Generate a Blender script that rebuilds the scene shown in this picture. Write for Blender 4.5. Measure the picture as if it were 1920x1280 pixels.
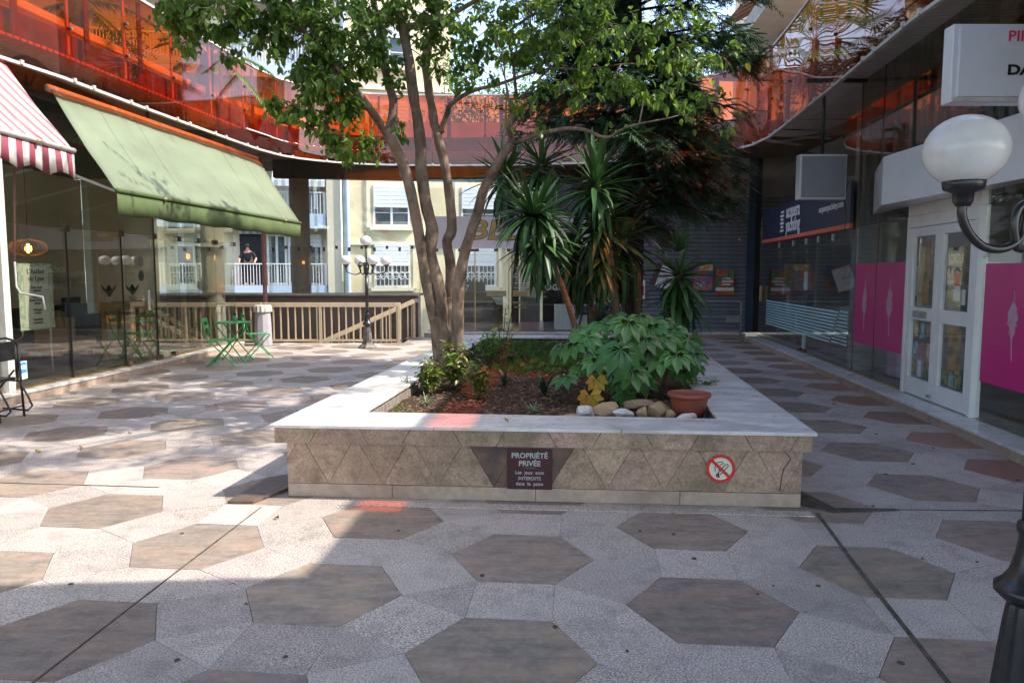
import bpy, bmesh, math, random
import numpy as np
from mathutils import Vector, Matrix, Euler
R = math.radians
S = bpy.context.scene
for o in list(bpy.data.objects): bpy.data.objects.remove(o)
# ---------------------------------------------------------------- camera
F = 1387.0; H = 1.6; PITCH = R(5.3)
cd = bpy.data.cameras.new('camera'); cam = bpy.data.objects.new('camera', cd)
S.collection.objects.link(cam); S.camera = cam
cam.location = (0, 0, H); cam.rotation_euler = (R(90) - PITCH, 0, 0)
cd.sensor_width = 36; cd.lens = F / 1920 * 36; cd.clip_end = 2000; cd.clip_start = 0.05
# ---------------------------------------------------------------- light
SUNV = Vector((0.85, -0.14, 1.0)).normalized()          # towards the sun
W = bpy.data.worlds.new('World'); S.world = W; W.use_nodes = True
wn = W.node_tree; wn.nodes.clear()
sky = wn.nodes.new('ShaderNodeTexSky'); sky.sky_type = 'NISHITA'; sky.sun_disc = False
sky.sun_elevation = math.asin(SUNV.z); sky.sun_rotation = math.atan2(SUNV.x, SUNV.y)
sky.air_density = 1.0; sky.dust_density = 1.8; sky.ozone_density = 0.6
bg = wn.nodes.new('ShaderNodeBackground'); bg.inputs[1].default_value = 0.15
wo = wn.nodes.new('ShaderNodeOutputWorld')
wn.links.new(sky.outputs[0], bg.inputs[0]); wn.links.new(bg.outputs[0], wo.inputs[0])
sd = bpy.data.lights.new('sun', 'SUN'); sd.energy = 2.1; sd.angle = R(0.55); sd.color = (1.0, 0.93, 0.84)
sun = bpy.data.objects.new('sun', sd); S.collection.objects.link(sun)
sun.rotation_euler = SUNV.to_track_quat('Z', 'Y').to_euler(); sun.location = (20, -3, 25)
vs = S.view_settings; vs.view_transform = 'Standard'; vs.look = 'None'; vs.gamma = 1; vs.exposure = 1.92
vs.use_curve_mapping = False
S.cycles.max_bounces = 8; S.cycles.transparent_max_bounces = 40; S.cycles.diffuse_bounces = 4
S.cycles.glossy_bounces = 4; S.cycles.caustics_reflective = False; S.cycles.caustics_refractive = False
S.cycles.sample_clamp_indirect = 6
# ---------------------------------------------------------------- helpers
_c, _s = math.cos(PITCH), math.sin(PITCH)
def at(u, v, Y):
    x = (u - 960) / F; y = (v - 640) / F
    t = Y / (_c - y * _s); return Vector((x * t, Y, H + t * (-_s - y * _c)))
def atz(u, v, z):
    x = (u - 960) / F; y = (v - 640) / F
    t = (z - H) / (-_s - y * _c); return Vector((x * t, t * (_c - y * _s), z))
col = S.collection
def tag(o, label=None, cat=None, group=None, kind=None):
    if label: o['label'] = label
    if cat: o['category'] = cat
    if group: o['group'] = group
    if kind: o['kind'] = kind
    return o
def empty(name, loc, label, cat, group=None, rz=0):
    o = bpy.data.objects.new(name, None); col.objects.link(o); o.location = loc
    o.rotation_euler = (0, 0, rz); o.empty_display_size = .1
    bpy.context.view_layer.update() if False else None
    return tag(o, label, cat, group)
def put(name, me, parent=None, mats=None):
    o = bpy.data.objects.new(name, me); col.objects.link(o)
    if parent is not None: o.parent = parent
    return o
def world_local(parent):
    if parent is None: return Matrix()
    m = Matrix.LocRotScale(parent.location, parent.rotation_euler, parent.scale)
    if parent.parent is not None: m = world_local(parent.parent) @ m
    return m
class MB:
    """collects shapes in world coordinates"""
    def __init__(s): s.v = []; s.f = []; s.m = []; s.mi = 0
    def add(s, vs, fs):
        b = len(s.v); s.v.extend([tuple(p) for p in vs])
        for f in fs: s.f.append(tuple(b + i for i in f)); s.m.append(s.mi)
        return s
    def box(s, c, d, rz=0, M=None):
        x, y, z = [k / 2 for k in d]
        P = [Vector((a * x, b * y, e * z)) for a in (-1, 1) for b in (-1, 1) for e in (-1, 1)]
        T = (M if M is not None else Matrix.Rotation(rz, 4, 'Z'))
        P = [Vector(c) + T.to_3x3() @ p for p in P]
        return s.add(P, [(0, 1, 3, 2), (4, 6, 7, 5), (0, 4, 5, 1), (2, 3, 7, 6), (0, 2, 6, 4), (1, 5, 7, 3)])
    def bb(s, lo, hi): return s.box([(a + b) / 2 for a, b in zip(lo, hi)], [b - a for a, b in zip(lo, hi)])
    def bar(s, a, b, w, h=None, up=(0, 0, 1)):
        a = Vector(a); b = Vector(b); d = b - a; L = d.length; d.normalize(); h = h or w
        u = Vector(up); sx = d.cross(u)
        if sx.length < 1e-4: sx = d.cross(Vector((1, 0, 0)))
        sx.normalize(); u = sx.cross(d).normalized()
        P = [a + sx * i * w / 2 + u * j * h / 2 + d * k * L for k in (0, 1) for i, j in ((-1, -1), (1, -1), (1, 1), (-1, 1))]
        return s.add(P, [(0, 3, 2, 1), (4, 5, 6, 7), (0, 1, 5, 4), (1, 2, 6, 5), (2, 3, 7, 6), (3, 0, 4, 7)])
    def tube(s, pts, r, n=8, cap=True):
        pts = [Vector(p) for p in pts]; k = len(pts)
        if not hasattr(r, '__len__'): r = [r] * k
        vs = []; prev = None
        for i, p in enumerate(pts):
            d = (pts[min(i + 1, k - 1)] - pts[max(i - 1, 0)]).normalized()
            if prev is None:
                a = Vector((0, 0, 1)) if abs(d.z) < .9 else Vector((1, 0, 0)); prev = d.cross(a).normalized()
            prev = (prev - d * prev.dot(d)).normalized(); q = d.cross(prev)
            for j in range(n):
                t = 2 * math.pi * j / n; vs.append(p + (prev * math.cos(t) + q * math.sin(t)) * r[i])
        fs = []
        for i in range(k - 1):
            for j in range(n):
                a = i * n + j; b = i * n + (j + 1) % n; fs.append((a, b, b + n, a + n))
        if cap: fs.append(tuple(range(n - 1, -1, -1))); fs.append(tuple((k - 1) * n + j for j in range(n)))
        return s.add(vs, fs)
    def lathe(s, c, prof, n=20, flute=0, cap=True):
        c = Vector(c); vs = []; k = len(prof)
        for r, z in prof:
            for j in range(n):
                t = 2 * math.pi * j / n; rr = r * (1 - (flute if j % 2 else 0))
                vs.append(c + Vector((rr * math.cos(t), rr * math.sin(t), z)))
        fs = [(i * n + j, i * n + (j + 1) % n, (i + 1) * n + (j + 1) % n, (i + 1) * n + j) for i in range(k - 1) for j in range(n)]
        if cap: fs.append(tuple(range(n - 1, -1, -1))); fs.append(tuple((k - 1) * n + j for j in range(n)))
        return s.add(vs, fs)
    def prism(s, poly, z0, z1):
        n = len(poly)
        vs = [(p[0], p[1], z0) for p in poly] + [(p[0], p[1], z1) for p in poly]
        return s.add(vs, [tuple(range(n - 1, -1, -1)), tuple(range(n, 2 * n))] + [(i, (i + 1) % n, n + (i + 1) % n, n + i) for i in range(n)])
    def slab(s, pts, n, th):
        """polygon of 3d points extruded th along -n"""
        n = Vector(n).normalized() * th; k = len(pts); P = [Vector(p) for p in pts]
        return s.add(P + [p - n for p in P], [tuple(range(k)), tuple(range(2 * k - 1, k - 1, -1))] + [(i, k + i, k + (i + 1) % k, (i + 1) % k) for i in range(k)])
    def mesh(s, name, mats, smooth=False, off=None):
        me = bpy.data.meshes.new(name)
        vs = s.v if off is None else [tuple(off @ Vector(v)) for v in s.v]
        me.from_pydata(vs, [], s.f)
        for m in (mats if isinstance(mats, (list, tuple)) else [mats]): me.materials.append(m)
        if any(s.m): me.polygons.foreach_set('material_index', s.m)
        bm = bmesh.new(); bm.from_mesh(me); bmesh.ops.recalc_face_normals(bm, faces=bm.faces); bm.to_mesh(me); bm.free()
        if smooth: me.polygons.foreach_set('use_smooth', [True] * len(me.polygons))
        me.update(); return me
    def build(s, name, mats, parent=None, smooth=False, bevel=0, label=None, raw=False, **kw):
        """a top-level mesh gets its origin at the base centre of its shape"""
        if parent is None and s.v:
            a = np.array(s.v); c = Vector(((a[:, 0].min() + a[:, 0].max()) / 2, (a[:, 1].min() + a[:, 1].max()) / 2, a[:, 2].min()))
            off = Matrix.Translation(-c)
        else: off = world_local(parent).inverted()
        if raw: off = None
        me = s.mesh(name, mats, smooth, off)
        o = put(name, me, parent)
        if parent is None and not raw: o.location = c
        if bevel:
            b = o.modifiers.new('bevel', 'BEVEL'); b.width = bevel; b.segments = 2; b.limit_method = 'ANGLE'; b.harden_normals = False
        tag(o, label, **kw)
        return o
def text(body, size, mat, parent, pos, xdir=(1, 0, 0), zdir=(0, 0, 1), extrude=.002, align='CENTER', shear=0, sx=1, bold=0, name='lettering', label=None, mirror=False, lh=1.0):
    c = bpy.data.curves.new(name, 'FONT'); c.body = body; c.size = size; c.extrude = extrude; c.align_x = align
    c.align_y = 'CENTER'; c.shear = shear; c.offset = bold; c.space_line = lh; c.resolution_u = 3
    t = bpy.data.objects.new('tmp_text', c); col.objects.link(t)
    dg = bpy.context.evaluated_depsgraph_get(); me = bpy.data.meshes.new_from_object(t.evaluated_get(dg))
    bpy.data.objects.remove(t); me.materials.clear(); me.materials.append(mat)
    X = Vector(xdir).normalized(); Z = Vector(zdir).normalized(); N = X.cross(Z)
    M = Matrix(((X.x * sx * (-1 if mirror else 1), Z.x, N.x, pos[0]), (X.y * sx * (-1 if mirror else 1), Z.y, N.y, pos[1]), (X.z * sx * (-1 if mirror else 1), Z.z, N.z, pos[2]), (0, 0, 0, 1)))
    me.transform(world_local(parent).inverted() @ M)
    if mirror: me.flip_normals()
    o = put(name, me, parent)
    if label: o['label'] = label
    return o
def dup(o, loc=None, rz=None, label=None, group=None, parent=None):
    c = o.copy(); col.objects.link(c); c.parent = parent
    for ch in list(o.children): dup(ch, parent=c)
    if loc is not None: c.location = loc
    if rz is not None: c.rotation_euler = (0, 0, rz)
    if label: c['label'] = label
    if group: c['group'] = group
    return c
def shade_smooth_by_angle(o): pass
# ---------------------------------------------------------------- materials
def NM(name):
    m = bpy.data.materials.new(name); m.use_nodes = True; nt = m.node_tree; nt.nodes.clear()
    return m, nt, nt.nodes.new, nt.links.new
def setin(node, **kw):
    for k, v in kw.items(): node.inputs[k.replace('_', ' ')].default_value = v
def pbr(name, base, rough=.6, spec=.5, metal=0, c2=None, scale=8, detail=5, c3=None, scale3=2.0, amt3=.5, bump=0, bscale=None, bdetail=6, stretch=None, rnd=0, trans=0, coat=0, coords='Object', rvar=0, hue=0, ws=None):
    """colour mixes by two noises (c2 fine, c3 broad), bump noise, per-object value jitter rnd"""
    m, nt, N, L = NM(name)
    out = N('ShaderNodeOutputMaterial'); b = N('ShaderNodeBsdfPrincipled'); tc = N('ShaderNodeTexCoord')
    src = tc.outputs['Object']
    gp = N('ShaderNodeNewGeometry').outputs['Position']
    if coords == 'World': src = gp
    if stretch:
        mp = N('ShaderNodeMapping'); mp.inputs['Scale'].default_value = stretch; L(src, mp.inputs[0]); src = mp.outputs[0]
    colr = None
    def noise(sc, de):
        n = N('ShaderNodeTexNoise'); n.inputs['Scale'].default_value = sc; n.inputs['Detail'].default_value = de; n.inputs['Roughness'].default_value = .62
        L(src, n.inputs['Vector']); return n
    def mix(a, bb, f):
        x = N('ShaderNodeMix'); x.data_type = 'RGBA'
        for i, q in ((6, a), (7, bb)):
            if isinstance(q, tuple): x.inputs[i].default_value = (*q, 1)
            else: L(q, x.inputs[i])
        if isinstance(f, float): x.inputs[0].default_value = f
        else: L(f, x.inputs[0])
        return x.outputs[2]
    colr = base
    if c2:
        n = noise(scale, detail); r = N('ShaderNodeValToRGB'); r.color_ramp.elements[0].position = .38; r.color_ramp.elements[1].position = .62
        L(n.outputs[0], r.inputs[0]); colr = mix(base, c2, r.outputs[0])
    if c3:
        n = noise(scale3, 4); r = N('ShaderNodeValToRGB'); r.color_ramp.elements[0].position = .45; r.color_ramp.elements[1].position = .7
        r.color_ramp.elements[1].color = (amt3,) * 3 + (1,)
        L(n.outputs[0], r.inputs[0]); colr = mix(colr, c3, r.outputs[0])
    if ws:
        for wc, wsc, wam in ws:
            n = N('ShaderNodeTexNoise'); n.inputs['Scale'].default_value = wsc; n.inputs['Detail'].default_value = 8; n.inputs['Roughness'].default_value = .66; L(gp, n.inputs['Vector'])
            r = N('ShaderNodeMapRange'); r.inputs[1].default_value = .5; r.inputs[2].default_value = .72; r.inputs[4].default_value = wam; L(n.outputs[0], r.inputs[0]); colr = mix(colr, wc, r.outputs[0])
    if rnd or hue:
        oi = N('ShaderNodeObjectInfo'); hs = N('ShaderNodeHueSaturation')
        mr = N('ShaderNodeMapRange'); mr.inputs[3].default_value = 1 - rnd; mr.inputs[4].default_value = 1 + rnd
        L(oi.outputs['Random'], mr.inputs[0]); L(mr.outputs[0], hs.inputs['Value'])
        if hue:
            mh = N('ShaderNodeMapRange'); mh.inputs[3].default_value = .5 - hue; mh.inputs[4].default_value = .5 + hue
            wn_ = N('ShaderNodeTexWhiteNoise'); wn_.noise_dimensions = '1D'; L(oi.outputs['Random'], wn_.inputs['W']); L(wn_.outputs[0], mh.inputs[0]); L(mh.outputs[0], hs.inputs['Hue'])
        if isinstance(colr, tuple): hs.inputs['Color'].default_value = (*colr, 1)
        else: L(colr, hs.inputs['Color'])
        colr = hs.outputs[0]
    if isinstance(colr, tuple): b.inputs['Base Color'].default_value = (*colr, 1)
    else: L(colr, b.inputs['Base Color'])
    b.inputs['Roughness'].default_value = rough; b.inputs['Metallic'].default_value = metal
    b.inputs['Specular IOR Level'].default_value = spec; b.inputs['Coat Weight'].default_value = coat
    if rvar:
        n = noise(3, 5); mr = N('ShaderNodeMapRange'); mr.inputs[3].default_value = max(.02, rough - rvar); mr.inputs[4].default_value = min(1, rough + rvar)
        L(n.outputs[0], mr.inputs[0]); L(mr.outputs[0], b.inputs['Roughness'])
    if bump:
        n = noise(bscale or scale, bdetail); bp = N('ShaderNodeBump'); bp.inputs['Strength'].default_value = 1; bp.inputs['Distance'].default_value = bump
        L(n.outputs[0], bp.inputs['Height']); L(bp.outputs[0], b.inputs['Normal'])
    sh = b.outputs[0]
    if trans:
        tr = N('ShaderNodeBsdfTranslucent'); ms = N('ShaderNodeMixShader'); ms.inputs[0].default_value = trans
        if isinstance(colr, tuple): tr.inputs[0].default_value = (*colr, 1)
        else: L(colr, tr.inputs[0])
        L(sh, ms.inputs[1]); L(tr.outputs[0], ms.inputs[2]); sh = ms.outputs[0]
    L(sh, out.inputs[0]); return m
def clear(name, tint, r0=.04, rough=0.0, dirt=0.0, wav=0.0, gloss=(1, 1, 1)):
    """thin sheet of glass or acrylic: tinted see-through plus Schlick reflection on both faces"""
    m, nt, N, L = NM(name)
    out = N('ShaderNodeOutputMaterial'); t = N('ShaderNodeBsdfTransparent'); t.inputs[0].default_value = (*tint, 1)
    g = N('ShaderNodeBsdfGlossy'); g.inputs['Roughness'].default_value = rough; g.inputs[0].default_value = (*gloss, 1)
    lw = N('ShaderNodeLayerWeight'); lw.inputs[0].default_value = .5
    p = N('ShaderNodeMath'); p.operation = 'POWER'; p.inputs[1].default_value = 5; L(lw.outputs['Facing'], p.inputs[0])
    q = N('ShaderNodeMath'); q.operation = 'MULTIPLY_ADD'; q.inputs[1].default_value = 1 - r0; q.inputs[2].default_value = r0; L(p.outputs[0], q.inputs[0])
    ms = N('ShaderNodeMixShader'); L(q.outputs[0], ms.inputs[0]); L(t.outputs[0], ms.inputs[1]); L(g.outputs[0], ms.inputs[2])
    sh = ms.outputs[0]
    if wav:
        tc = N('ShaderNodeTexCoord'); n = N('ShaderNodeTexNoise'); n.inputs['Scale'].default_value = .9; n.inputs['Detail'].default_value = 1
        L(tc.outputs['Object'], n.inputs['Vector']); bp = N('ShaderNodeBump'); bp.inputs['Distance'].default_value = wav; L(n.outputs[0], bp.inputs['Height'])
        L(bp.outputs[0], g.inputs['Normal'])
    if dirt:
        tc = N('ShaderNodeTexCoord'); mp = N('ShaderNodeMapping'); mp.inputs['Scale'].default_value = (6, 6, .7); L(tc.outputs['Object'], mp.inputs[0])
        n = N('ShaderNodeTexNoise'); n.inputs['Scale'].default_value = 1.6; n.inputs['Detail'].default_value = 6; L(mp.outputs[0], n.inputs['Vector'])
        mr = N('ShaderNodeMapRange'); mr.inputs[1].default_value = .4; mr.inputs[2].default_value = .8; mr.inputs[4].default_value = dirt; L(n.outputs[0], mr.inputs[0])
        df = N('ShaderNodeBsdfDiffuse'); df.inputs[0].default_value = (.36, .35, .30, 1)
        m2 = N('ShaderNodeMixShader'); L(mr.outputs[0], m2.inputs[0]); L(sh, m2.inputs[1]); L(df.outputs[0], m2.inputs[2]); sh = m2.outputs[0]
    L(sh, out.inputs[0]); return m
def stripes(name, a, b, axis, period, duty=.5, off=0, rough=.8, trans=.0, noise=.0):
    m, nt, N, L = NM(name)
    out = N('ShaderNodeOutputMaterial'); bs = N('ShaderNodeBsdfPrincipled'); bs.inputs['Roughness'].default_value = rough
    tc = N('ShaderNodeTexCoord'); dt = N('ShaderNodeVectorMath'); dt.operation = 'DOT_PRODUCT'; dt.inputs[1].default_value = axis; L(tc.outputs['Object'], dt.inputs[0])
    k = N('ShaderNodeMath'); k.operation = 'MULTIPLY_ADD'; k.inputs[1].default_value = 1 / period; k.inputs[2].default_value = off; L(dt.outputs['Value'], k.inputs[0])
    fr = N('ShaderNodeMath'); fr.operation = 'FRACT'; L(k.outputs[0], fr.inputs[0])
    lt = N('ShaderNodeMath'); lt.operation = 'LESS_THAN'; lt.inputs[1].default_value = duty; L(fr.outputs[0], lt.inputs[0])
    mx = N('ShaderNodeMix'); mx.data_type = 'RGBA'; mx.inputs[6].default_value = (*a, 1); mx.inputs[7].default_value = (*b, 1); L(lt.outputs[0], mx.inputs[0])
    c = mx.outputs[2]
    if noise:
        n = N('ShaderNodeTexNoise'); n.inputs['Scale'].default_value = 4; n.inputs['Detail'].default_value = 6; L(tc.outputs['Object'], n.inputs['Vector'])
        m2 = N('ShaderNodeMix'); m2.data_type = 'RGBA'; m2.blend_type = 'MULTIPLY'; m2.inputs[0].default_value = noise; L(c, m2.inputs[6]); L(n.outputs[1], m2.inputs[7]); c = m2.outputs[2]
    L(c, bs.inputs['Base Color']); sh = bs.outputs[0]
    if trans:
        tr = N('ShaderNodeBsdfTranslucent'); L(c, tr.inputs[0]); ms = N('ShaderNodeMixShader'); ms.inputs[0].default_value = trans; L(sh, ms.inputs[1]); L(tr.outputs[0], ms.inputs[2]); sh = ms.outputs[0]
    L(sh, out.inputs[0]); return m
def emit(name, c, s):
    m, nt, N, L = NM(name); out = N('ShaderNodeOutputMaterial'); e = N('ShaderNodeEmission'); e.inputs[0].default_value = (*c, 1); e.inputs[1].default_value = s; L(e.outputs[0], out.inputs[0]); return m
M = {}
M['brown_tile'] = pbr('brown_tile', (.295, .24, .195), .5, .4, c2=(.20, .165, .135), scale=6, detail=12, c3=(.42, .28, .20), scale3=1.7, amt3=.75, coords='World', ws=(((.15, .135, .12), 1.3, .6), ((.09, .075, .065), 7, .5), ((.50, .42, .36), 26, .35)), rnd=.17, hue=.012, stretch=(1, 3.2, 1), bump=.0006, bscale=60, rvar=.14)
M['light_tile'] = pbr('light_tile', (.72, .62, .545), .55, .4, c2=(.17, .15, .135), scale=115, detail=8, c3=(.46, .42, .39), scale3=1.4, amt3=.5, rnd=.13, coords='World', ws=(((.27, .24, .215), .9, .65), ((.18, .155, .135), 6, .5)), hue=.008, bump=.0002, bscale=160, rvar=.12)
M['red_tile'] = pbr('red_tile', (.34, .19, .13), .5, .4, c2=(.25, .15, .11), scale=9, detail=9, coords='World', ws=(((.13, .10, .085), 1.5, .5),), rnd=.15, stretch=(1, 3, 1), bump=.0006, bscale=60)
M['grout'] = pbr('grout', (.33, .29, .26), .9, .2, c2=(.22, .2, .18), scale=30)
M['joint'] = pbr('joint', (.05, .047, .042), .85, .3, c2=(.12, .1, .07), scale=12)
M['marble'] = pbr('marble', (.76, .73, .70), .3, .5, c2=(.60, .58, .57), scale=3.5, detail=12, c3=(.44, .43, .43), scale3=2.2, amt3=.8, ws=(((.42, .38, .33), 2.1, .7), ((.30, .27, .23), 14, .35)), stretch=(1, 2.2, 1), rnd=.09, rvar=.12)
M['granite'] = pbr('granite', (.52, .36, .26), .65, .3, c2=(.33, .23, .165), scale=60, detail=8, c3=(.20, .15, .095), scale3=2.3, amt3=.6, ws=(((.11, .09, .06), 2.6, .7), ((.09, .05, .03), 11, .5)), rnd=.12, hue=.01, bump=.0012, bscale=90)
M['granite_dark'] = pbr('granite_dark', (.13, .085, .06), .4, .5, c2=(.05, .04, .035), scale=7, detail=7, c3=(.24, .14, .09), scale3=5, amt3=.6, bump=.0004)
M['plinth'] = pbr('plinth', (.50, .37, .28), .6, .3, c2=(.38, .3, .24), scale=14, detail=8, c3=(.25, .18, .13), scale3=2, amt3=.6, rnd=.06, bump=.0006, bscale=40)
M['soil'] = pbr('soil', (.055, .038, .027), 1, .1, c2=(.095, .062, .042), scale=26, detail=9, c3=(.035, .027, .02), scale3=3, bump=.012, bscale=38)
M['litter'] = pbr('litter', (.30, .18, .10), .9, .1, c2=(.1, .065, .045), scale=9, rnd=.3)
M['concrete_in'] = pbr('concrete_in', (.30, .265, .23), .9, .1, c2=(.14, .12, .1), scale=6, stretch=(5, 5, .6), detail=6)
M['glass'] = clear('glass', (.94, .965, .95), .05, dirt=.012)
M['glass_left'] = clear('glass_left', (.86, .87, .81), .10, dirt=.012)
M['glass_dirty'] = clear('glass_dirty', (.62, .66, .62), .04, dirt=.38)
M['acrylic'] = clear('acrylic', (.83, .345, .12), .05, wav=.0004, dirt=.02)
M['steel'] = pbr('steel', (.72, .70, .66), .35, .5, c2=(.6, .58, .54), scale=5, bump=.0003)
M['rail_white'] = pbr('rail_white', (.62, .58, .53), .45, .4, c2=(.5, .46, .41), scale=6)
M['clamp'] = pbr('clamp', (.09, .06, .05), .5, .5, metal=.4, c2=(.16, .08, .06), scale=20)
M['black_iron'] = pbr('black_iron', (.012, .012, .014), .32, .6, c2=(.02, .02, .022), scale=14, bump=.0005, bscale=30)
M['worn_iron'] = pbr('worn_iron', (.02, .02, .024), .4, .6, c2=(.2, .17, .15), scale=9, detail=7, c3=(.3, .26, .22), scale3=3, amt3=.7)
M['globe'] = pbr('globe', (.92, .915, .91), .16, .5, c2=(.82, .81, .80), scale=5, c3=(.55, .5, .43), scale3=9, amt3=.3, trans=.3)
M['slat'] = pbr('slat', (.70, .67, .63), .55, .4, c2=(.62, .59, .55), scale=4, rnd=.05, hue=.003)
M['dark_gap'] = pbr('dark_gap', (.03, .028, .026), .9, .1)
M['fascia'] = pbr('fascia', (.20, .125, .09), .85, .2, c2=(.09, .06, .045), scale=2.6, detail=8, c3=(.36, .24, .17), scale3=1.2, stretch=(1, 1, 3))
M['terrace_wall'] = pbr('terrace_wall', (.66, .56, .46), .85, .2, c2=(.56, .46, .38), scale=3, detail=7, c3=(.4, .3, .23), scale3=1.1, bump=.001, bscale=40)
M['concrete'] = pbr('concrete', (.46, .43, .39), .85, .2, c2=(.37, .34, .31), scale=4, detail=8, c3=(.27, .25, .22), scale3=1, bump=.001, bscale=30)
M['grey_wall'] = pbr('grey_wall', (.30, .295, .28), .8, .2, c2=(.26, .255, .245), scale=2)
M['shutter'] = pbr('shutter', (.20, .215, .24), .5, .4, c2=(.16, .175, .20), scale=5, rnd=.06)
M['shutter_frame'] = pbr('shutter_frame', (.03, .06, .10), .45, .4, c2=(.04, .07, .11), scale=4)
M['brass'] = pbr('brass', (.50, .36, .16), .35, .5, metal=.7, c2=(.4, .28, .12), scale=6)
M['rail_beige'] = pbr('rail_beige', (.60, .49, .33), .5, .4, c2=(.52, .42, .28), scale=8, rnd=.04)
M['parapet'] = pbr('parapet', (.20, .155, .125), .8, .2, c2=(.16, .12, .1), scale=60, c3=(.13, .1, .08), scale3=1.5)
M['column'] = pbr('column', (.36, .27, .215), .8, .2, c2=(.31, .23, .18), scale=50, c3=(.26, .2, .16), scale3=1.2)
M['column_grey'] = pbr('column_grey', (.34, .315, .27), .8, .2, c2=(.29, .27, .235), scale=8)
M['beam'] = pbr('beam', (.055, .055, .055), .6, .3, c2=(.08, .078, .075), scale=3)
M['black'] = pbr('black', (.012, .012, .013), .5, .4)
M['black_paint'] = pbr('black_paint', (.02, .02, .022), .35, .5, c2=(.03, .03, .032), scale=9)
M['white_paint'] = pbr('white_paint', (.78, .775, .76), .4, .4, c2=(.72, .71, .69), scale=4)
M['lavender'] = pbr('lavender', (.60, .58, .585), .4, .4, c2=(.57, .55, .555), scale=2)
M['sign_white'] = pbr('sign_white', (.72, .72, .73), .25, .5, c2=(.68, .68, .69), scale=2.5, c3=(.6, .6, .6), scale3=1.2, amt3=.3)
M['gold'] = pbr('gold', (.40, .27, .07), .4, .5, c2=(.36, .24, .06), scale=5)
M['navy'] = pbr('navy', (.025, .035, .085), .35, .5, c2=(.022, .03, .07), scale=2)
M['coral'] = pbr('coral', (.72, .16, .10), .45, .4)
M['white_vinyl'] = pbr('white_vinyl', (.80, .80, .80), .5, .3)
M['blue_vinyl'] = pbr('blue_vinyl', (.42, .66, .72), .5, .3, c2=(.38, .6, .66), scale=3)
M['magenta'] = pbr('magenta', (.56, .02, .19), .3, .5, c2=(.50, .018, .17), scale=2, c3=(.6, .04, .24), scale3=1.1)
M['feather'] = pbr('feather', (.42, .36, .40), .5, .4, c2=(.55, .22, .34), scale=14, detail=6)
M['maroon'] = pbr('maroon', (.05, .015, .018), .3, .5, c2=(.065, .02, .022), scale=3)
M['sign_red'] = pbr('sign_red', (.62, .03, .03), .35, .5)
M['sign_cream'] = pbr('sign_cream', (.74, .70, .55), .35, .5)
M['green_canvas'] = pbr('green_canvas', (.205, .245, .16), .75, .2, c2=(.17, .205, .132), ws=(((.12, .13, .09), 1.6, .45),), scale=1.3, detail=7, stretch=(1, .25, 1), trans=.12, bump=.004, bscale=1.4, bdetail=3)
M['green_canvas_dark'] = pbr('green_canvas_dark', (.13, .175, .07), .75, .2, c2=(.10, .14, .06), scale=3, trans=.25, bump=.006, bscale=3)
M['green_paint'] = pbr('green_paint', (.035, .42, .11), .35, .5, c2=(.03, .36, .09), scale=8)
M['bark'] = pbr('bark', (.245, .172, .118), .9, .15, c2=(.10, .07, .05), scale=6, detail=11, ws=(((.055, .042, .033), 3.6, .75), ((.44, .35, .27), 6, .6)), c3=(.36, .28, .21), scale3=4, stretch=(1, 1, .45), bump=.03, bscale=11, bdetail=10)
M['bark_dark'] = pbr('bark_dark', (.05, .032, .022), .9, .1, c2=(.04, .026, .02), scale=10, stretch=(1, 1, .2), bump=.02, bscale=14)
M['bark_yucca'] = pbr('bark_yucca', (.19, .125, .08), .9, .1, c2=(.11, .075, .05), scale=12, stretch=(1, 1, 3), bump=.01, bscale=20)
M['bark_palm'] = pbr('bark_palm', (.16, .12, .085), .95, .1, c2=(.08, .06, .045), scale=10, stretch=(1, 1, 4), bump=.02, bscale=14)
M['leaf'] = pbr('leaf', (.125, .225, .035), .38, .45, c2=(.075, .15, .027), scale=5, detail=3, c3=(.19, .29, .035), scale3=1.6, trans=.5)
M['leaf_young'] = pbr('leaf_young', (.28, .42, .05), .4, .4, c2=(.18, .31, .04), scale=3, trans=.55)
M['needle'] = pbr('needle', (.038, .085, .042), .6, .3, c2=(.06, .13, .055), scale=2.2, detail=3, c3=(.016, .03, .02), scale3=1, trans=.12)
M['needle_brown'] = pbr('needle_brown', (.14, .06, .03), .8, .2, c2=(.09, .04, .025), scale=3)
M['yucca_leaf'] = pbr('yucca_leaf', (.040, .095, .026), .42, .4, c2=(.045, .11, .03), scale=3, trans=.15, rnd=.35, hue=.012)
M['yucca_dead'] = pbr('yucca_dead', (.30, .15, .05), .8, .2, c2=(.2, .1, .04), scale=5, rnd=.25)
M['fatsia'] = pbr('fatsia', (.055, .155, .032), .3, .5, c2=(.085, .215, .045), scale=4, trans=.22, rnd=.3, hue=.015, bump=.004, bscale=14)
M['fatsia_yellow'] = pbr('fatsia_yellow', (.45, .30, .03), .5, .4, c2=(.5, .24, .03), scale=6, trans=.3)
M['croton'] = pbr('croton', (.14, .22, .03), .35, .5, c2=(.09, .045, .02), scale=9, detail=3, c3=(.35, .34, .06), scale3=6, trans=.3)
M['shrub'] = pbr('shrub', (.07, .17, .03), .45, .4, c2=(.15, .28, .045), scale=5, trans=.4)
M['clivia'] = pbr('clivia', (.02, .06, .03), .35, .5, c2=(.03, .08, .04), scale=5, rnd=.2)
M['spider'] = pbr('spider', (.30, .38, .24), .5, .4, c2=(.10, .17, .06), scale=20, trans=.2)
M['palm_leaf'] = pbr('palm_leaf', (.10, .18, .05), .5, .4, c2=(.17, .26, .07), scale=4, trans=.3)
M['yellow_leaf'] = pbr('yellow_leaf', (.42, .33, .04), .5, .4, c2=(.25, .13, .04), scale=4, trans=.35)
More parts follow.
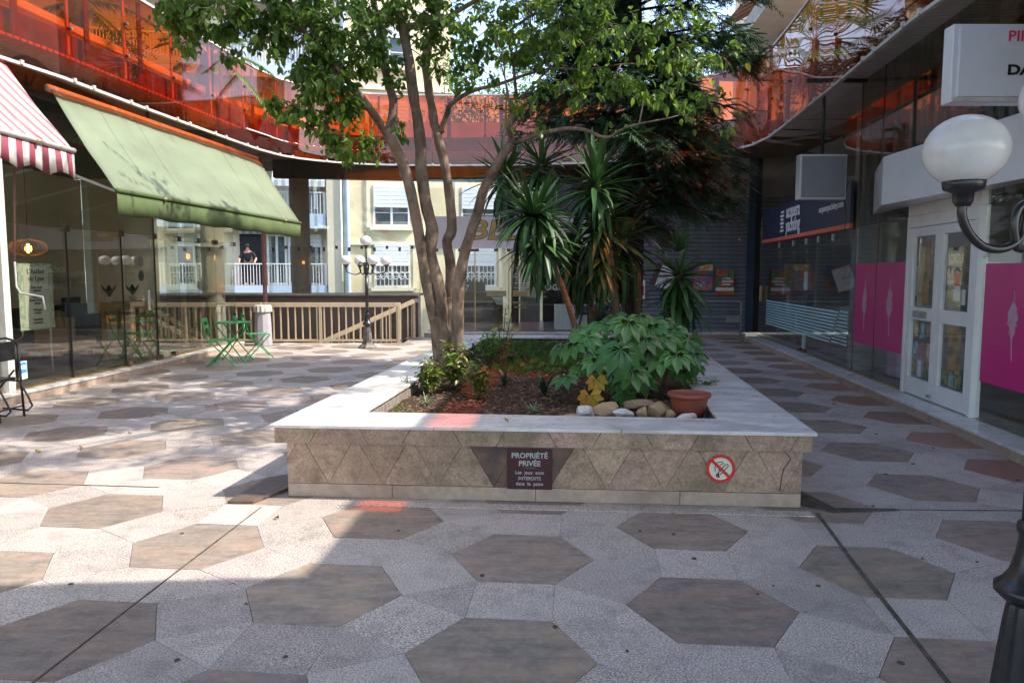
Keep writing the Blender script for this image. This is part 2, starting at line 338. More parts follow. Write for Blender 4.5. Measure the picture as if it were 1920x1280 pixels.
M['stone_warm'] = pbr('stone_warm', (.40, .27, .155), .85, .2, c2=(.27, .17, .10), scale=9, detail=8, c3=(.5, .38, .25), scale3=5, rnd=.2, bump=.006, bscale=14)
M['stone_white'] = pbr('stone_white', (.62, .59, .54), .8, .3, c2=(.45, .42, .38), scale=9, detail=8, rnd=.08, bump=.005, bscale=14)
M['terracotta'] = pbr('terracotta', (.27, .075, .045), .5, .4, c2=(.23, .062, .04), scale=6)
M['wood'] = pbr('wood', (.34, .19, .085), .5, .4, c2=(.24, .125, .055), scale=6, stretch=(1, 1, .15))
M['wood_light'] = pbr('wood_light', (.55, .36, .17), .5, .4, c2=(.47, .3, .14), scale=5, stretch=(1, 4, 1))
M['wood_dark'] = pbr('wood_dark', (.12, .055, .03), .5, .4, c2=(.08, .04, .02), scale=6, stretch=(1, 1, .2))
M['room_wall'] = pbr('room_wall', (.66, .61, .50), .9, .2, c2=(.6, .55, .45), scale=1.5)
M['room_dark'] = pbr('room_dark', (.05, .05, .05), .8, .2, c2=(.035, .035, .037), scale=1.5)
M['room_floor'] = pbr('room_floor', (.12, .105, .09), .3, .5, c2=(.10, .09, .075), scale=3)
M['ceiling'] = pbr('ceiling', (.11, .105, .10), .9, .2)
M['cream'] = pbr('cream', (.82, .70, .46), .9, .1, c2=(.68, .56, .35), scale=.6, detail=6, c3=(.6, .5, .33), scale3=.3, amt3=.3)
M['cream_trim'] = pbr('cream_trim', (.78, .70, .52), .9, .1)
M['pale_wall'] = pbr('pale_wall', (.68, .60, .46), .9, .1, c2=(.64, .56, .43), scale=.7)
M['pale_blue'] = pbr('pale_blue', (.48, .56, .68), .8, .2, c2=(.44, .52, .64), scale=1)
M['roller'] = stripes('roller', (.78, .80, .82), (.58, .61, .65), (0, 0, 1), .055, .3)
M['window_dark'] = pbr('window_dark', (.05, .065, .08), .08, .6, c2=(.09, .11, .13), scale=1.2)
M['curtain'] = stripes('curtain', (.42, .48, .55), (.25, .30, .38), (1, 0, 0), .13, .45)
M['awning_grey'] = stripes('awning_grey', (.66, .67, .68), (.38, .41, .46), (1, 0, 0), .3, .5, trans=.2)
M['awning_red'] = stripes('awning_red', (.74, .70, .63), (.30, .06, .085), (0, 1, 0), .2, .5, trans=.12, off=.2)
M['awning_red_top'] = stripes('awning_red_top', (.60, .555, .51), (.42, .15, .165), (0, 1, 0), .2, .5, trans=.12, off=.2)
M['awning_brown'] = stripes('awning_brown', (.35, .16, .12), (.14, .07, .06), (0, 1, 0), .18, .5)
M['pink_pole'] = pbr('pink_pole', (.38, .19, .165), .6, .3, c2=(.33, .16, .14), scale=5)
M['asphalt'] = pbr('asphalt', (.055, .055, .055), .95, .1, c2=(.07, .07, .07), scale=30)
M['earth'] = pbr('earth', (.12, .11, .08), .95, .1, c2=(.08, .09, .05), scale=.2)
M['skin'] = pbr('skin', (.48, .27, .19), .5, .4)
M['black_cloth'] = pbr('black_cloth', (.015, .015, .018), .8, .2, c2=(.025, .025, .028), scale=10)
M['hair'] = pbr('hair', (.10, .08, .07), .7, .3)
M['tan_leather'] = pbr('tan_leather', (.42, .26, .12), .5, .4, c2=(.36, .22, .1), scale=3)
M['bulb'] = emit('bulb', (1.0, .45, .10), 5)
M['grey_metal'] = pbr('grey_metal', (.36, .37, .36), .45, .4, metal=.3, c2=(.3, .31, .3), scale=10)
M['paper'] = pbr('paper', (.72, .74, .72), .7, .2, c2=(.68, .7, .68), scale=4)
M['paper_green'] = pbr('paper_green', (.36, .52, .36), .7, .2, c2=(.75, .78, .7), scale=16, detail=3)
M['ink'] = pbr('ink', (.12, .12, .11), .7, .2)
M['red_ink'] = pbr('red_ink', (.5, .05, .04), .6, .2)
M['sticker_blue'] = pbr('sticker_blue', (.04, .28, .55), .4, .4)
M['mirror_text'] = pbr('mirror_text', (.45, .45, .44), .6, .3)
M['poster_a'] = pbr('poster_a', (.75, .22, .04), .5, .3, c2=(.05, .10, .38), scale=3.2, detail=2, c3=(.1, .3, .4), scale3=6)
M['poster_b'] = pbr('poster_b', (.55, .06, .05), .5, .3, c2=(.05, .17, .07), scale=5, detail=0, c3=(.6, .45, .2), scale3=7)
M['poster_c'] = pbr('poster_c', (.10, .07, .05), .4, .4, c2=(.42, .20, .07), scale=4, detail=5, c3=(.55, .4, .2), scale3=6)
M['poster_d'] = pbr('poster_d', (.05, .25, .42), .4, .4, c2=(.5, .5, .4), scale=14, detail=1)
M['poster_e'] = pbr('poster_e', (.6, .26, .05), .4, .4, c2=(.7, .65, .4), scale=13, detail=1)
M['poster_f'] = pbr('poster_f', (.36, .38, .12), .4, .4, c2=(.06, .08, .06), scale=16, detail=2)
M['pink_text'] = pbr('pink_text', (.75, .03, .13), .5, .3)
M['lilac'] = pbr('lilac', (.45, .33, .55), .6, .2)
rng = random.Random(7)
# ================================================================ GROUND
mb = MB(); mb.add([(-400, -400, -3.2), (400, -400, -3.2), (400, 400, -3.2), (-400, 400, -3.2)], [(0, 1, 2, 3)])
mb.build('ground', M['earth'], kind='structure')
mb = MB(); mb.bb((-40, 21.5, -3.3), (40, 32.2, -3.18)); mb.build('street', M['asphalt'], kind='structure')
# patio floor bed (grout level), with the stairwell left open
mb = MB()
for lo, hi in (((-9, -5, -.3), (9, 16.98, -.008)), ((-2.5, 16.98, -.3), (9, 18.6, -.008)), ((-12.5, -5, -.3), (-9, 16.98, -.008))):
    mb.bb(lo, hi)
floor = mb.build('patio_floor', M['grout'], raw=True, kind='structure')
SP = 1.11; A0 = 24.4; OX, OY = -.955, 3.6; TS = .4065 - .0025
def reg(n, r, a0): return [(r * math.cos(R(a0 + 360 / n * k)), r * math.sin(R(a0 + 360 / n * k))) for k in range(n)]
def tile_mesh(name, poly, mat): return MB().prism(poly, -.014, 0).mesh(name, mat)
hexm = tile_mesh('hexagonal_tile', reg(6, TS, A0 + 30), M['brown_tile']); hexr = tile_mesh('hexagonal_tile_red', reg(6, TS, A0 + 30), M['red_tile'])
sqm = tile_mesh('square_tile', reg(4, TS / math.sqrt(2), A0 + 45), M['light_tile'])
trm = tile_mesh('triangular_tile', reg(3, TS / math.sqrt(3), A0 + 30 + 180), M['light_tile'])
def inwalk(x, y):
    if y < -.6 or y > 18.4 or x < -6.15 + .03 * max(0, y - 8) or x > 4.1 + .11 * (y - 5) + .35: return False
    if y > 16.85 and x < -2.45: return False
    if 5.35 < y < 12.0 and -1.55 + .11 * (y - 5) < x < 1.75 + .11 * (y - 5): return False
    return abs(x) < .82 * y + 1.3
tiles = []
v1 = Vector((math.cos(R(A0)), math.sin(R(A0)))) * SP; v2 = Vector((math.cos(R(A0 + 120)), math.sin(R(A0 + 120)))) * SP
for i in range(-25, 30):
    for j in range(-25, 35):
        c = Vector((OX, OY)) + v1 * i + v2 * j
        tiles.append(('h', c, 0))
        for k in range(3):
            a = R(A0 + 60 * k); tiles.append(('s', c + Vector((math.cos(a), math.sin(a))) * SP / 2, 60 * k))
        for k in (30, 90):
            a = R(A0 + k); tiles.append(('t', c + Vector((math.cos(a), math.sin(a))) * SP / math.sqrt(3), k - 30))
rest = MB(); seen = {'h': 0, 's': 0, 't': 0}
tiles = [t for t in tiles if inwalk(t[1].x, t[1].y)]
tiles.sort(key=lambda t: (t[1].y + .3 * abs(t[1].x)) if t[1].y > 1.6 else 50)
for kind, c, rz in tiles:
    seen[kind] += 1
    z = rng.uniform(-.0022, .0016)
    red = c.x > 3.15 + .11 * (c.y - 5) and kind == 'h'
    if seen[kind] <= 299 and (kind != 's' or c.y > 1):
        me = {'h': hexr if red else hexm, 's': sqm, 't': trm}[kind]
        o = put({'h': 'hexagonal_tile', 's': 'square_tile', 't': 'triangular_tile'}[kind], me, floor)
        o.location = (c.x, c.y, z); o.rotation_euler = (R(rng.uniform(-.12, .12)), R(rng.uniform(-.12, .12)), R(rz + rng.uniform(-.25, .25)))
    else:
        P = {'h': reg(6, TS, A0 + 30), 's': reg(4, TS / math.sqrt(2), A0 + 45 + rz), 't': reg(3, TS / math.sqrt(3), A0 + 210 + rz)}[kind]
        rest.prism([(c.x + a, c.y + b) for a, b in P], -.014, z)
if rest.v: rest.build('distant_tiles', M['light_tile'], floor, kind='stuff')
# expansion joints
def strip(name, pts, w, z=.0035, mat='joint'):
    mb = MB()
    for a, b in zip(pts[:-1], pts[1:]):
        a = Vector((*a, z)); b = Vector((*b, z)); n = (b - a).cross(Vector((0, 0, 1))).normalized() * w / 2
        mb.add([a - n, b - n, b + n, a + n, a - n + Vector((0, 0, -.01)), b - n + Vector((0, 0, -.01)), b + n + Vector((0, 0, -.01)), a + n + Vector((0, 0, -.01))], [(0, 1, 2, 3), (0, 4, 5, 1), (1, 5, 6, 2), (2, 6, 7, 3), (3, 7, 4, 0)])
    return mb.build(name, M[mat], kind='structure')
strip('expansion_joint', [(2.04, 4.82), (1.9, 4.0), (1.71, 2.76), (1.55, 1.6), (1.3, .2)], .022)
strip('expansion_joint', [(-1.72, 4.95), (-1.8, 3.9), (-1.88, 2.76), (-1.95, 1.6)], .007)
strip('expansion_joint', [(-5.95, 5.72), (-3.92, 5.54), (-2.65, 5.42)], .010)
strip('expansion_joint', [(2.16, 4.9), (3.46, 4.87), (4.3, 4.86)], .010)
strip('expansion_joint', [(-2.1, 9.2), (-2.75, 7.2), (-3.1, 6.2)], .010, mat='grout')
# thin dark pieces raised on the paving beside the planter
mb = MB(); mb.prism([(-1.66, 5.32), (-1.63, 5.85), (-1.9, 5.6), (-1.98, 5.02), (-1.8, 5.02)], 0, .022); mb.build('dark_edge_piece', M['granite_dark'], kind='structure', bevel=.004)
mb = MB(); mb.prism([(2.0, 4.98), (2.05, 5.35), (2.12, 5.32), (2.2, 4.92), (2.6, 4.90), (2.62, 4.87), (2.15, 4.83)], 0.0, .007); mb.build('cracked_joint', M['joint'], kind='structure')
# chewing-gum spots and small stains on the paving
mb = MB(); r2 = random.Random(3)
for k in range(70):
    x = r2.uniform(-2.5, 4); y = r2.uniform(1.8, 8)
    if 5 < y and x < 2.3: continue
    rr = r2.uniform(.006, .017); mb.prism([(x + rr * r2.uniform(.7, 1.2) * math.cos(t), y + rr * r2.uniform(.7, 1.2) * math.sin(t)) for t in [k2 * .785 for k2 in range(8)]], .001, .0042)
mb.build('gum_spots', M['joint'], floor, kind='stuff')
# ================================================================ PLANTER
FL, FR, BR, BL = Vector((-1.69, 5.13)), Vector((2.02, 4.85)), Vector((2.84, 12.5)), Vector((-.86, 12.7))
iFL, iFR, iBR, iBL = Vector((-1.13, 5.60)), Vector((1.50, 5.33)), Vector((2.28, 12.0)), Vector((-.40, 12.2))
planter = empty('planter_wall', (.5, 8.8, 0), 'long raised stone planter with marble cap in the middle of the patio', 'planter')
ux = (FR - FL).normalized(); uy = Vector((-ux.y, ux.x))
bFL, bFR = FL + ux * .07 + uy * .09, FR - ux * .05 + uy * .09
bBL, bBR = BL + Vector((.08, -.08)), BR + Vector((-.08, -.08))
# core walls (inner faces show above the soil)
mb = MB()
def wallp(a, b, c, d, z0, z1): mb.prism([tuple(a), tuple(b), tuple(c), tuple(d)], z0, z1)
e = .03
q = [bFL + ux * e + uy * e, bFR - ux * e + uy * e, bBR - Vector((e, e)), bBL + Vector((e, -e))]
wallp(q[0], q[1], iFR, iFL, 0, .495); wallp(q[1], q[2], iBR, iFR, 0, .495); wallp(q[2], q[3], iBL, iBR, 0, .495); wallp(q[3], q[0], iFL, iBL, 0, .495)
mb.build('core_wall', M['concrete_in'], planter)
def face_panels(P0, P1, inward, z0, z1, name, mat, pitch, slope=60, joint=.002, th=.022, dark=(), offset=0, trap=False):
    """a row of up and down pointing triangular panels between P0 and P1"""
    L = (P1 - P0).length; d = (P1 - P0).normalized(); h = z1 - z0; run = h / math.tan(R(slope)); n = int(L / pitch) + 3; idx = 0
    def clip(poly):
        def cl(poly, f):
            out = []
            for a, b in zip(poly, poly[1:] + poly[:1]):
                fa, fb = f(a), f(b)
                if fa >= 0: out.append(a)
                if fa * fb < 0: t = fa / (fa - fb); out.append((a[0] + (b[0] - a[0]) * t, a[1] + (b[1] - a[1]) * t))
            return out
        poly = cl(poly, lambda p: p[0]); return cl(poly, lambda p: L - p[0]) if poly else poly
    for k in range(-1, n):
        x = offset + k * pitch
        up = [(x + joint, 0), (x + pitch - joint, 0), (x + pitch - run - joint, h), (x + run + joint, h)]
        dn = [(x, 0), (x + run - joint, h), (x - run + joint, h)]
        if trap:
            w = pitch * .36
            up = [(x + joint, 0), (x + pitch - w - joint, 0), (x + pitch - w - run - joint, h), (x + run + joint, h)]
            dn = [(x - w + joint, 0), (x - joint, 0), (x + run - joint, h), (x - w - run + joint, h)]
        for j, poly in enumerate((dn, up)):
            poly = clip(poly)
            if len(poly) < 3: continue
            q = rng.uniform(-.0018, .0018)
            pts = [Vector((P0.x + d.x * a, P0.y + d.y * a, z0 + b)) - Vector((inward.x, inward.y, 0)) * q for a, b in poly]
            m = MB().slab(pts, (-inward.x, -inward.y, 0), th)
            isdark = idx in dark
            m.build(name, M['granite_dark'] if isdark else mat, planter, label='dark polished cladding panel' if isdark else None); idx += 1
face_panels(bFL, bFR, uy, .098, .405, 'cladding_panel', M['granite'], .396, offset=.30, dark=(8, 9, 10))
face_panels(FL + ux * .012 + uy * .012, FR - ux * .012 + uy * .012, uy, .405, .516, 'edge_panel', M['granite'], .66, offset=.25, th=.05, trap=True)
rx = (bBR - bFR).normalized(); rn = Vector((-rx.y, rx.x))
face_panels(bFR + rx * .022, bBR, rn, .098, .405, 'cladding_panel', M['granite'], .396, offset=.1)
lx = (bBL - bFL).normalized(); ln = Vector((lx.y, -lx.x))
face_panels(bFL + lx * .022, bBL, ln, .098, .405, 'cladding_panel', M['granite'], .396, offset=.1)
RX0, RX1 = FR + Vector((-.012, .07)), BR + Vector((-.012, 0)); face_panels(RX0, RX1, rn, .405, .516, 'edge_panel', M['granite'], .66, offset=.2, th=.05, trap=True)
LX0, LX1 = FL + Vector((.012, .07)), BL + Vector((.012, 0)); face_panels(LX0, LX1, ln, .405, .516, 'edge_panel', M['granite'], .66, offset=.2, th=.05, trap=True)
def run_boxes(P0, P1, inward, z0, z1, th, L, name, mat, gap=.003, bevel=.003, parent=planter, start=0.0):
    d = (P1 - P0).normalized(); T = (P1 - P0).length; x = 0; first = True
    while x < T - .02:
        l = (L if not first or not start else start) * rng.uniform(.93, 1.07); first = False; e = min(T, x + l)
        if T - e < .25: e = T
        a = P0 + d * (x + gap / 2); b = P0 + d * (e - gap / 2); w = inward * th; j = rng.uniform(-.001, .001)
        MB().prism([tuple(a), tuple(b), tuple(b + w), tuple(a + w)], z0, z1 + j).build(name, mat, parent, bevel=bevel); x = e
run_boxes(bFL - uy * .004, bFR - uy * .004, uy, 0.0, .094, .03, 1.05, 'plinth_slab', M['plinth'], start=.8)
run_boxes(bFR + rx * .03 - rn * .004, bBR, rn, 0, .094, .03, 1.1, 'plinth_slab', M['plinth'])
run_boxes(bFL + lx * .03 - ln * .004, bBL, ln, 0, .094, .03, 1.1, 'plinth_slab', M['plinth'])
# marble cap: slabs with mitred corners
def cap_row(o0, o1, i0, i1, cuts):
    cuts = [0] + cuts + [1]
    for a, b in zip(cuts[:-1], cuts[1:]):
        g = .0035 / max(.3, (o1 - o0).length); a += g; b -= g
        P = [o0.lerp(o1, a), o0.lerp(o1, b), i0.lerp(i1, b), i0.lerp(i1, a)]
        MB().prism([tuple(p) for p in P], .517, .540 + rng.uniform(-.0006, .0006)).build('marble_slab', M['marble'], planter, bevel=.003)
cFL, cFR = FL - ux * .012 - uy * .012, FR + ux * .012 - uy * .012
cap_row(cFL, cFR, iFL, iFR, [.31, .655]); cap_row(cFR, BR, iFR, iBR, [.17, .34, .5, .66, .83]); cap_row(BR, BL, iBR, iBL, [.4]); cap_row(BL, cFL, iBL, iFL, [.2, .37, .53, .7, .86])
# thin slab laid on the paving along the front
strip('front_paving_strip', [(-1.2, 5.045), (2.0, 4.80)], .10, z=.0045, mat='light_tile')
# sprouts of dark staining on the front are in the panel material; a crack on the last panel
ck = MB(); pts = [at(1478, 850, 4.90), at(1492, 866, 4.90), at(1479, 888, 4.90), at(1472, 905, 4.90), at(1471, 930, 4.90)]
P0 = bFR - uy * .0015
ck.tube([Vector((P0.x - ux.x * d, P0.y - ux.y * d - .001, z)) for d, z in ((.13, .40), (.075, .335), (.12, .27), (.135, .2), (.14, .11))], .0026, 4)
ck.build('crack', M['joint'], planter)
# soil
mb = MB(); nx, ny = 60, 110; rs = random.Random(5)
from mathutils import noise as mn
for j in range(ny + 1):
    for i in range(nx + 1):
        a = iFL.lerp(iFR, i / nx); b = iBL.lerp(iBR, i / nx); p = a.lerp(b, j / ny)
        z = .425 + .05 * mn.noise(Vector((p.x * 1.3, p.y * 1.3, 0))) + .022 * mn.noise(Vector((p.x * 6, p.y * 6, 3))) + .012 * mn.noise(Vector((p.x * 17, p.y * 17, 7)))
        z += .07 * math.exp(-((p.x + .68) ** 2 + (p.y - 8.2) ** 2) / .3)
        mb.v.append((p.x, p.y, min(z, .6)))
for j in range(ny):
    for i in range(nx):
        a = j * (nx + 1) + i; mb.f.append((a, a + 1, a + nx + 2, a + nx + 1)); mb.m.append(0)
mb.build('soil', M['soil'], kind='structure', smooth=True)
mb = MB()
for k in range(9500):
    p = (iFL.lerp(iFR, rs.random())).lerp(iBL.lerp(iBR, rs.random()), rs.random() ** 1.5)
    z = .437 + .05 * mn.noise(Vector((p.x * 1.3, p.y * 1.3, 0))) + rs.uniform(0, .014); t = rs.uniform(0, 6.28); l = rs.uniform(.012, .06); w = l * rs.uniform(.12, .5)
    d = Vector((math.cos(t), math.sin(t), rs.uniform(-.3, .3))); n = Vector((-d.y, d.x, rs.uniform(-.3, .3)))
    c = Vector((p.x, p.y, z)); mb.add([c - d * l / 2, c + n * w / 2 + Vector((0, 0, .004)), c + d * l / 2, c - n * w / 2], [(0, 1, 2, 3)])
mb.build('leaf_litter', M['litter'], kind='stuff')
# ================================================================ KERBS
def kerb(P0, P1, inward, depth, name='kerb', label='', L=1.15, h=.12, top=.30):
    k = empty('kerb', (*((P0 + P1) / 2), 0), label, 'kerb'); k['kind'] = 'structure'
    d = (P1 - P0).normalized(); T = (P1 - P0).length
    x = 0
    while x < T:
        e = min(T, x + L * rng.uniform(.9, 1.1))
        a = P0 + d * (x + .0015); b = P0 + d * (e - .0015)
        MB().prism([tuple(a), tuple(b), tuple(b + inward * .05), tuple(a + inward * .05)], -.01, h - .032).build('kerb_face', M['plinth'], k, bevel=.002)
        a2 = a - inward * .012; b2 = b - inward * .012
        MB().prism([tuple(a2), tuple(b2), tuple(b + inward * top), tuple(a + inward * top)], h - .03, h).build('kerb_slab', M['marble'], k, bevel=.003); x = e
    return k
RK0, RK1 = Vector((3.96, 3.4)), Vector((5.53, 17.3))            # lip line of the right-hand kerb
rkd = (RK1 - RK0).normalized(); RIN = Vector((rkd.y, -rkd.x))
kerb(RK0 - rkd * 2.2, RK1, RIN, .3, label='stone kerb with marble top under the right-hand shopfronts')
def RG(y, off=.30):                                             # point on the right glass line at depth y
    p = RK0 + RIN * off; t = (y - p.y) / rkd.y; return Vector((p.x + rkd.x * t, y))
LK = [Vector((-6.30, 5.0)), Vector((-6.13, 8.8)), Vector((-5.86, 12.2)), Vector((-5.80, 15.95))]
for a, b in zip(LK[:-1], LK[1:]):
    d = (b - a).normalized(); kerb(a, b, Vector((-d.y, d.x)), .3, label='stone kerb under the glass of the left-hand shop' if a.y < 6 else ('kerb beside the garden table and chairs' if a.y > 12 else 'middle length of kerb along the left-hand glass'), top=.2)
def LG(y, off=.16):
    for a, b in zip(LK[:-1], LK[1:]):
        if a.y <= y <= b.y + 1e-6:
            t = (y - a.y) / (b.y - a.y); return Vector((a.x + (b.x - a.x) * t - off, y))
    return Vector((LK[0].x - off, y))
kerb(Vector((-2.2, 18.42)), Vector((5.72, 18.05)), Vector((0.04, 1)).normalized(), .3, label='low step under the rear shop window and roller shutter', top=.35)
# ================================================================ BALCONY RING
RING = [(-6.15, 6.3), (-5.97, 8.0), (-5.92, 8.8), (-5.74, 9.73), (-5.6, 11.15), (-5.45, 12.5), (-5.3, 13.8), (-5.12, 15.2), (-4.9, 16.0), (-4.62, 16.45), (-4.22, 16.82), (-3.75, 17.12), (-3.2, 17.33), (-2.4, 17.45), (-1.3, 17.48), (-.2, 17.42), (.9, 17.27), (1.9, 17.05), (2.8, 16.7), (3.6, 16.2), (4.2, 15.72), (4.52, 15.25), (4.68, 14.7), (4.72, 13.9), (4.6, 12.7), (4.45, 11.5), (4.3, 10.2), (4.08, 8.6), (3.94, 7.5), (3.85, 6.2), (3.75, 5.0), (3.68, 4.1)]
RING = [Vector(p) for p in RING]; NEAR = [Vector(p) for p in ((3.58, 3.0), (1.5, 2.85), (-1.0, 2.85), (-2.4, 2.8), (-5.2, 2.9), (-6.1, 4.2))]
def offset(line, d, closed=False):
    out = []
    for i, p in enumerate(line):
        a = line[i - 1] if (i > 0 or closed) else p; b = line[(i + 1) % len(line)] if (i < len(line) - 1 or closed) else p
        t = (b - a).normalized(); n = Vector((-t.y, t.x)); out.append(p + n * d)      # ring runs clockwise: left normal points outwards
    return out
PZ0, PZ1, SOF, SLT = 4.10, 5.65, 4.40, 4.74
full = RING + NEAR
inner = offset(full, .16, True)
outer = [Vector((max(-11.5, min(9.0, p.x * 2.2)), p.y)) for p in inner]
# slab as strips reaching outwards
slab = MB(); N_ = len(inner)
def outpt(p):
    c = Vector((-.7, 9.5)); d = (p - c)
    s = 1e9
    for lim, comp in ((8.6, d.x), (-12.0, d.x)):
        v = (lim - c.x) / comp if comp * (lim - c.x) > 0 else 1e9; s = min(s, v)
    for lim in (21.0, -3.5):
        v = (lim - c.y) / d.y if d.y * (lim - c.y) > 0 else 1e9; s = min(s, v)
    return c + d * s
outs = [outpt(p) for p in inner]
# corners so that the strips tile the rectangle
for i in range(N_):
    a, b, oa, ob = inner[i], inner[(i + 1) % N_], outs[i], outs[(i + 1) % N_]
    quad = [a, b, ob, oa]
    if abs(oa.x - ob.x) > .01 and abs(oa.y - ob.y) > .01:
        cx = oa.x if abs(abs(oa.x) - 8.6) < .01 or abs(oa.x + 12) < .01 else ob.x; cy = ob.y if cx == oa.x else oa.y; quad = [a, b, ob, Vector((cx, cy)), oa]
    slab.prism([tuple(p) for p in quad], SOF + .02, SLT)
slab.build('balcony_slab', M['fascia'], raw=True, kind='structure')
# slatted soffit: boards across the overhang
sof = empty('slatted_soffit', (0, 9, SOF), 'pale slatted metal soffit under the balcony around the patio', 'soffit'); sof['kind'] = 'structure'
def lerp_line(line, s):
    L = 0
    for a, b in zip(line[:-1], line[1:]):
        l = (b - a).length
        if L + l >= s: t = (s - L) / l; return a.lerp(b, t), (b - a).normalized()
        L += l
    return line[-1], (line[-1] - line[-2]).normalized()
def linelen(line): return sum((b - a).length for a, b in zip(line[:-1], line[1:]))
seg = RING[2:]; TL = linelen(seg); s = 0; nsl = 0; W_ = .10
restm = MB()
while s < TL:
    p, t = lerp_line(seg, s); n = Vector((-t.y, t.x))
    if p.y > 14.5 and p.x > -5.2 and p.x < 4.4: dirn = Vector((.22, 1)).normalized(); t = Vector((dirn.y, -dirn.x)); n = dirn
    ln_ = 1.45 if p.x > 3.4 and p.y < 15.2 else (2.2 if p.y > 15 else .7)
    if p.x < -4.8: ln_ = .9
    a = p + n * .03; g = .024; w = t * (W_ / 2 - g / 2)
    poly = [tuple(a - w), tuple(a + w), tuple(a + n * ln_ + w), tuple(a + n * ln_ - w)]
    k = MB().prism(poly, SOF - .018, SOF)
    if nsl < 296 and p.x > -5.2: k.build('slat', M['slat'], sof); nsl += 1
    else: restm.prism(poly, SOF - .035, SOF)
    s += W_ / (max(.35, abs(t.dot(lerp_line(seg, s)[1]))))
restm.build('slats_beyond', M['slat'], sof, kind='stuff')
# dark void board behind the slats
back = MB()
for a, b in zip(full, full[1:] + full[:1]):
    pass
# bottom and top rails, posts and orange panels
bal = empty('balcony_balustrade', (0, 9, PZ0), 'curving orange acrylic balustrade of the balcony around the patio', 'balustrade'); bal['kind'] = 'structure'
del bal['kind']
def ribbon(mb, line, z0, z1, th):
    o = offset(line, th)
    for i in range(len(line) - 1):
        mb.prism([tuple(line[i]), tuple(line[i + 1]), tuple(o[i + 1]), tuple(o[i])], z0, z1)
rb = MB(); ribbon(rb, offset(RING, -.012), PZ0 - .035, PZ0, .05); rb.build('bottom_rail', M['rail_white'], bal)
rb = MB(); ribbon(rb, offset(RING, -.015), PZ1, PZ1 + .035, .06); rb.build('top_rail', M['rail_white'], bal)
# panels: cut at about 1.2 m
L_ = linelen(RING); cuts = [0]
want = [i * 1.22 for i in range(1, int(L_ / 1.22) + 1)]
cuts += want + [L_]
def subline(s0, s1):
    pts = [lerp_line(RING, s0)[0]]; L = 0
    for a, b in zip(RING[:-1], RING[1:]):
        L += (b - a).length
        if s0 + .02 < L < s1 - .02: pts.append(b)
    pts.append(lerp_line(RING, s1)[0]); return pts
def smooth_line(pts, n=7):
    # denser sampling with a Catmull-Rom curve over the whole ring keeps the acrylic smoothly bent
    return pts
def cr(line, per=6):
    out = []
    for i in range(len(line) - 1):
        p0 = line[max(0, i - 1)]; p1 = line[i]; p2 = line[i + 1]; p3 = line[min(len(line) - 1, i + 2)]
        for k in range(per):
            t = k / per; out.append(.5 * ((2 * p1) + (p2 - p0) * t + (2 * p0 - 5 * p1 + 4 * p2 - p3) * t * t + (3 * p1 - p0 - 3 * p2 + p3) * t ** 3))
    out.append(line[-1]); return out
RINGS = cr(RING, 5); LS = linelen(RINGS)
npan = int(LS / 1.2); 
for k in range(npan):
    s0, s1 = LS * k / npan + .006, LS * (k + 1) / npan - .006
    pts = []
    for j in range(9): pts.append(lerp_line(RINGS, s0 + (s1 - s0) * j / 8)[0])
    o = offset(pts, .008); m = MB(); n = len(pts)
    for j in range(n):
        for P in (pts[j], o[j]): m.v += [(P.x, P.y, PZ0), (P.x, P.y, PZ1)]
    for j in range(n - 1):
        a = j * 4; b = a + 4
        for f in ((a, b, b + 1, a + 1), (a + 2, a + 3, b + 3, b + 2), (a, a + 2, b + 2, b), (a + 1, b + 1, b + 3, a + 3)): m.f.append(f); m.m.append(0)
    m.f += [(0, 1, 3, 2), (4 * n - 4, 4 * n - 2, 4 * n - 1, 4 * n - 3)]; m.m += [0, 0]
    ob = m.build('acrylic_panel', M['acrylic'], bal, smooth=True); 
    es = ob.modifiers.new('edge', 'EDGE_SPLIT'); es.split_angle = R(40)
    # posts and clamps behind
    for ss in (s0 - .006, s0 + (s1 - s0) * .31):
        p, t = lerp_line(RINGS, max(.01, ss)); nrm = Vector((-t.y, t.x)); q = p + nrm * .055
        pm = MB(); pm.box((q.x, q.y, (PZ0 + PZ1) / 2 + .15), (.05 if ss < s0 else .09, .02, 1.2), rz=math.atan2(t.y, t.x)); pm.build('post', M['fascia'] if ss > s0 else M['rail_white'], bal)
        cm = MB(); cq = p - nrm * .012; cm.box((cq.x, cq.y, PZ0 - .002), (.045, .035, .05), rz=math.atan2(t.y, t.x))
        if ss < s0:
            for zz in (4.75, 5.2): MB().tube([(p.x - nrm.x * .02, p.y - nrm.y * .02, zz), (p.x + nrm.x * .05, p.y + nrm.y * .05, zz)], .022, 8).build('panel_button', M['fascia'], bal)
        cm.build('clamp', M['rail_white'], bal)
# low terrace wall / planter boxes set back behind the balustrade
def terrace_part(line, z0, z1, d0, th, name, label, cat, mat='terrace_wall'):
    a = offset(line, d0); b = offset(line, d0 + th); m = MB()
    for i in range(len(line) - 1): m.prism([tuple(a[i]), tuple(a[i + 1]), tuple(b[i + 1]), tuple(b[i])], z0, z1)
    return m.build(name, M[mat], label=label, cat=cat)
terrace_part(RING[2:13], SLT + .001, 5.12, .62, .16, 'terrace_planter', 'low plastered planter wall on the balcony at the left, seen through orange panels', 'planter')
terrace_part(RING[12:20], SLT + .001, 5.16, .55, .16, 'terrace_planter', 'low plastered planter wall on the balcony at the back, above the rear shop', 'planter')
terrace_part(RING[21:28], SLT + .001, 5.25, .5, .16, 'terrace_planter', 'low planter wall on the balcony above the blue yachting sign', 'planter')
terrace_part(RING[28:], SLT + .001, 5.34, .10, .14, 'terrace_planter', 'unseen planter wall added at the near right to narrow the orange light', 'planter')  # unseen wall, added so only a narrow strip of orange light gets through
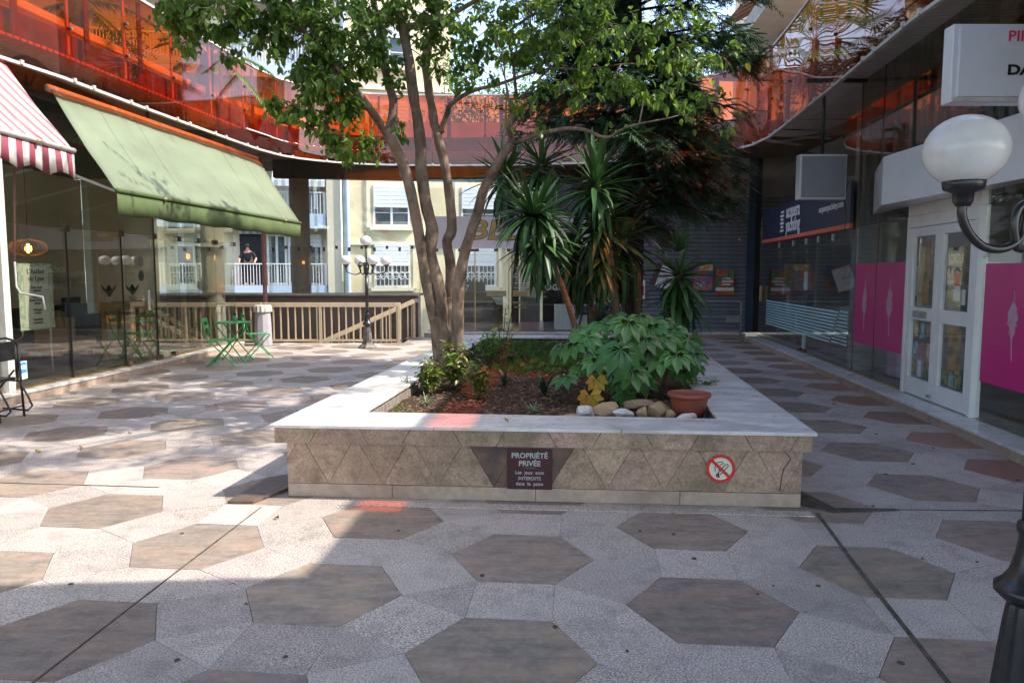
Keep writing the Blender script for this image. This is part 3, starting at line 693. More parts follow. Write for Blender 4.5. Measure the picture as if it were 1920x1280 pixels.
# parapet of the near part of the ring, overhead and behind the camera
nr = [RING[-1]] + NEAR + [RING[0]]
terrace_part(nr, SOF, 5.5, -.02, .14, 'concrete_parapet', 'solid concrete parapet of the balcony above the camera', 'parapet', 'concrete')
# ================================================================ BUILDINGS ACROSS THE STREET
def win(parent, x, z, w, h, Y, shut=.0, cross=True, grille=False, frame='white_paint', sill=True, glass='window_dark'):
    f = MB(); t = .09
    for lo, hi in (((x, Y - .06, z), (x + t, Y + .05, z + h)), ((x + w - t, Y - .06, z), (x + w, Y + .05, z + h)), ((x + t, Y - .06, z), (x + w - t, Y + .05, z + t)), ((x + t, Y - .06, z + h - t), (x + w - t, Y + .05, z + h)), ((x + w / 2 - .05, Y - .055, z + t), (x + w / 2 + .05, Y + .04, z + h - t))): f.bb(lo, hi)
    if cross:
        for k in (1, 2): f.bb((x + t, Y - .04, z + h * k / 3 - .02), (x + w - t, Y + .03, z + h * k / 3 + .02))
    wf = f.build('window', M[frame], parent); wf['kind'] = 'part' if False else wf.get('kind', ''); del wf['kind']
    MB().bb((x + .02, Y - .035, z + .02), (x + w - .02, Y - .012, z + h - .02)).build('pane', M[glass], wf)
    if shut: 
        n = int(h * shut / .16); zz = z + h
        for k in range(max(1, n)): MB().bb((x + .03, Y - .13, zz - (k + 1) * h * shut / n + .012), (x + w - .03, Y - .085, zz - k * h * shut / n)).build('shutter_slat', M['roller'], wf)
    if sill: MB().bb((x - .15, Y - .28, z - .16), (x + w + .15, Y + .02, z - .01)).build('sill', M['cream_trim'], parent)
    if grille:
        g = MB()
        for k in range(9): xx = x + .08 + (w - .16) * k / 8; g.bb((xx - .012, Y - .22, z), (xx + .012, Y - .196, z + h * .5))
        for zz in (z + .05, z + h * .25, z + h * .5): g.bb((x, Y - .195, zz - .015), (x + w, Y - .165, zz + .015))
        for k in range(6):
            xx = x + w * (k + .5) / 6; g.tube([(xx + .12 * math.cos(a), Y - .24, z + h * .27 + .17 * math.sin(a)) for a in [q * .524 for q in range(13)]], .012, 4, cap=False)
        g.build('window_grille', M['white_paint'], parent)
YF = 33.0
yb = empty('apartment_building', (2, YF, -3.2), 'cream yellow apartment building across the street behind the tree', 'building')
MB().bb((-7.45, YF, -3.2), (-2.6, YF + 9, 15.2)).build('wall', M['cream'], yb); MB().bb((-2.599, YF, -3.2), (11.0, YF + 9, 6.9)).build('wall', M['cream'], yb)
MB().bb((-7.5, YF - .1, 15.2), (-2.5, YF + 9, 15.6)).build('roof', M['cream_trim'], yb); MB().bb((-2.49, YF - .2, 6.9), (11.1, YF + 9, 7.2)).build('roof', M['terracotta'], yb)
for z in (2.95, 6.35, 9.7, 13.0): MB().bb((-7.4, YF - .14, z - .12), (10 if z < 6.6 else -2.65, YF + .01, z + .1)).build('string_course', M['cream_trim'], yb)
for zb in (.95, 3.65, 7.2, 10.6, ):
    for xw in (-6.15, -2.2, .9, 4.2): 
        if zb > 7 and xw > -3: continue
        win(yb, xw, zb, 1.62, 1.95 if zb < 3 else 1.85, YF - .02, shut={.95: .5, 3.65: .55, 7.2: .8, 10.6: .35}[zb] if xw != .9 else .75, grille=zb < 1.5)
        MB().bb((xw - .28, YF - .09, zb - .05), (xw - .12, YF + .01, zb + 2.2)).build('window_surround', M['cream_trim'], yb)
        MB().bb((xw + 1.74, YF - .09, zb - .05), (xw + 1.9, YF + .01, zb + 2.2)).build('window_surround', M['cream_trim'], yb)
dp = MB(); dp.tube([(-7.28, YF - .15, -3), (-7.28, YF - .15, 15)], .11, 8); dp.build('downpipe', M['pale_blue'], yb)
def balc(parent, x0, x1, z, Y, rail='white_paint', band='pale_blue', depth=1.1):
    MB().bb((x0, Y - depth, z - .16), (x1, Y, z)).build('balcony_slab', M['white_paint'], parent)
    MB().bb((x0, Y - depth - .05, z - .62), (x1, Y - depth - .001, z + .02)).build('balcony_apron', M[band], parent)
    g = MB(); x = x0 + .05
    while x < x1: g.bb((x, Y - depth - .02, z + .02), (x + .025, Y - depth + .005, z + .92)); x += .125
    g.build('balusters', M[rail], parent, kind='stuff')
    MB().bb((x0, Y - depth - .04, z + .92), (x1, Y - depth + .02, z + .97)).build('handrail', M[rail], parent)
    for xx in (x0, x1 - .06, (x0 + x1) / 2): MB().bb((xx, Y - depth - .035, z + .02), (xx + .06, Y - depth + .015, z + .919)).build('rail_post', M[rail], parent)
bb_ = empty('apartment_building', (-13, YF + 1, -3.2), 'pale apartment building with blue balconies where a man stands', 'building')
MB().bb((-30, YF + 1.2, -3.2), (-7.55, YF + 9, 16.0)).build('wall', M['pale_wall'], bb_)
MB().bb((-8.15, YF - .02, -3.2), (-7.56, YF + 1.19, 16.0)).build('side_wall', M['pale_wall'], bb_)
YB = YF + 1.2
for z in (1.04, 4.15, 7.3, 10.5, 13.6):
    balc(bb_, -30, -19.3, z, YB); balc(bb_, -19.1, -8.2, z, YB)
    for x0 in (-28, -24.5, -21.5, -17.6, -14.6, -12.2, -9.9):
        if abs(x0 + 12.2) < .1 and z < 2: continue
        win(bb_, x0, z + .02, 1.5, 2.25, YB - .03, shut=rng.choice([0, .25, .8, .5]), cross=False, sill=False, glass='curtain' if rng.random() < .5 else 'window_dark')
# black sheet standing in for the unlit inside of the doorway behind the man
MB().bb((-11.95, YB - .08, 1.06), (-10.85, YB - .02, 3.3)).build('black_doorway_sheet', M['black'], bb_)
win(bb_, -10.8, 1.06, .85, 2.25, YB - .05, cross=False, sill=False)
MB().bb((-12.0, YB - .5, 3.32), (-9.8, YB - .09, 3.42)).build('door_canopy', M['awning_grey'], bb_)
aw = MB(); aw.slab([(-10.4, YB - .05, 6.9), (-8.2, YB - .05, 6.9), (-8.2, YB - 1.5, 5.55), (-10.4, YB - 1.5, 5.55)], (0, -.7, .7), .02); aw.slab([(-10.4, YB - 1.5, 5.54), (-8.2, YB - 1.5, 5.54), (-8.2, YB - 1.51, 5.3), (-10.4, YB - 1.51, 5.3)], (0, -1, 0), .015)
aw.build('striped_balcony_awning', M['awning_grey'], bb_)
aw = MB(); aw.slab([(-16.5, YB - .05, 6.9), (-12.5, YB - .05, 6.9), (-12.5, YB - 1.4, 5.7), (-16.5, YB - 1.4, 5.7)], (0, -.7, .7), .02); aw.build('striped_balcony_awning', M['awning_grey'], bb_)
# building behind on the right with a brown awning high up
rbld = empty('apartment_building', (12, 27, -3.2), 'pale building end with a brown awning, half hidden behind the conifer', 'building')
MB().bb((9.6, 23.5, -3.2), (18, 33, 16)).build('wall', M['pale_wall'], rbld)
aw = MB(); aw.slab([(9.55, 23.8, 11.2), (9.55, 26.2, 11.2), (7.2, 26.2, 10.0), (7.2, 23.8, 10.0)], (-.45, 0, .9), .03)
for k in range(10): aw.bar((9.5, 23.9 + k * .25, 11.1), (7.2, 23.9 + k * .25, 9.9), .05, .04)
aw.build('striped_balcony_awning', M['awning_brown'], rbld)
for b_, ang in ((yb, R(13)), (bb_, R(13))):
    bpy.context.view_layer.update(); Pv = Vector((-7.5, YF, 0)); Rm = Matrix.Translation(Pv) @ Matrix.Rotation(ang, 4, 'Z') @ Matrix.Translation(-Pv)
    b_.matrix_world = Rm @ b_.matrix_world
# ================================================================ MAN ON THE BALCONY
def skinfig(name, verts, edges, radii, mat, parent=None, root=0, lv=2, **kw):
    me = bpy.data.meshes.new(name); me.from_pydata(verts, edges, []); me.materials.append(mat)
    o = put(name, me, parent); sk = o.modifiers.new('skin', 'SKIN'); sk.use_smooth_shade = True
    for i, v in enumerate(me.skin_vertices[0].data): v.radius = (radii[i], radii[i]) if not isinstance(radii[i], tuple) else radii[i]; v.use_root = (i == root)
    ss = o.modifiers.new('sub', 'SUBSURF'); ss.levels = lv; ss.render_levels = lv
    dg = bpy.context.evaluated_depsgraph_get(); m2 = bpy.data.meshes.new_from_object(o.evaluated_get(dg)); m2.polygons.foreach_set('use_smooth', [True] * len(m2.polygons))
    o.modifiers.clear(); o.data = m2; tag(o, **kw); return o
_q = Rm @ Vector((-11.55, YB - .80, 1.06)); px, py, pz = _q
man = empty('person', (px, py, pz), 'man in black t-shirt leaning on the white balcony rail', 'person')
V = [(0, .12, .95), (0, .10, 1.2), (0, .05, 1.42), (0, .03, 1.52), (0, .0, 1.66), (-.20, .06, 1.40), (-.36, -.02, 1.14), (-.30, -.22, .98), (-.27, -.27, .97), (.20, .06, 1.40), (.38, -.02, 1.14), (.36, -.22, .98), (.40, -.27, .97), (-.10, .12, .9), (-.12, .10, .5), (-.13, .12, .07), (-.13, 0, .03), (.10, .12, .9), (.13, .10, .5), (.15, .12, .07), (.15, 0, .03)]
E = [(0, 1), (1, 2), (2, 3), (3, 4), (2, 5), (5, 6), (6, 7), (7, 8), (2, 9), (9, 10), (10, 11), (11, 12), (0, 13), (13, 14), (14, 15), (15, 16), (0, 17), (17, 18), (18, 19), (19, 20)]
rr = [(.16, .13), (.18, .14), (.17, .12), .055, (.085, .105), .07, .055, .04, .045, .07, .055, .04, .045, .09, .065, .05, .04, .09, .065, .05, .04]
skinfig('body', V, E, rr, M['skin'], man)
skinfig('t_shirt', [V[i] for i in (0, 1, 2, 5, 6, 9, 10)], [(0, 1), (1, 2), (2, 3), (3, 4), (2, 5), (5, 6)], [(.19, .16), (.21, .165), (.19, .14), .09, .075, .09, .075], M['black_cloth'], man)
skinfig('trousers', [V[i] for i in (0, 13, 14, 15, 17, 18, 19)], [(0, 1), (1, 2), (2, 3), (0, 4), (4, 5), (5, 6)], [(.17, .14), .11, .085, .07, .11, .085, .07], M['black_cloth'], man)
hm = MB(); hm.lathe((0, .015, 1.66), [(.088, .03), (.098, .07), (.08, .12), (.03, .145)], 10); o = hm.build('hair', M['hair'], man, smooth=True, raw=True)
# ================================================================ REAR LEFT: RAILING, STAIRWELL, COLUMNS
def railing(x0, x1, Y, z0, z1, name, label, skip=()):
    r = empty(name, ((x0 + x1) / 2, Y, 0), label, 'railing')
    MB().bb((x0, Y - .03, z1 - .10), (x1, Y + .03, z1)).build('top_rail', M['rail_beige'], r, bevel=.004)
    MB().bb((x0, Y - .025, z0), (x1, Y + .025, z0 + .05)).build('bottom_rail', M['rail_beige'], r)
    n = int((x1 - x0) / .165); bm_ = MB().bb((-.014, -.02, z0 + .051), (.014, .02, z1 - .101)).mesh('baluster', M['rail_beige'])
    for k in range(n):
        x = x0 + (k + .5) * (x1 - x0) / n; b = put('baluster', bm_, r); b.location = (x - r.location.x, 0, 0); b.rotation_euler = (0, 0, rng.uniform(-.05, .05))
    for x in (x0 + .03, x1 - .03, x0 + (x1 - x0) * .42): MB().bb((x - .03, Y - .03, 0), (x + .03, Y + .03, z1 - .1)).build('rail_post', M['rail_beige'], r)
    return r
railing(-5.72, -2.56, 16.95, .03, .92, 'stair_railing', 'beige metal railing around the open stairwell behind the lamp post')
railing(-8.4, -5.76, 17.0, .03, .92, 'stair_railing', 'beige metal railing seen through the corner glass of the left shop')
sr = empty('stair_handrail', (-3.4, 17.6, 0), 'sloping beige handrail rising out of the stairwell', 'railing')
for yy in (17.25, 17.95):
    MB().bar((-4.75, yy, -.15), (-2.35, yy + .5, .93), .05, .10).build('sloping_rail', M['rail_beige'], sr)
    for k in range(9):
        x = -4.5 + k * .25; z = -.15 + (x + 4.75) / 2.4 * 1.08; y = yy + .5 * (x + 4.75) / 2.4
        MB().bb((x - .012, y - .012, -.6), (x + .012, y + .012, z - .05)).build('baluster', M['rail_beige'], sr)
MB().bb((-2.42, 18.0, 0), (-2.36, 18.06, .95)).build('rail_post', M['rail_beige'], sr)
par = empty('stairwell_parapet', (-4.4, 18.65, -2.8), 'brown granite parapet wall behind the stairwell', 'wall')
MB().bb((-9.0, 18.5, -2.8), (-2.34, 18.75, 1.03)).build('wall', M['parapet'], par)
MB().bb((-9.0, 18.44, 1.031), (-2.28, 19.6, 1.075)).build('coping', M['concrete'], par, bevel=.004)
MB().bb((-2.50, 16.99, -2.8), (-2.40, 18.49, -.31)).build('side_wall', M['parapet'], par)
MB().prism([(-2.34, 18.49), (-2.28, 18.49), (-2.28, 18.44), (-2.34, 18.44)], 0, 1.03).build('edge_trim', M['concrete'], par)
for k in range(9):
    MB().bb((-2.5 - .3 * (k + 1), 17.05, -.17 * (k + 1) - .17), (-2.5 - .3 * k, 18.49, -.17 * (k + 1))).build('stair_step', M['concrete'], par)
c_ = MB(); c_.lathe((-5.49, 19.35, 1.076), [(.25, 0), (.25, 3.32)], 32); c_.build('round_column', M['column'], label='round brown stone column behind the lamp post', cat='column', smooth=False)
c_ = MB(); c_.lathe((-6.98, 17.35, -.3), [(.25, 0), (.25, 4.7)], 32); c_.build('round_column', M['column_grey'], label='grey round column behind the glass corner of the left shop', cat='column')
c_ = MB(); c_.tube([(-6.03, 18.1, -.3), (-6.03, 18.1, 4.4)], .052, 12); c_.tube([(-6.03, 18.1, 2.02), (-6.03, 18.1, 2.06)], .062, 12); c_.build('drain_pipe', M['pink_pole'], label='thin dusty pink drain pipe beside the stairwell railing', cat='pipe')
MB().prism([(-6.0, 18.85), (3.0, 20.2), (3.0, 20.5), (-6.0, 19.15)], 3.98, 4.40).build('roof_beam', M['beam'], label='dark beam above the rear glazing', cat='beam')
# rear glass screen
gs = empty('glass_screen', (-4.3, 18.95, 1.08), 'frameless glass screen standing on the stairwell parapet', 'glass screen')
xs = [-6.2, -5.0, -3.75, -2.36]
for a, b in zip(xs[:-1], xs[1:]):
    MB().bb((a + .004, 18.9, 1.085), (b - .004, 18.91, 2.2)).build('glass_pane', M['glass'], gs); MB().bb((a + .004, 18.9, 2.208), (b - .004, 18.91, 4.39)).build('glass_pane', M['glass'], gs)
for x in xs: MB().bb((x - .005, 18.915, 1.085), (x + .005, 19.2, 4.3)).build('glass_fin', M['glass'], gs)
for k in range(12):
    x = -6.05 + k * .32; MB().bb((x - .03, 18.88, 2.15 + (.05 if k % 2 else -.01)), (x + .03, 18.93, 2.24 + (.04 if k % 2 else 0))).build('patch_clamp', M['clamp'], gs)
# ================================================================ REAR SHOP
rs_ = empty('rear_shopfront', (.4, 18.6, .12), 'glazed rear shop with gold letters on a pale sign band', 'shopfront')
xs = [-2.28, -.93, -.08, 1.35, 3.02]
def rY(x): return 18.72 - .03 * (x + 2.28)
for a, b in zip(xs[:-1], xs[1:]):
    for z0, z1 in ((.125, 2.2), (2.21, 4.38)):
        MB().prism([(a + .004, rY(a)), (b - .004, rY(b)), (b - .004, rY(b) + .01), (a + .004, rY(a) + .01)], z0, z1).build('glass_pane', M['glass'], rs_)
for x in xs[1:3]: MB().bb((x - .012, rY(x) - .02, .125), (x + .012, rY(x) + .03, 2.2)).build('edge_strip', M['brass'], rs_)
for x in (-1.9, -1.3, -.93, -.4, -.08, .5, 1.35, 2.2): MB().bb((x - .05 * (1 + (x == -.93)), rY(x) - .025, 2.13), (x + .05 * (1 + (x == -.93)), rY(x) + .03, 2.20)).build('patch_clamp', M['clamp'], rs_)
for x in (-.45, .1): MB().bb((x - .08, rY(x) - .02, .13), (x + .08, rY(x) + .03, .22)).build('patch_clamp', M['brass'], rs_)
MB().prism([(-1.98, rY(-1.98) - .05), (2.1, rY(2.1) - .05), (2.1, rY(2.1) - .015), (-1.98, rY(-1.98) - .015)], 2.21, 3.0).build('sign_band', M['lavender'], rs_)
text('BEL', .66, M['black'], rs_, (-1.13, rY(-1.13) - .056, 2.64), xdir=(1, -.03, 0), extrude=.002, align='LEFT', shear=.18, sx=1.32, bold=.026)
text('BEL', .66, M['gold'], rs_, (-1.13, rY(-1.13) - .061, 2.64), xdir=(1, -.03, 0), extrude=.003, align='LEFT', shear=.18, sx=1.32, bold=.014)
text('HORAIRES', .085, M['mirror_text'], rs_, (.38, rY(.4) - .006, 1.62), xdir=(1, -.03, 0), bold=.002, sx=1.2)
text('du Lundi au Samedi\n9h00-12h     15h-18h\n\net Samedi 9h à 12h', .075, M['mirror_text'], rs_, (.38, rY(.4) - .006, 1.46), xdir=(1, -.03, 0), bold=.001, sx=1.1)
fr = MB(); P = [(.02, 1.28), (.06, 1.22), (.72, 1.22), (.76, 1.28), (.76, 1.66), (.72, 1.72), (.06, 1.72), (.02, 1.66)]
for a, b in zip(P, P[1:] + P[:1]): fr.bar((a[0], rY(.4) - .004, a[1]), (b[0], rY(.4) - .004, b[1]), .008, .004, up=(0, 1, 0))
fr.build('decal_border', M['mirror_text'], rs_)
text('LOCATION', .2, M['mirror_text'], rs_, (1.35, rY(1.35) - .006, 1.67), xdir=(1, -.03, 0), bold=.006, sx=1.15); text('LOGEMENTS', .2, M['mirror_text'], rs_, (1.35, rY(1.35) - .006, 1.23), xdir=(1, -.03, 0), bold=.006, sx=1.15)
text('97', .2, M['mirror_text'], rs_, (-1.2, rY(-1.2) - .004, 1.22), bold=.006, shear=.2)
# interior of the rear shop
ri = empty('rear_shop_interior', (.5, 21, 0), 'dim office interior behind the rear shop window', 'room'); ri['kind'] = 'structure'; del ri['category']; del ri['label']
MB().bb((-2.2, 19.25, -.1), (3.2, 23.5, .10)).build('room_floor', M['room_floor'], ri)
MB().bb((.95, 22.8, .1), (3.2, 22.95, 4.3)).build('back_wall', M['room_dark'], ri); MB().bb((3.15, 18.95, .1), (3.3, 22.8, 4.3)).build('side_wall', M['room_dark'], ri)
MB().bb((-.02, 21.4, .1), (.2, 21.6, 4.3)).build('brown_pillar', M['wood_dark'], ri)
MB().bb((.25, 22.6, .1), (.85, 22.7, 2.4)).build('grey_door', M['grey_wall'], ri)
ct = empty('reception_counter', (-1.0, 20.3, .1), 'long dark wood reception counter inside the rear shop', 'counter')
MB().bb((-2.0, 20.1, .1), (-.25, 20.6, 1.03)).build('front', M['wood_dark'], ct); MB().bb((-2.05, 20.05, 1.031), (-.2, 20.7, 1.07)).build('top', M['wood_dark'], ct); MB().bb((-1.35, 20.75, 1.071), (-.75, 20.85, 1.35)).build('screen', M['grey_wall'], ct)
for x, l in ((-.68, 'upper left pale wooden shelf board in the rear shop'), (.02, 'pale wooden shelf board right of the pillar in the rear shop')):
    MB().bb((x, 19.6, .98), (x + .52, 19.9, 1.12)).build('shelf_board', M['wood_light'], label=l, cat='shelf')
for k, (x, z, w) in enumerate(((.02, .78, .4), (.06, .66, .35))): MB().bb((x, 19.8, z), (x + w, 20.1, z + .04)).build('shelf_board', M['wood_light'], label='thin low shelf board in the rear shop, %s of two' % ('upper' if k == 0 else 'lower'), cat='shelf')
MB().bb((1.15, 19.6, .1), (2.0, 20.2, .75)).build('white_cabinet', M['white_paint'], label='low white cabinet in the rear shop beside the navy chair', cat='cabinet', bevel=.01)
nc = empty('lounge_chair', (2.1, 20.2, .1), 'navy upholstered chair behind the rear shop glass', 'chair')
MB().bb((1.75, 19.5, .5), (2.5, 20.1, .74)).build('seat', M['navy'], nc, bevel=.05); MB().bb((1.95, 20.02, .7), (2.5, 20.2, 1.35)).build('backrest', M['navy'], nc, bevel=.05)
for x, y, dx in ((1.85, 19.55, -.12), (2.4, 19.55, .1), (1.85, 20.05, -.1), (2.4, 20.05, .1)): MB().bar((x, y, .5), (x + dx, y, .1), .035).build('leg', M['black'], nc)
# ================================================================ ROLLER SHUTTER WALL
sw = empty('roller_shutter', (4.5, 18.4, .12), 'closed dark grey roller shutter in the rear right corner', 'shutter')
def sY(x): return 18.55 - .03 * (x - 3)
slm = MB()
for k in range(8):
    a0, a1 = k / 8, (k + 1) / 8
prof = [(0, 0), (-.012, .008), (-.026, .03), (-.026, .06), (-.012, .088), (0, .096)]
v = [];
for x in (3.12, 5.82):
    for dy, dz in prof: v.append((x, sY(x) + dy, dz))
    v.append((x, sY(x) + .004, .048))
n = len(prof) + 1
slm.add(v, [(i, i + 1, n + i + 1, n + i) for i in range(n - 2)] + [(n - 2, n - 1, 2 * n - 1, 2 * n - 2), (n - 1, 0, n, 2 * n - 1)])
slmesh = slm.mesh('shutter_slat', M['shutter'])
for k in range(33):
    o = put('shutter_slat', slmesh, sw); o.location = (-sw.location.x, -sw.location.y, .135 + k * .1 - sw.location.z)
MB().prism([(5.83, sY(5.83) - .06), (6.0, sY(6) - .06), (6.0, sY(6) + .05), (5.83, sY(5.83) + .05)], .121, 4.39).build('side_guide', M['shutter_frame'], sw)
MB().prism([(3.0, sY(3) - .05), (3.11, sY(3) - .05), (3.11, sY(3) + .05), (3.0, sY(3) + .05)], .121, 4.39).build('side_guide', M['grey_wall'], sw)
MB().prism([(3.12, sY(3) - .05), (5.82, sY(5.8) - .05), (5.82, sY(5.8) + .1), (3.12, sY(3) + .1)], 3.44, 4.39).build('shutter_box', M['grey_wall'], sw)
lock = MB(); lock.tube([(5.62, sY(5.6) - .04, 2.42), (5.62, sY(5.6) + .0, 2.42)], .03, 10); lock.build('lock_knob', M['sign_white'], sw)
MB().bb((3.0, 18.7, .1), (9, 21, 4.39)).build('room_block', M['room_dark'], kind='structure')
def poster(name, x0, x1, z0, z1, Y, mats, label, cat='poster', tilt=0, texts=(), blocks=()):
    p = empty(name, ((x0 + x1) / 2, Y, z0), label, cat); w = x1 - x0; h = z1 - z0
    MB().bb((x0, Y - .006, z0), (x1, Y, z1)).build('sheet', M[mats], p)
    for (a, b, c, d, m) in blocks: MB().bb((x0 + a * w, Y - .009, z0 + b * h), (x0 + c * w, Y - .0065, z0 + d * h)).build('printed_block', M[m], p)
    for (t, s, u, v_, m) in texts: text(t, s, M[m], p, (x0 + u * w, Y - .011, z0 + v_ * h))
    p.rotation_euler = (0, tilt, 0); return p
yS = 18.39
poster('poster', 4.50, 4.97, 1.17, 1.80, yS, 'poster_a', 'orange and blue travel poster on the dark roller shutter', blocks=((.3, .78, 1, 1, 'poster_e'), (.12, .1, .6, .3, 'poster_d')))
poster('poster', 5.05, 5.50, 1.05, 1.66, yS, 'poster_b', 'red, green and yellow poster with white text bars, rightmost on the shutter', blocks=((.35, .64, .8, .70, 'white_vinyl'), (.35, .52, .95, .58, 'white_vinyl'), (.35, .40, .8, .46, 'white_vinyl'), (0, .17, 1, .3, 'white_vinyl')), texts=(('JAZZ A LA CONCHA', .035, .5, .235, 'ink'),)) if False else poster('poster', 5.05, 5.50, 1.05, 1.66, yS, 'poster_b', 'red, green and yellow poster with white text bars, rightmost on the shutter', blocks=((.35, .64, .8, .70, 'white_vinyl'), (.35, .52, .95, .58, 'white_vinyl'), (.35, .40, .8, .46, 'white_vinyl'), (0, .17, 1, .3, 'white_vinyl')))
poster('poster', 3.38, 3.95, 1.22, 1.78, yS, 'paper', 'white and maroon poster behind the small yucca on the shutter', tilt=.35, blocks=((0, 0, .25, 1, 'maroon'),), texts=(('VENTE', .1, .45, .5, 'ink'),))
poster('poster', 3.14, 3.3, .95, 1.42, yS, 'paper', 'narrow white notice at the left edge of the roller shutter', blocks=((.2, .2, .8, .7, 'red_ink'),))
# ---- crowd barrier
ba = empty('crowd_barrier', (4.7, 17.5, 0), 'grey steel crowd barrier standing before the roller shutter', 'barrier')
t_ = MB(); t_.tube([(4.05, 17.5, .05), (4.05, 17.5, .88), (4.1, 17.5, .93), (5.36, 17.5, .93), (5.42, 17.5, .87), (5.42, 17.5, .02)], .02, 8); t_.build('frame', M['grey_metal'], ba, smooth=True)
for z in (.58, .22): MB().tube([(4.05, 17.5, z), (5.42, 17.5, z)], .014, 8).build('cross_tube', M['grey_metal'], ba)
MB().bb((5.06, 17.46, .43), (5.38, 17.48, .57)).build('name_plate', M['grey_metal'], ba, bevel=.01)
for x in (4.05, 5.42): MB().tube([(x, 17.25, .015), (x, 17.5, .04), (x, 17.75, .015)], .016, 6).build('foot', M['grey_metal'], ba)
MB().tube([(5.42, 17.5, .74), (5.5, 17.5, .74)], .012, 6).build('hook', M['grey_metal'], ba)
# ================================================================ LEFT SHOP
ls = empty('left_shopfront', (-6.2, 11, .12), 'tinted frameless glass front of the left-hand shop behind the awnings', 'shopfront')
ys = [5.1, 6.5, 7.8, 9.1, 10.3, 11.55, 12.5, 13.4, 14.2, 15.0, 15.94]
def pane2(A, B, z0, z1, mat, parent, name='glass_pane', th=.01):
    A = Vector(A); B = Vector(B); d = (B - A).normalized(); n = Vector((-d.y, d.x)) * th; g = d * .004
    return MB().prism([tuple(A + g), tuple(B - g), tuple(B - g + n), tuple(A + g + n)], z0, z1).build(name, M[mat], parent)
for a, b in zip(ys[:-1], ys[1:]):
    pane2(LG(a), LG(b), .125, 2.2, 'glass_left', ls); pane2(LG(a), LG(b), 2.21, 4.38, 'glass_left', ls)
for y in ys[1:]:
    p = LG(y); MB().bb((p.x + .012, y - .045, 2.16), (p.x + .045, y + .045, 2.25)).build('patch_clamp', M['clamp'], ls)
for y in (12.45, 12.56, 13.1, 11.62): p = LG(y); MB().bb((p.x + .012, y - .05, .13), (p.x + .04, y + .05, .21)).build('patch_clamp', M['clamp'], ls)
for y in (10.3, 11.55, 12.5): p = LG(y); MB().bb((p.x + .002, y - .008, .126), (p.x + .02, y + .008, 2.2 if y != 12.5 else 4.3)).build('black_joint', M['black'], ls)
for y in (13.4, 14.2, 15.0): p = LG(y); MB().bb((p.x - .25, y - .005, .126), (p.x - .004, y + .005, 4.3)).build('glass_fin', M['glass_left'], ls)
a, b = LG(5.1), LG(15.94)
for y0, y1 in zip(ys[:-1], ys[1:]):
    p, q = LG(y0), LG(y1); MB().bar((p.x + .015, p.y + .01, .13), (q.x + .015, q.y - .01, .13), .03, .02).build('sill_strip', M['brass'], ls)
p = LG(9.1); MB().bb((p.x - .05, 9.03, .12), (p.x + .07, 9.15, 4.39)).build('door_post', M['steel'], ls)
# corner return and rear glazing of the left shop
pane2((-5.97, 15.98), (-8.45, 16.2), .125, 2.2, 'glass', ls); pane2((-5.97, 15.98), (-8.45, 16.2), 2.21, 4.38, 'glass', ls)
li = empty('left_shop_interior', (-8.5, 11, 0), None, None); li['kind'] = 'structure'
MB().bb((-12.2, 4.5, .0), (-6.42, 16.3, .11)).build('room_floor', M['room_floor'], li)
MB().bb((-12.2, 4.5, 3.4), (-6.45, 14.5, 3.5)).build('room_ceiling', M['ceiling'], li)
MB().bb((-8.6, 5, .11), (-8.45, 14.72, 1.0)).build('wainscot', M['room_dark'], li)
MB().bb((-8.6, 5, 1.001), (-8.46, 14.72, 3.4)).build('partition_wall', M['room_wall'], li)
MB().bb((-8.6, 14.98, .11), (-8.46, 17.8, 4.3)).build('partition_wall', M['room_wall'], li)
MB().bb((-8.44, 5, 2.28), (-8.25, 12.1, 2.62)).build('black_header', M['black'], li)
MB().bb((-8.44, 8.2, 1.02), (-8.36, 11.1, 2.27)).build('timber_screen', M['wood_dark'], li)
for k in range(20): MB().bb((-8.355, 8.25 + k * .14, 1.03), (-8.32, 8.32 + k * .14, 2.27)).build('timber_batten', M['wood'], li)
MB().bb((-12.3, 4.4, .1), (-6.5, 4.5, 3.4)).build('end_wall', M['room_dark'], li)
def lettering_back(t, z, y, s=.3): text(t, s, M['mirror_text'], li, (-8.44, y, z), xdir=(0, 1, 0), bold=.004, mirror=True)
lettering_back('LOCATION', 1.92, 11.3, .26); lettering_back('DE', 1.68, 11.6, .2); lettering_back('LOGEMENTS', 1.42, 11.7, .26); lettering_back('04.93.97.97', 1.42, 13.9, .26)
def tubeo(name, pts, r, mat, parent=None, n=8, **kw): return MB().tube(pts, r, n).build(name, M[mat], parent, smooth=True, **kw)
# menu poster
mp = empty('menu_poster', (-6.36, 9.75, .86), 'tall pale green menu poster with leaf border on the left shop glass', 'poster')
A, B = LG(9.42) - Vector((.03, 0)), LG(10.05) - Vector((.03, 0))
MB().prism([tuple(A), tuple(B), (B.x - .005, B.y), (A.x - .005, A.y)], .86, 1.72).build('sheet', M['paper_green'], mp)
_d = (B - A).normalized(); _n = Vector((_d.y, -_d.x)); _a = A + _d * .09; _b = B - _d * .09
MB().prism([tuple(_a + _n * .004), tuple(_b + _n * .004), tuple(_b + _n * .001), tuple(_a + _n * .001)], .90, 1.68).build('inner_sheet', M['paper'], mp)
text("L'Atelier\nde Lyse", .095, M['ink'], mp, tuple((A + B) / 2 + _n * .007) + (1.57,), xdir=(_d.x, _d.y, 0)); 
tx = 'Soins visage\nEpilation\n\nManucure\nBeauté des pieds\nVernis\n\nMassages\nForfaits\n\nMaquillage\nExtensions'
t = text(tx, .042, M['ink'], mp, tuple((A + B) / 2 + _n * .007) + (1.18,), xdir=(_d.x, _d.y, 0))
st = empty('payment_sticker', (LG(9.35).x + .02, 9.35, .25), 'small blue and white card-payment sticker low on the left glass', 'sticker')
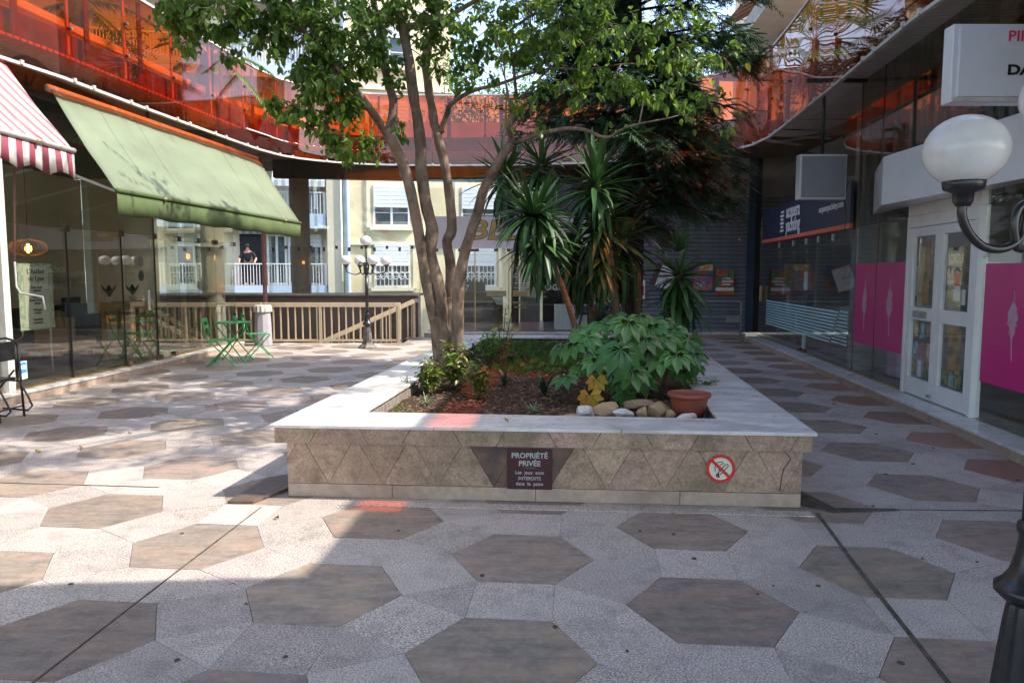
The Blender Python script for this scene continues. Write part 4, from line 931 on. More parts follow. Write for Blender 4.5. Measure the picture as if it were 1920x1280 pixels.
p = LG(9.35); MB().bb((p.x + .013, 9.27, .25), (p.x + .017, 9.43, .48)).build('sheet', M['paper'], st); MB().bb((p.x + .018, 9.285, .33), (p.x + .021, 9.415, .465)).build('blue_field', M['sticker_blue'], st)
text('CB', .07, M['paper'], st, (p.x + .023, 9.35, .40), xdir=(0, 1, 0), bold=.004)
for k, (y, z) in enumerate(((12.05, 1.78), (12.05, 1.55))):
    p = LG(y); d = MB(); d.tube([(p.x + .014, y, z), (p.x + .018, y, z)], .085, 24); d.build('round_sticker', M['black' if k else 'grey_wall'], label='round %s sticker on the left shop glass' % ('black lower' if k else 'grey upper'), cat='sticker')
text('INSTITUT', .04, M['mirror_text'], bpy.data.objects['round_sticker'] if False else li, (-6.12, 12.05, 1.55), xdir=(0, 1, 0)) if False else None
p = LG(12.25); MB().bb((p.x + .013, 12.22, .98), (p.x + .017, 12.29, 1.32)).build('notice_strip', M['paper'], label='narrow opening-hours strip on the left shop door', cat='sticker')
# pendant, furniture inside
pe = empty('pendant_lamp', (-7.4, 11.4, 1.75), 'round slatted wooden pendant lamp glowing in the left shop', 'lamp')
for k in range(28):
    a = 2 * math.pi * k / 28; pts = []
    for j in range(9):
        q = math.pi * j / 8; r = .06 + .20 * math.sin(q); pts.append((-7.4 + r * math.cos(a), 11.4 + r * math.sin(a), 1.98 + .13 * math.cos(q)))
    m = MB().tube(pts, .008, 4); m.build('rib', M['wood_light'], pe)
MB().lathe((-7.4, 11.4, 1.9), [(.02, 0), (.045, .04), (.045, .1), (.015, .14)], 12).build('bulb', M['bulb'], pe)
tubeo('cord', [(-7.4, 11.4, 2.12), (-7.4, 11.4, 3.4)], .006, 'black', pe)
ac = empty('armchair', (-7.6, 12.6, .11), 'tan leather armchair seen through the left shop glass', 'chair')
MB().bb((-7.95, 12.25, .3), (-7.3, 12.35, .86)).build('side_panel', M['tan_leather'], ac, bevel=.02); MB().bb((-7.95, 12.36, .3), (-7.3, 12.95, .5)).build('seat', M['tan_leather'], ac, bevel=.03); MB().bb((-7.95, 12.36, .5), (-7.85, 12.95, .95)).build('backrest', M['tan_leather'], ac, bevel=.03)
for x in (-7.9, -7.35):
    for y in (12.3, 12.9): MB().bar((x, y, .3), (x, y, .11), .04).build('leg', M['wood_dark'], ac)
cs = empty('candle_stand', (-6.85, 10.0, .11), 'tall brass candle stand behind the menu poster', 'stand')
MB().lathe((-6.85, 10.0, .11), [(.14, 0), (.13, .03), (.04, .08), (.022, .2), (.022, .55), (.045, .6), (.02, .64), (.02, .8), (.05, .84), (.03, .9)], 16).build('stem', M['brass'], cs, smooth=True)
tubeo('arm', [(-6.85, 10.0, .75), (-6.85, 10.2, .66), (-6.85, 10.32, .72), (-6.85, 10.33, .82)], .012, 'brass', cs)
sf = empty('window_bench', (-6.5, 13.2, .11), 'pale wooden window bench with plants in the left shop', 'bench')
MB().bb((-7.2, 12.75, .94), (-6.88, 13.35, 1.08)).build('top', M['wood_light'], sf); MB().bb((-7.2, 13.42, .94), (-6.88, 14.0, 1.08)).build('top', M['wood_light'], sf)
for y in (12.8, 13.3, 13.95): MB().bb((-7.1, y - .03, .11), (-7.04, y + .03, .94)).build('leg', M['wood_light'], sf)
MB().bb((-8.3, 14.6, .78), (-7.0, 14.95, .82)).build('side_shelf', M['wood_light'], label='thin wooden shelf with bottles near the grey column', cat='shelf')
for k, x in enumerate((-8.2, -8.0, -7.85, -7.4, -7.2)): MB().lathe((x, 14.75, .822), [(.035, 0), (.035, .12), (.015, .16), (.015, .2)], 10).build('bottle', M['white_paint' if k % 2 else 'black'], label=('white' if k % 2 else 'dark') + ' bottle on the thin wooden shelf, ' + ('far left', 'second from left', 'middle', 'second from right', 'far right')[k], cat='bottle', group='bottles on the side shelf')
MB().bb((-8.44, 12.6, .11), (-8.1, 14.6, .80)).build('counter', M['room_dark'], label='dark treatment counter deep in the left shop', cat='counter')
tv = empty('office_chair', (-7.9, 13.7, .11), 'black office chair deep in the left shop', 'chair'); MB().bb((-8.15, 13.45, .5), (-7.65, 13.95, .58)).build('seat', M['black'], tv, bevel=.02); MB().bb((-8.2, 13.45, .65), (-8.12, 13.95, 1.15)).build('backrest', M['black'], tv, bevel=.02); MB().bar((-7.9, 13.7, .11), (-7.9, 13.7, .5), .05).build('stem', M['black'], tv)
mi = empty('table_mirror', (-6.85, 10.95, 1.0), 'oval tilted mirror on a stand behind the left glass', 'mirror')
m = MB(); m.tube([(-6.86, 10.95, 1.42), (-6.84, 10.97, 1.43)], .001, 4) if False else None
v = [(-6.85 + .03 * s, 10.95 + .11 * math.cos(a), 1.43 + .30 * math.sin(a)) for s in (-.3, .3) for a in [k * .3927 for k in range(16)]]
MB().add(v, [tuple(range(15, -1, -1)), tuple(range(16, 32))] + [(i, (i + 1) % 16, 16 + (i + 1) % 16, 16 + i) for i in range(16)]).build('glass', clear('mirror', (.1, .12, .13), .8), mi)
tubeo('stem', [(-6.85, 10.95, .11), (-6.85, 10.95, 1.13)], .014, 'steel', mi)
# tripod studio lamp
tl = empty('tripod_lamp', (-6.28, 15.2, .11), 'studio spotlight on a wooden tripod inside the glass corner', 'lamp')
for a in (R(100), R(-20), R(220)):
    MB().bar((-6.3 + .04 * math.cos(a), 15.2 + .04 * math.sin(a), 1.08), (-6.3 + .3 * math.cos(a), 15.2 + .34 * math.sin(a), .12), .035, .02).build('leg', M['wood'], tl)
tubeo('neck', [(-6.3, 15.2, .6), (-6.3, 15.2, 1.22)], .012, 'steel', tl)
MB().bb((-6.36, 15.14, 1.05), (-6.24, 15.26, 1.1)).build('tripod_head', M['black'], tl)
hd = Vector((.6, -.75, .05)).normalized(); c0 = Vector((-6.3, 15.2, 1.36)); m = MB(); m.tube([c0 - hd * .14, c0 - hd * .12, c0 + hd * .06, c0 + hd * .07], [.06, .12, .14, .145], 20); m.build('lamp_head', M['grey_metal'], tl, smooth=False)
m = MB(); m.tube([c0 + hd * .072, c0 + hd * .078], .125, 20); m.build('lens', M['glass'], tl)
y_ = MB(); y_.tube([(c0.x + .16 * math.cos(a) * .75, c0.y + .16 * math.cos(a) * .6, c0.z + .16 * math.sin(a)) for a in [R(180 + k * 18) for k in range(11)]], .008, 6); y_.build('yoke', M['steel'], tl)
MB().bb((-7.2, 9.0, 3.3), (-7.05, 10.2, 3.36)).build('strip_light', emit('strip_light_glow', (.95, .97, 1.0), 6), label='white strip light on the ceiling of the left shop', cat='lamp')
# ================================================================ AWNINGS
def awning(T0, T1, B0, B1, valh, label, mat, vmat, scallop=False, name='awning', nx=28, nz=14, sag=.02):
    T0, T1, B0, B1 = map(Vector, (T0, T1, B0, B1)); a = empty(name, tuple((B0 + B1) / 2 - Vector((0, 0, valh))), label, 'awning')
    m = MB(); n = (B0 - T0).cross(T1 - T0).normalized()
    if n.z < 0: n = -n
    for s in (0, -.012):
        for j in range(nz + 1):
            for i in range(nx + 1):
                p = T0.lerp(T1, i / nx).lerp(B0.lerp(B1, i / nx), j / nz)
                w = math.sin(j / nz * math.pi) * sag; w += .006 * math.sin(i * 1.9) * (1 - j / nz) + .004 * math.sin(i * .7 + j * .4)
                w += .008 * math.sin(i * 1.3 + 2) * (j / nz) + .012 * mn.noise(Vector((i * .35, j * .3, 1)))
                m.v.append(tuple(p - n * w + n * s))
    K = (nx + 1) * (nz + 1)
    for j in range(nz):
        for i in range(nx):
            q = j * (nx + 1) + i; m.f.append((q, q + 1, q + nx + 2, q + nx + 1)); m.f.append((K + q, K + q + nx + 1, K + q + nx + 2, K + q + 1)); m.m += [0, 0]
    E_ = [(j * (nx + 1), (j + 1) * (nx + 1)) for j in range(nz)] + [(j * (nx + 1) + nx, (j + 1) * (nx + 1) + nx) for j in range(nz)] + [(i, i + 1) for i in range(nx)] + [(nz * (nx + 1) + i, nz * (nx + 1) + i + 1) for i in range(nx)]
    for p, q in E_: m.f.append((p, q, K + q, K + p)); m.m.append(0)
    m.build('canvas', M[mat], a, smooth=True)
    for q in range(1, 7):
        t = q / 7; MB().tube([T0.lerp(T1, t).lerp(B0.lerp(B1, t), k_ / 6) + n * (.004 - math.sin(k_ / 6 * math.pi) * sag) for k_ in range(7)], .002, 4).build('seam', M[mat], a)
    v = MB(); N2 = 96
    for i in range(N2 + 1):
        p = B0.lerp(B1, i / N2); L = (B1 - B0).length * i / N2
        h = valh * (1 - (.22 * abs(math.sin(L * math.pi / .46)) if scallop else 0)) if scallop else valh + .01 * math.sin(L * 6)
        off_ = Vector((1, 0, 0)) * (.012 * math.sin(L * 9) + .01 * math.sin(L * 3.1))
        v.v += [tuple(p - Vector((0, 0, .03))), tuple(p - Vector((0, 0, .03 + h * .5)) + off_ * .6), tuple(p - Vector((0, 0, .03 + h)) + off_)]
    for i in range(N2):
        for k in (0, 1): q = i * 3 + k; v.f.append((q, q + 3, q + 4, q + 1)); v.m.append(0)
    o = v.build('valance', M[vmat], a, smooth=True); sm = o.modifiers.new('t', 'SOLIDIFY'); sm.thickness = .004
    MB().tube([B0, B1], .03, 10).build('front_bar', M[vmat] if not scallop else M['rail_white'], a, smooth=True)
    MB().tube([T0 + Vector((-.05, 0, .02)), T1 + Vector((-.05, 0, .02))], .05, 10).build('roller_tube', M['rail_white'], a, smooth=True)
    for t in (.02, .98, .5, .26):
        p = B0.lerp(B1, t); q = T0.lerp(T1, t); MB().bar(p - Vector((0.02, 0, .02)), (q.x - .05, q.y, p.z + .35), .03, .03).build('folding_arm', M['rail_white'], a)
    for t in (.17, .86):
        p = B0.lerp(B1, t) + Vector((.03, 0, -.01)); MB().lathe(tuple(p), [(.02, -.02), (.03, 0), (.02, .02)], 8).build('bar_bracket', M['brass'], a)
    return a
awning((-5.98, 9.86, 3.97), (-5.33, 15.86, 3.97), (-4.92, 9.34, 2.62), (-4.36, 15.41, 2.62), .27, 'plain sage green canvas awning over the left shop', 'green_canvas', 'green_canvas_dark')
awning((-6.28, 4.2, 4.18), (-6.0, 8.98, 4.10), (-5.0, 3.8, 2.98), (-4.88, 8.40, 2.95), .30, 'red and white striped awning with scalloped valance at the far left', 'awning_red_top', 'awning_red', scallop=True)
cr_ = empty('awning_crank', (-5.35, 8.05, 1.2), 'thin copper-coloured awning crank hanging before the left glass', 'crank')
tubeo('rod', [(-5.30, 8.02, 2.8), (-5.38, 8.05, 1.72)], .012, 'pink_pole', cr_); tubeo('handle', [(-5.38, 8.05, 1.72), (-5.38, 8.05, 1.45), (-5.34, 8.05, 1.38), (-5.1, 8.05, 1.34), (-5.08, 8.05, 1.2)], .011, 'steel', cr_)
# ================================================================ RIGHT SHOPS
rsf = empty('right_shopfront', (5.2, 14, .12), 'frameless glass front of the yachting agency at the far right', 'shopfront')
rsn = empty('right_shopfront', (4.6, 7, .12), 'glass front with bright magenta window film nearest the camera', 'shopfront')
def pane_r(y0, y1, z0, z1, mat, parent): return pane2(RG(y0), RG(y1), z0, z1, mat, parent)
yr = [11.08, 12.15, 12.95, 13.7, 14.6, 15.7, 17.55]
for a, b in zip(yr[:-1], yr[1:]): pane_r(a, b, .125, 2.23, 'glass', rsf); pane_r(a, b, 2.24, 4.38, 'glass', rsf)
for y in yr[1:-1]:
    p = RG(y); MB().bb((p.x - .03, y - .04, 2.12), (p.x - .002, y + .04, 2.23)).build('patch_clamp', M['grey_metal'], rsf)
    MB().bb((p.x + .012, y - .005, .125), (p.x + .26, y + .005, 4.3)).build('glass_fin', M['glass'], rsf)
for y in (13.62, 13.9): p = RG(y); MB().bb((p.x - .035, y - .06, .13), (p.x - .002, y + .06, .19)).build('patch_clamp', M['clamp'], rsf)
yn = [1.5, 3.2, 5.0, 6.2, 7.42]
for a, b in zip(yn[:-1], yn[1:]): pane_r(a, b, .125, 2.25, 'glass', rsn)
yn2 = [9.24, 10.23, 11.06]
for a, b in zip(yn2[:-1], yn2[1:]): pane_r(a, b, .125, 2.25, 'glass', rsn)
for a, b in zip([1.5, 3.2, 5, 6.2, 7.4, 8.6, 9.24, 10.23], [3.2, 5, 6.2, 7.4, 8.6, 9.24, 10.23, 11.06]): pane_r(a, b, 2.27 if not 7.3 < a < 9.2 else 2.45, 4.38, 'glass_dirty', rsn)
for y in (10.23, 11.07):
    p = RG(y); MB().bb((p.x - .016, y - .008, .125), (p.x - .001, y + .008, 4.38)).build('dark_joint', M['clamp'], rsn)
for y in (6.2, 6.9): p = RG(y); MB().bb((p.x - .03, y - .04, 2.14), (p.x - .002, y + .04, 2.24)).build('patch_clamp', M['clamp'], rsn)
for a, b in zip(yn2[:-1] + yr[:-1], yn2[1:] + yr[1:]):
    p, q = RG(a), RG(b); MB().bar((p.x - .02, p.y + .01, .13), (q.x - .02, q.y - .01, .13), .03, .02).build('sill_strip', M['brass'], rsn if a < 11.05 else rsf)
# film
def film(y0, y1, z0, z1, mat, parent, name, off_=.014):
    A, B = RG(y0) - RIN * off_, RG(y1) - RIN * off_
    return MB().prism([tuple(A), tuple(B), tuple(B - RIN * .002), tuple(A - RIN * .002)], z0, z1).build(name, M[mat], parent)
film(9.26, 10.21, .575, 1.735, 'magenta', rsn, 'window_film'); film(10.25, 11.05, .575, 1.735, 'magenta', rsn, 'window_film')
film(6.22, 7.36, .52, 1.69, 'magenta', rsn, 'window_film'); film(5.02, 6.18, .52, 1.69, 'magenta', rsn, 'window_film'); film(3.22, 4.98, .52, 1.69, 'magenta', rsn, 'window_film')
def feather(yc, zc, s, seed):
    r = random.Random(seed); N_ = 22; P = []
    for side in (1, -1):
        for k in range(N_):
            t = k / (N_ - 1) if side == 1 else 1 - k / (N_ - 1)
            w = .085 * math.sin(t * math.pi) ** .7 * (1 + r.uniform(-.3, .35)) + .006
            P.append((side * w * s, (t - .42) * .42 * s + .02 * math.sin(t * 3)))
    m = MB(); base = RG(yc) - RIN * .019; d = -rkd
    m.slab([Vector((base.x + d.x * a, base.y + d.y * a, zc + b)) for a, b in P], (-RIN.x, -RIN.y, 0), .0015)
    m.tube([Vector((base.x + d.x * a, base.y + d.y * a, zc + b)) for a, b in ((.01, .24 * s), (.02, .30 * s), (.0, .36 * s))], .004, 4); m.tube([Vector((base.x, base.y, zc - .17 * s)), Vector((base.x + d.x * .02, base.y + d.y * .02, zc - .42 * s))], .005, 4)
    m.tube([Vector((base.x - d.x * .05 * s, base.y - d.y * .05 * s, zc)), Vector((base.x - d.x * .13 * s, base.y - d.y * .13 * s, zc - .02))], .004, 4)
    m.build('feather_print', M['feather'], rsn)
feather(10.62, 1.16, .95, 1); feather(9.72, 1.17, .95, 2); feather(6.83, 1.13, .82, 3); feather(5.6, 1.13, .85, 4)
# double door
dd = empty('double_door', (4.8, 8.33, .12), 'white aluminium double door with flyers between magenta windows', 'door')
yc0, yc1, ycm = 7.47, 9.20, 8.345
def dbar(y0, y1, z0, z1, depth=.06, out=.045, parent=dd, name='frame', mat='white_paint', bevel=.004):
    A, B = RG(y0) - RIN * out, RG(y1) - RIN * out
    return MB().prism([tuple(A), tuple(B), tuple(B + RIN * depth), tuple(A + RIN * depth)], z0, z1).build(name, M[mat], parent, bevel=bevel)
dbar(yc0, yc0 + .07, .122, 2.28, .1, name='door_jamb'); dbar(yc1 - .07, yc1, .122, 2.28, .1, name='door_jamb'); dbar(yc0 + .07, yc1 - .07, 2.14, 2.28, .1, name='door_head'); dbar(yc0, yc1, 2.281, 2.42, .09, out=.04, name='transom_panel')
for k, (a, b) in enumerate(((yc0 + .075, ycm - .004), (ycm + .004, yc1 - .075))):
    lf = dbar(a, a + .10, .135, 2.135, .045, .035, name='door_leaf'); w = .10
    dbar(b - w, b, .135, 2.135, .045, .035, parent=lf, name='stile')
    for z0, z1 in ((.135, .34), (1.04, 1.19), (2.03, 2.135)): dbar(a + w, b - w, z0, z1, .045, .035, parent=lf, name='rail')
    dbar(a + w, b - w, .34, 1.04, .008, .012, parent=lf, name='pane', mat='glass', bevel=0); dbar(a + w, b - w, 1.19, 2.03, .008, .012, parent=lf, name='pane', mat='glass', bevel=0)
    if k == 1: dbar(a + w + .12, b - w - .1, 1.07, 1.15, .02, .05, parent=lf, name='letter_slot', mat='grey_metal')
    def fly(y0, y1, z0, z1, mat): dbar(y0, y1, z0, z1, .002, .006, parent=lf, name='flyer', mat=mat, bevel=0)
    if k == 1:   # far leaf (left in the picture)
        fly(8.84, 8.96, .84, 1.02, 'poster_e'); fly(8.68, 8.80, .82, 1.0, 'poster_d'); fly(8.5, 8.62, .86, 1.02, 'poster_c'); fly(8.84, 8.95, .60, .78, 'poster_d'); fly(8.68, 8.8, .6, .78, 'poster_a'); fly(8.48, 8.6, .56, .78, 'poster_e'); fly(8.72, 8.82, .37, .56, 'paper'); fly(8.88, 8.97, .38, .56, 'poster_f'); fly(8.5, 8.62, .38, .55, 'poster_f')
        fly(8.62, 8.92, 1.24, 1.95, 'poster_c')
    else:
        fly(7.80, 8.09, .55, 1.0, 'poster_c'); fly(7.80, 8.09, .50, .55, 'poster_f'); fly(8.06, 8.17, .36, .52, 'poster_f'); fly(7.92, 8.03, .36, .52, 'poster_d'); fly(7.76, 7.89, .36, .52, 'poster_f'); fly(7.88, 8.02, 1.3, 1.46, 'paper'); fly(7.76, 7.84, 1.26, 1.42, 'paper'); fly(7.9, 8.02, 1.46, 1.6, 'red_ink')
mk = text('LOCATION\nDE\nLOGEMENTS', .15, M['mirror_text'], dd, (RG(8.33).x + .05, 8.33, 1.6), xdir=(-rkd.x, -rkd.y, 0), mirror=True, bold=.004)  # reflection of the rear window lettering, built as mirrored letters in the door
h_ = MB(); h_.bar(tuple(RG(8.30) - RIN * .08) + (.2,), tuple(RG(8.36) - RIN * .08) + (.2,), .03); h_.build('floor_bolt', M['grey_metal'], dd)
MB().tube([tuple(RG(7.405) - RIN * .02) + (1.78,), tuple(RG(7.405) - RIN * .03) + (1.78,)], .035, 14).build('bell_sticker', M['white_paint'], label='small round white sticker right of the white double door', cat='sticker')
# yachting sign
ysn = empty('shop_sign', (5.3, 14.1, 2.27), 'navy blue acquera yachting sign with coral lower stripe', 'sign')
dbar(11.2, 17.0, 2.34, 2.97, .05, .08, parent=ysn, name='panel', mat='navy'); dbar(11.2, 17.05, 2.265, 2.338, .052, .082, parent=ysn, name='lower_stripe', mat='coral')
xd = (-rkd.x, -rkd.y, 0)
def rtext(t, s, y, z, mat, parent, off_, **kw): p = RG(y) - RIN * off_; return text(t, s, M[mat], parent, (p.x, p.y, z), xdir=xd, **kw)
rtext('acquera', .37, 14.95, 2.80, 'white_vinyl', ysn, .086, align='LEFT', bold=.009, sx=.85); rtext('yachting', .37, 14.95, 2.53, 'white_vinyl', ysn, .086, align='LEFT', bold=.009, sx=.85)
rtext('acquerayachting.com', .15, 12.75, 2.66, 'white_vinyl', ysn, .086, align='LEFT', bold=.003)
for k in range(6):
    o_ = (.0, .09, .0, .07, .0, .03)[k]; dbar(15.12 + o_ * .5, 15.42 - (.05 if k % 2 else 0), 2.43 + k * .075, 2.475 + k * .075, .003, .086, parent=ysn, name='logo_bar', mat='white_vinyl', bevel=0)
st_ = empty('window_stripes', (5.3, 14, .45), 'band of pale blue vinyl stripes on the yachting agency glass', 'decal')
for k in range(10):
    z = .455 + k * .056; film(11.75 - .05 * k * .0 + .045 * (9 - k), 16.75, z, z + .03, 'blue_vinyl', st_, 'stripe'); film(11.32, 11.68 + .045 * (9 - k) , z + .02, z + .046, 'blue_vinyl', st_, 'stripe')
p = RG(17.1); MB().bb((p.x - .09, 17.07, .95), (p.x - .05, 17.13, 1.3)).build('door_handle', M['wood_light'], label='pale wooden door handle at the far end of the right glass', cat='handle')
# interior of right shops
ri2 = empty('right_shop_interior', (6.5, 10, 0), None, None); ri2['kind'] = 'structure'
MB().prism([(4.58, 1.0), (6.16, 18.0), (10, 18), (10, 1.0)], .0, .11).build('room_floor', M['room_floor'], ri2)
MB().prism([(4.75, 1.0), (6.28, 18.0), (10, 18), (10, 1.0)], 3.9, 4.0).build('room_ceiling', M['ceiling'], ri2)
MB().bb((8.6, 1, .11), (8.75, 18, 3.9)).build('back_wall', M['grey_wall'], ri2)
MB().prism([(5.2, 11.3), (8.6, 11.3), (8.6, 11.4), (5.2, 11.4)], .11, 3.9).build('party_wall', M['grey_wall'], ri2)
MB().prism([(4.62, 1.1), (5.14, 6.2), (5.2, 6.2), (4.7, 1.1)], 2.5, 3.9).build('upper_screen', M['grey_wall'], ri2)
MB().prism([(5.25, 8.0), (5.6, 11.1), (5.7, 11.1), (5.35, 8.0)], 2.45, 3.9).build('upper_screen', M['grey_wall'], ri2)
def wallposter(x, y, z0, z1, w, mat, label): # on the party wall facing the camera
    MB().bb((x, y - .02, z0), (x + w, y, z1)).build('poster', M[mat], label=label, cat='poster')
MB().bb((5.9, 14.4, .95), (7.2, 14.45, 2.1)).build('partition_panel', M['grey_wall'], ri2)
wallposter(6.0, 14.38, 1.2, 1.75, .75, 'poster_a', 'colourful seaside poster inside the yachting agency'); wallposter(6.15, 16.8, 1.25, 1.8, .6, 'poster_e', 'orange poster deeper inside the yachting agency')
wallposter(5.55, 11.29, 1.25, 1.7, .7, 'paper', 'white framed notice inside beside the magenta film')
p = RG(13.75); MB().bb((p.x + .02, 13.68, 1.28), (p.x + .024, 13.86, 1.62)).build('notice', M['paper'], label='white sheet of paper taped to the yachting agency glass', cat='notice'); MB().bb((p.x + .02, 13.68, .2), (p.x + .024, 13.86, .48)).build('notice', M['paper'], label='lower pale sheet near the floor of the agency glass', cat='notice')
ts = empty('t_shirt_stand', (6.0, 15.6, .11), 'grey t-shirt displayed on a stand inside the yachting agency', 'clothing stand')
m = MB(); P = [(-.28, 0), (-.3, -.2), (-.21, -.22), (-.2, -.12), (-.2, -.62), (.2, -.62), (.2, -.12), (.21, -.22), (.3, -.2), (.28, 0), (.1, .07), (-.1, .07)]
m.slab([(6.0 + a, 15.55 - .0, 1.35 + b) for a, b in P], (0, -1, 0), .12); m.build('t_shirt', M['grey_metal'] if False else pbr('shirt_cloth', (.35, .37, .4), .9), ts, bevel=.02); tubeo('pole', [(6.0, 15.6, .11), (6.0, 15.6, 1.45)], .015, 'steel', ts)
MB().bb((5.85, 15.53, 1.12), (6.1, 15.548, 1.2)).build('chest_print', M['red_ink'], ts)
MB().bb((6.3, 12.2, .11), (7.6, 13.0, .85)).build('desk', M['room_dark'], label='dark desk inside the yachting agency', cat='desk')
MB().bb((5.45, 10.4, .11), (5.85, 10.7, .60)).build('lilac_block', M['lilac'], label='plain lilac stool below the magenta film', cat='block', bevel=.03)  # block put in for a lilac patch seen behind the glass
# long white sign box
ws = empty('blank_sign_box', (4.7, 7.5, 2.41), 'long plain white sign box above the white double door', 'sign')
MB().prism([(5.04, 10.45), (4.46, 9.05), (4.415, 6.4), (4.36, 4.0), (4.3, 4.0) if False else (4.38, 3.9), (4.60, 6.4), (4.93, 9.5)], 2.41, 2.985).build('box', M['sign_white'], ws, bevel=.006)
# hanging light box
hb = empty('hanging_light_box', (4.45, 10.85, 2.65), 'blank grey square light box hanging before the navy sign', 'sign')
MB().bb((4.13, 10.80, 2.65), (4.81, 10.95, 3.29)).build('box', M['sign_white'], hb, bevel=.01); MB().bb((4.16, 10.785, 2.68), (4.785, 10.799, 3.26)).build('face', pbr('dull_face', (.30, .29, .30), .4, c2=(.27, .26, .27), scale=3), hb)
tubeo('hanger', [(4.47, 10.87, 3.29), (4.47, 10.87, 4.39)], .024, 'black_paint', hb)
MB().bar((4.2, 10.87, 4.33), (5.08, 10.87, 4.33), .04, .05).build('bracket', M['black_paint'], hb)
wr = MB(); wr.tube([(4.80, 10.9, 3.0), (4.88, 10.9, 2.9), (4.83, 10.9, 2.7), (4.87, 10.9, 2.4), (4.84, 10.9, 2.1)], .005, 5); wr.build('loose_cable', M['black'], hb)
# dance school sign (figure left out)
ds = empty('dance_school_sign', (4.1, 6.25, 2.98), 'white projecting sign box with pink and black lettering, upper right', 'sign')
MB().bb((3.58, 6.20, 2.985), (4.62, 6.34, 3.605)).build('box', M['sign_white'], ds, bevel=.008)
MB().bb((3.63, 6.185, 3.03), (4.60, 6.199, 3.575)).build('face', M['sign_white'], ds); MB().bb((3.585, 6.18, 2.99), (4.62, 6.198, 3.02)).build('lower_trim', M['rail_white'], ds)
text('PIR', .12, M['pink_text'], ds, (4.01, 6.181, 3.50), align='LEFT', bold=.001, sx=1.1); text('DA', .11, M['black'], ds, (4.02, 6.181, 3.235), align='LEFT', bold=.004, sx=1.3)
MB().bb((4.55, 6.23, 3.2), (4.75, 6.3, 3.3)).build('wall_bracket', M['black_paint'], ds)
# ---- upper canopy at second-floor level
uc = empty('upper_canopy', (8, 18, 7), 'pale slatted underside of the higher balcony behind the conifer', 'canopy'); 
A, B = Vector((5.68, 21.5)), Vector((5.12, 15.0)); d = (B - A).normalized(); n = Vector((-d.y, d.x))
MB().prism([tuple(A), tuple(B), (13, 15.0), (13, 21.5)], 7.02, 7.35).build('slab', M['concrete'], uc)
L = (B - A).length; k = 0
while k * .13 < L: 
    a = A + d * (k * .13); b = a + d * .118; MB().prism([tuple(a), tuple(b), (b.x + 2.2, b.y + .35), (a.x + 2.2, a.y + .35)], 7.0, 7.018).build('slat', M['slat'], uc); k += 1
MB().bb((6.05, 17.1, SLT), (6.3, 17.35, 7.0)).build('column', M['concrete'], uc)
MB().bb((7.0, 16.8, SLT), (7.1, 20, 6.99)).build('screen_wall', M['concrete'], uc)
# ================================================================ LAMP POSTS
def lamp(px_, py_, globes, top, label, worn=False, flz=.56):
    lp = empty('street_lamp', (px_, py_, 0), label, 'street lamp'); P = Vector((px_, py_, 0))
    m = MB(); m.lathe(P, [(.20, 0), (.20, .03), (.17, .05), (.165, .06), (.13, .085), (.122, .11), (.118, .12)], 8, cap=True); m.build('foot', M['worn_iron' if worn else 'black_iron'], lp, bevel=.003)
    k = flz / .56
    m = MB(); m.lathe(P, [(.112, .10), (.10, .16), (.085, .30 * k), (.072, .42 * k), (.066, .46 * k), (.062, .48 * k), (.078, .50 * k)], 24, flute=.10); m.build('fluted_base', M['worn_iron' if worn else 'black_iron'], lp)
    m = MB(); m.lathe(P, [(.07, .485 * k), (.082, .495 * k), (.104, .515 * k), (.104, .535 * k), (.085, .55 * k), (.078, .56 * k), (.062, .585 * k), (.048, .64 * k), (.040, .70 * k), (.047, .712 * k), (.05, .725 * k), (.047, .74 * k), (.036, .75 * k)], 28); m.build('collar', M['black_iron'], lp, smooth=True)
    m = MB(); m.lathe(P, [(.036, .74 * k), (.034, 1.2), (.030, 1.56)], 16); m.build('pole', M['black_iron'], lp, smooth=True)
    m = MB(); m.lathe(P, [(.030, 1.55), (.042, 1.58), (.044, 1.64), (.036, 1.66), (.046, 1.70), (.040, 1.73), (.02, 1.75)], 16); m.build('capital', M['black_iron'], lp, smooth=True)
    if top:
        m = MB(); m.tube([P + Vector((0, 0, 1.74)), P + Vector((0, 0, top - .11))], .012, 8); m.build('top_rod', M['black_iron'], lp, smooth=True)
    def globe(c):
        c = Vector(c); r = .117
        m = MB(); m.lathe(c, [(r * math.sin(math.pi * q / 16) + 1e-4, -.90 * r * math.cos(math.pi * q / 16)) for q in range(17)], 32); m.build('globe', M['globe'], lp, smooth=True)
        m = MB(); m.lathe(c, [(.02, -.165), (.028, -.15), (.03, -.125), (.056, -.115), (.06, -.09), (.05, -.082)], 20); m.build('globe_cup', M['black_iron'], lp, smooth=True)
    if top: globe((px_, py_, top))
    for ang, rad, z in globes:
        d = Vector((math.cos(ang), math.sin(ang), 0)); b = P + Vector((0, 0, 1.70))
        g_ = z - 1.70 - .155; pts = [(0, 0), (.05, .07), (.10, .115), (.15, .10), (.165, .04), (.14, -.03), (.12, g_ - .03), (.135, g_ - .10), (.20, g_ - .135), (.28, g_ - .13), (rad - .03, g_ - .09), (rad, g_ - .04), (rad, g_)]
        m = MB(); V_ = [b + d * a + Vector((0, 0, c)) for a, c in pts]
        # smooth the polyline
        Vv = []
        for i in range(len(V_) - 1):
            p0, p1, p2, p3 = V_[max(0, i - 1)], V_[i], V_[i + 1], V_[min(len(V_) - 1, i + 2)]
            for q in range(4):
                t = q / 4; Vv.append(.5 * ((2 * p1) + (p2 - p0) * t + (2 * p0 - 5 * p1 + 4 * p2 - p3) * t * t + (3 * p1 - p0 - 3 * p2 + p3) * t ** 3))
        Vv.append(V_[-1]); m.tube(Vv, .0135, 8); m.build('arm', M['black_iron'], lp, smooth=True); globe(P + d * rad + Vector((0, 0, z)))
    return lp
a0 = R(209)
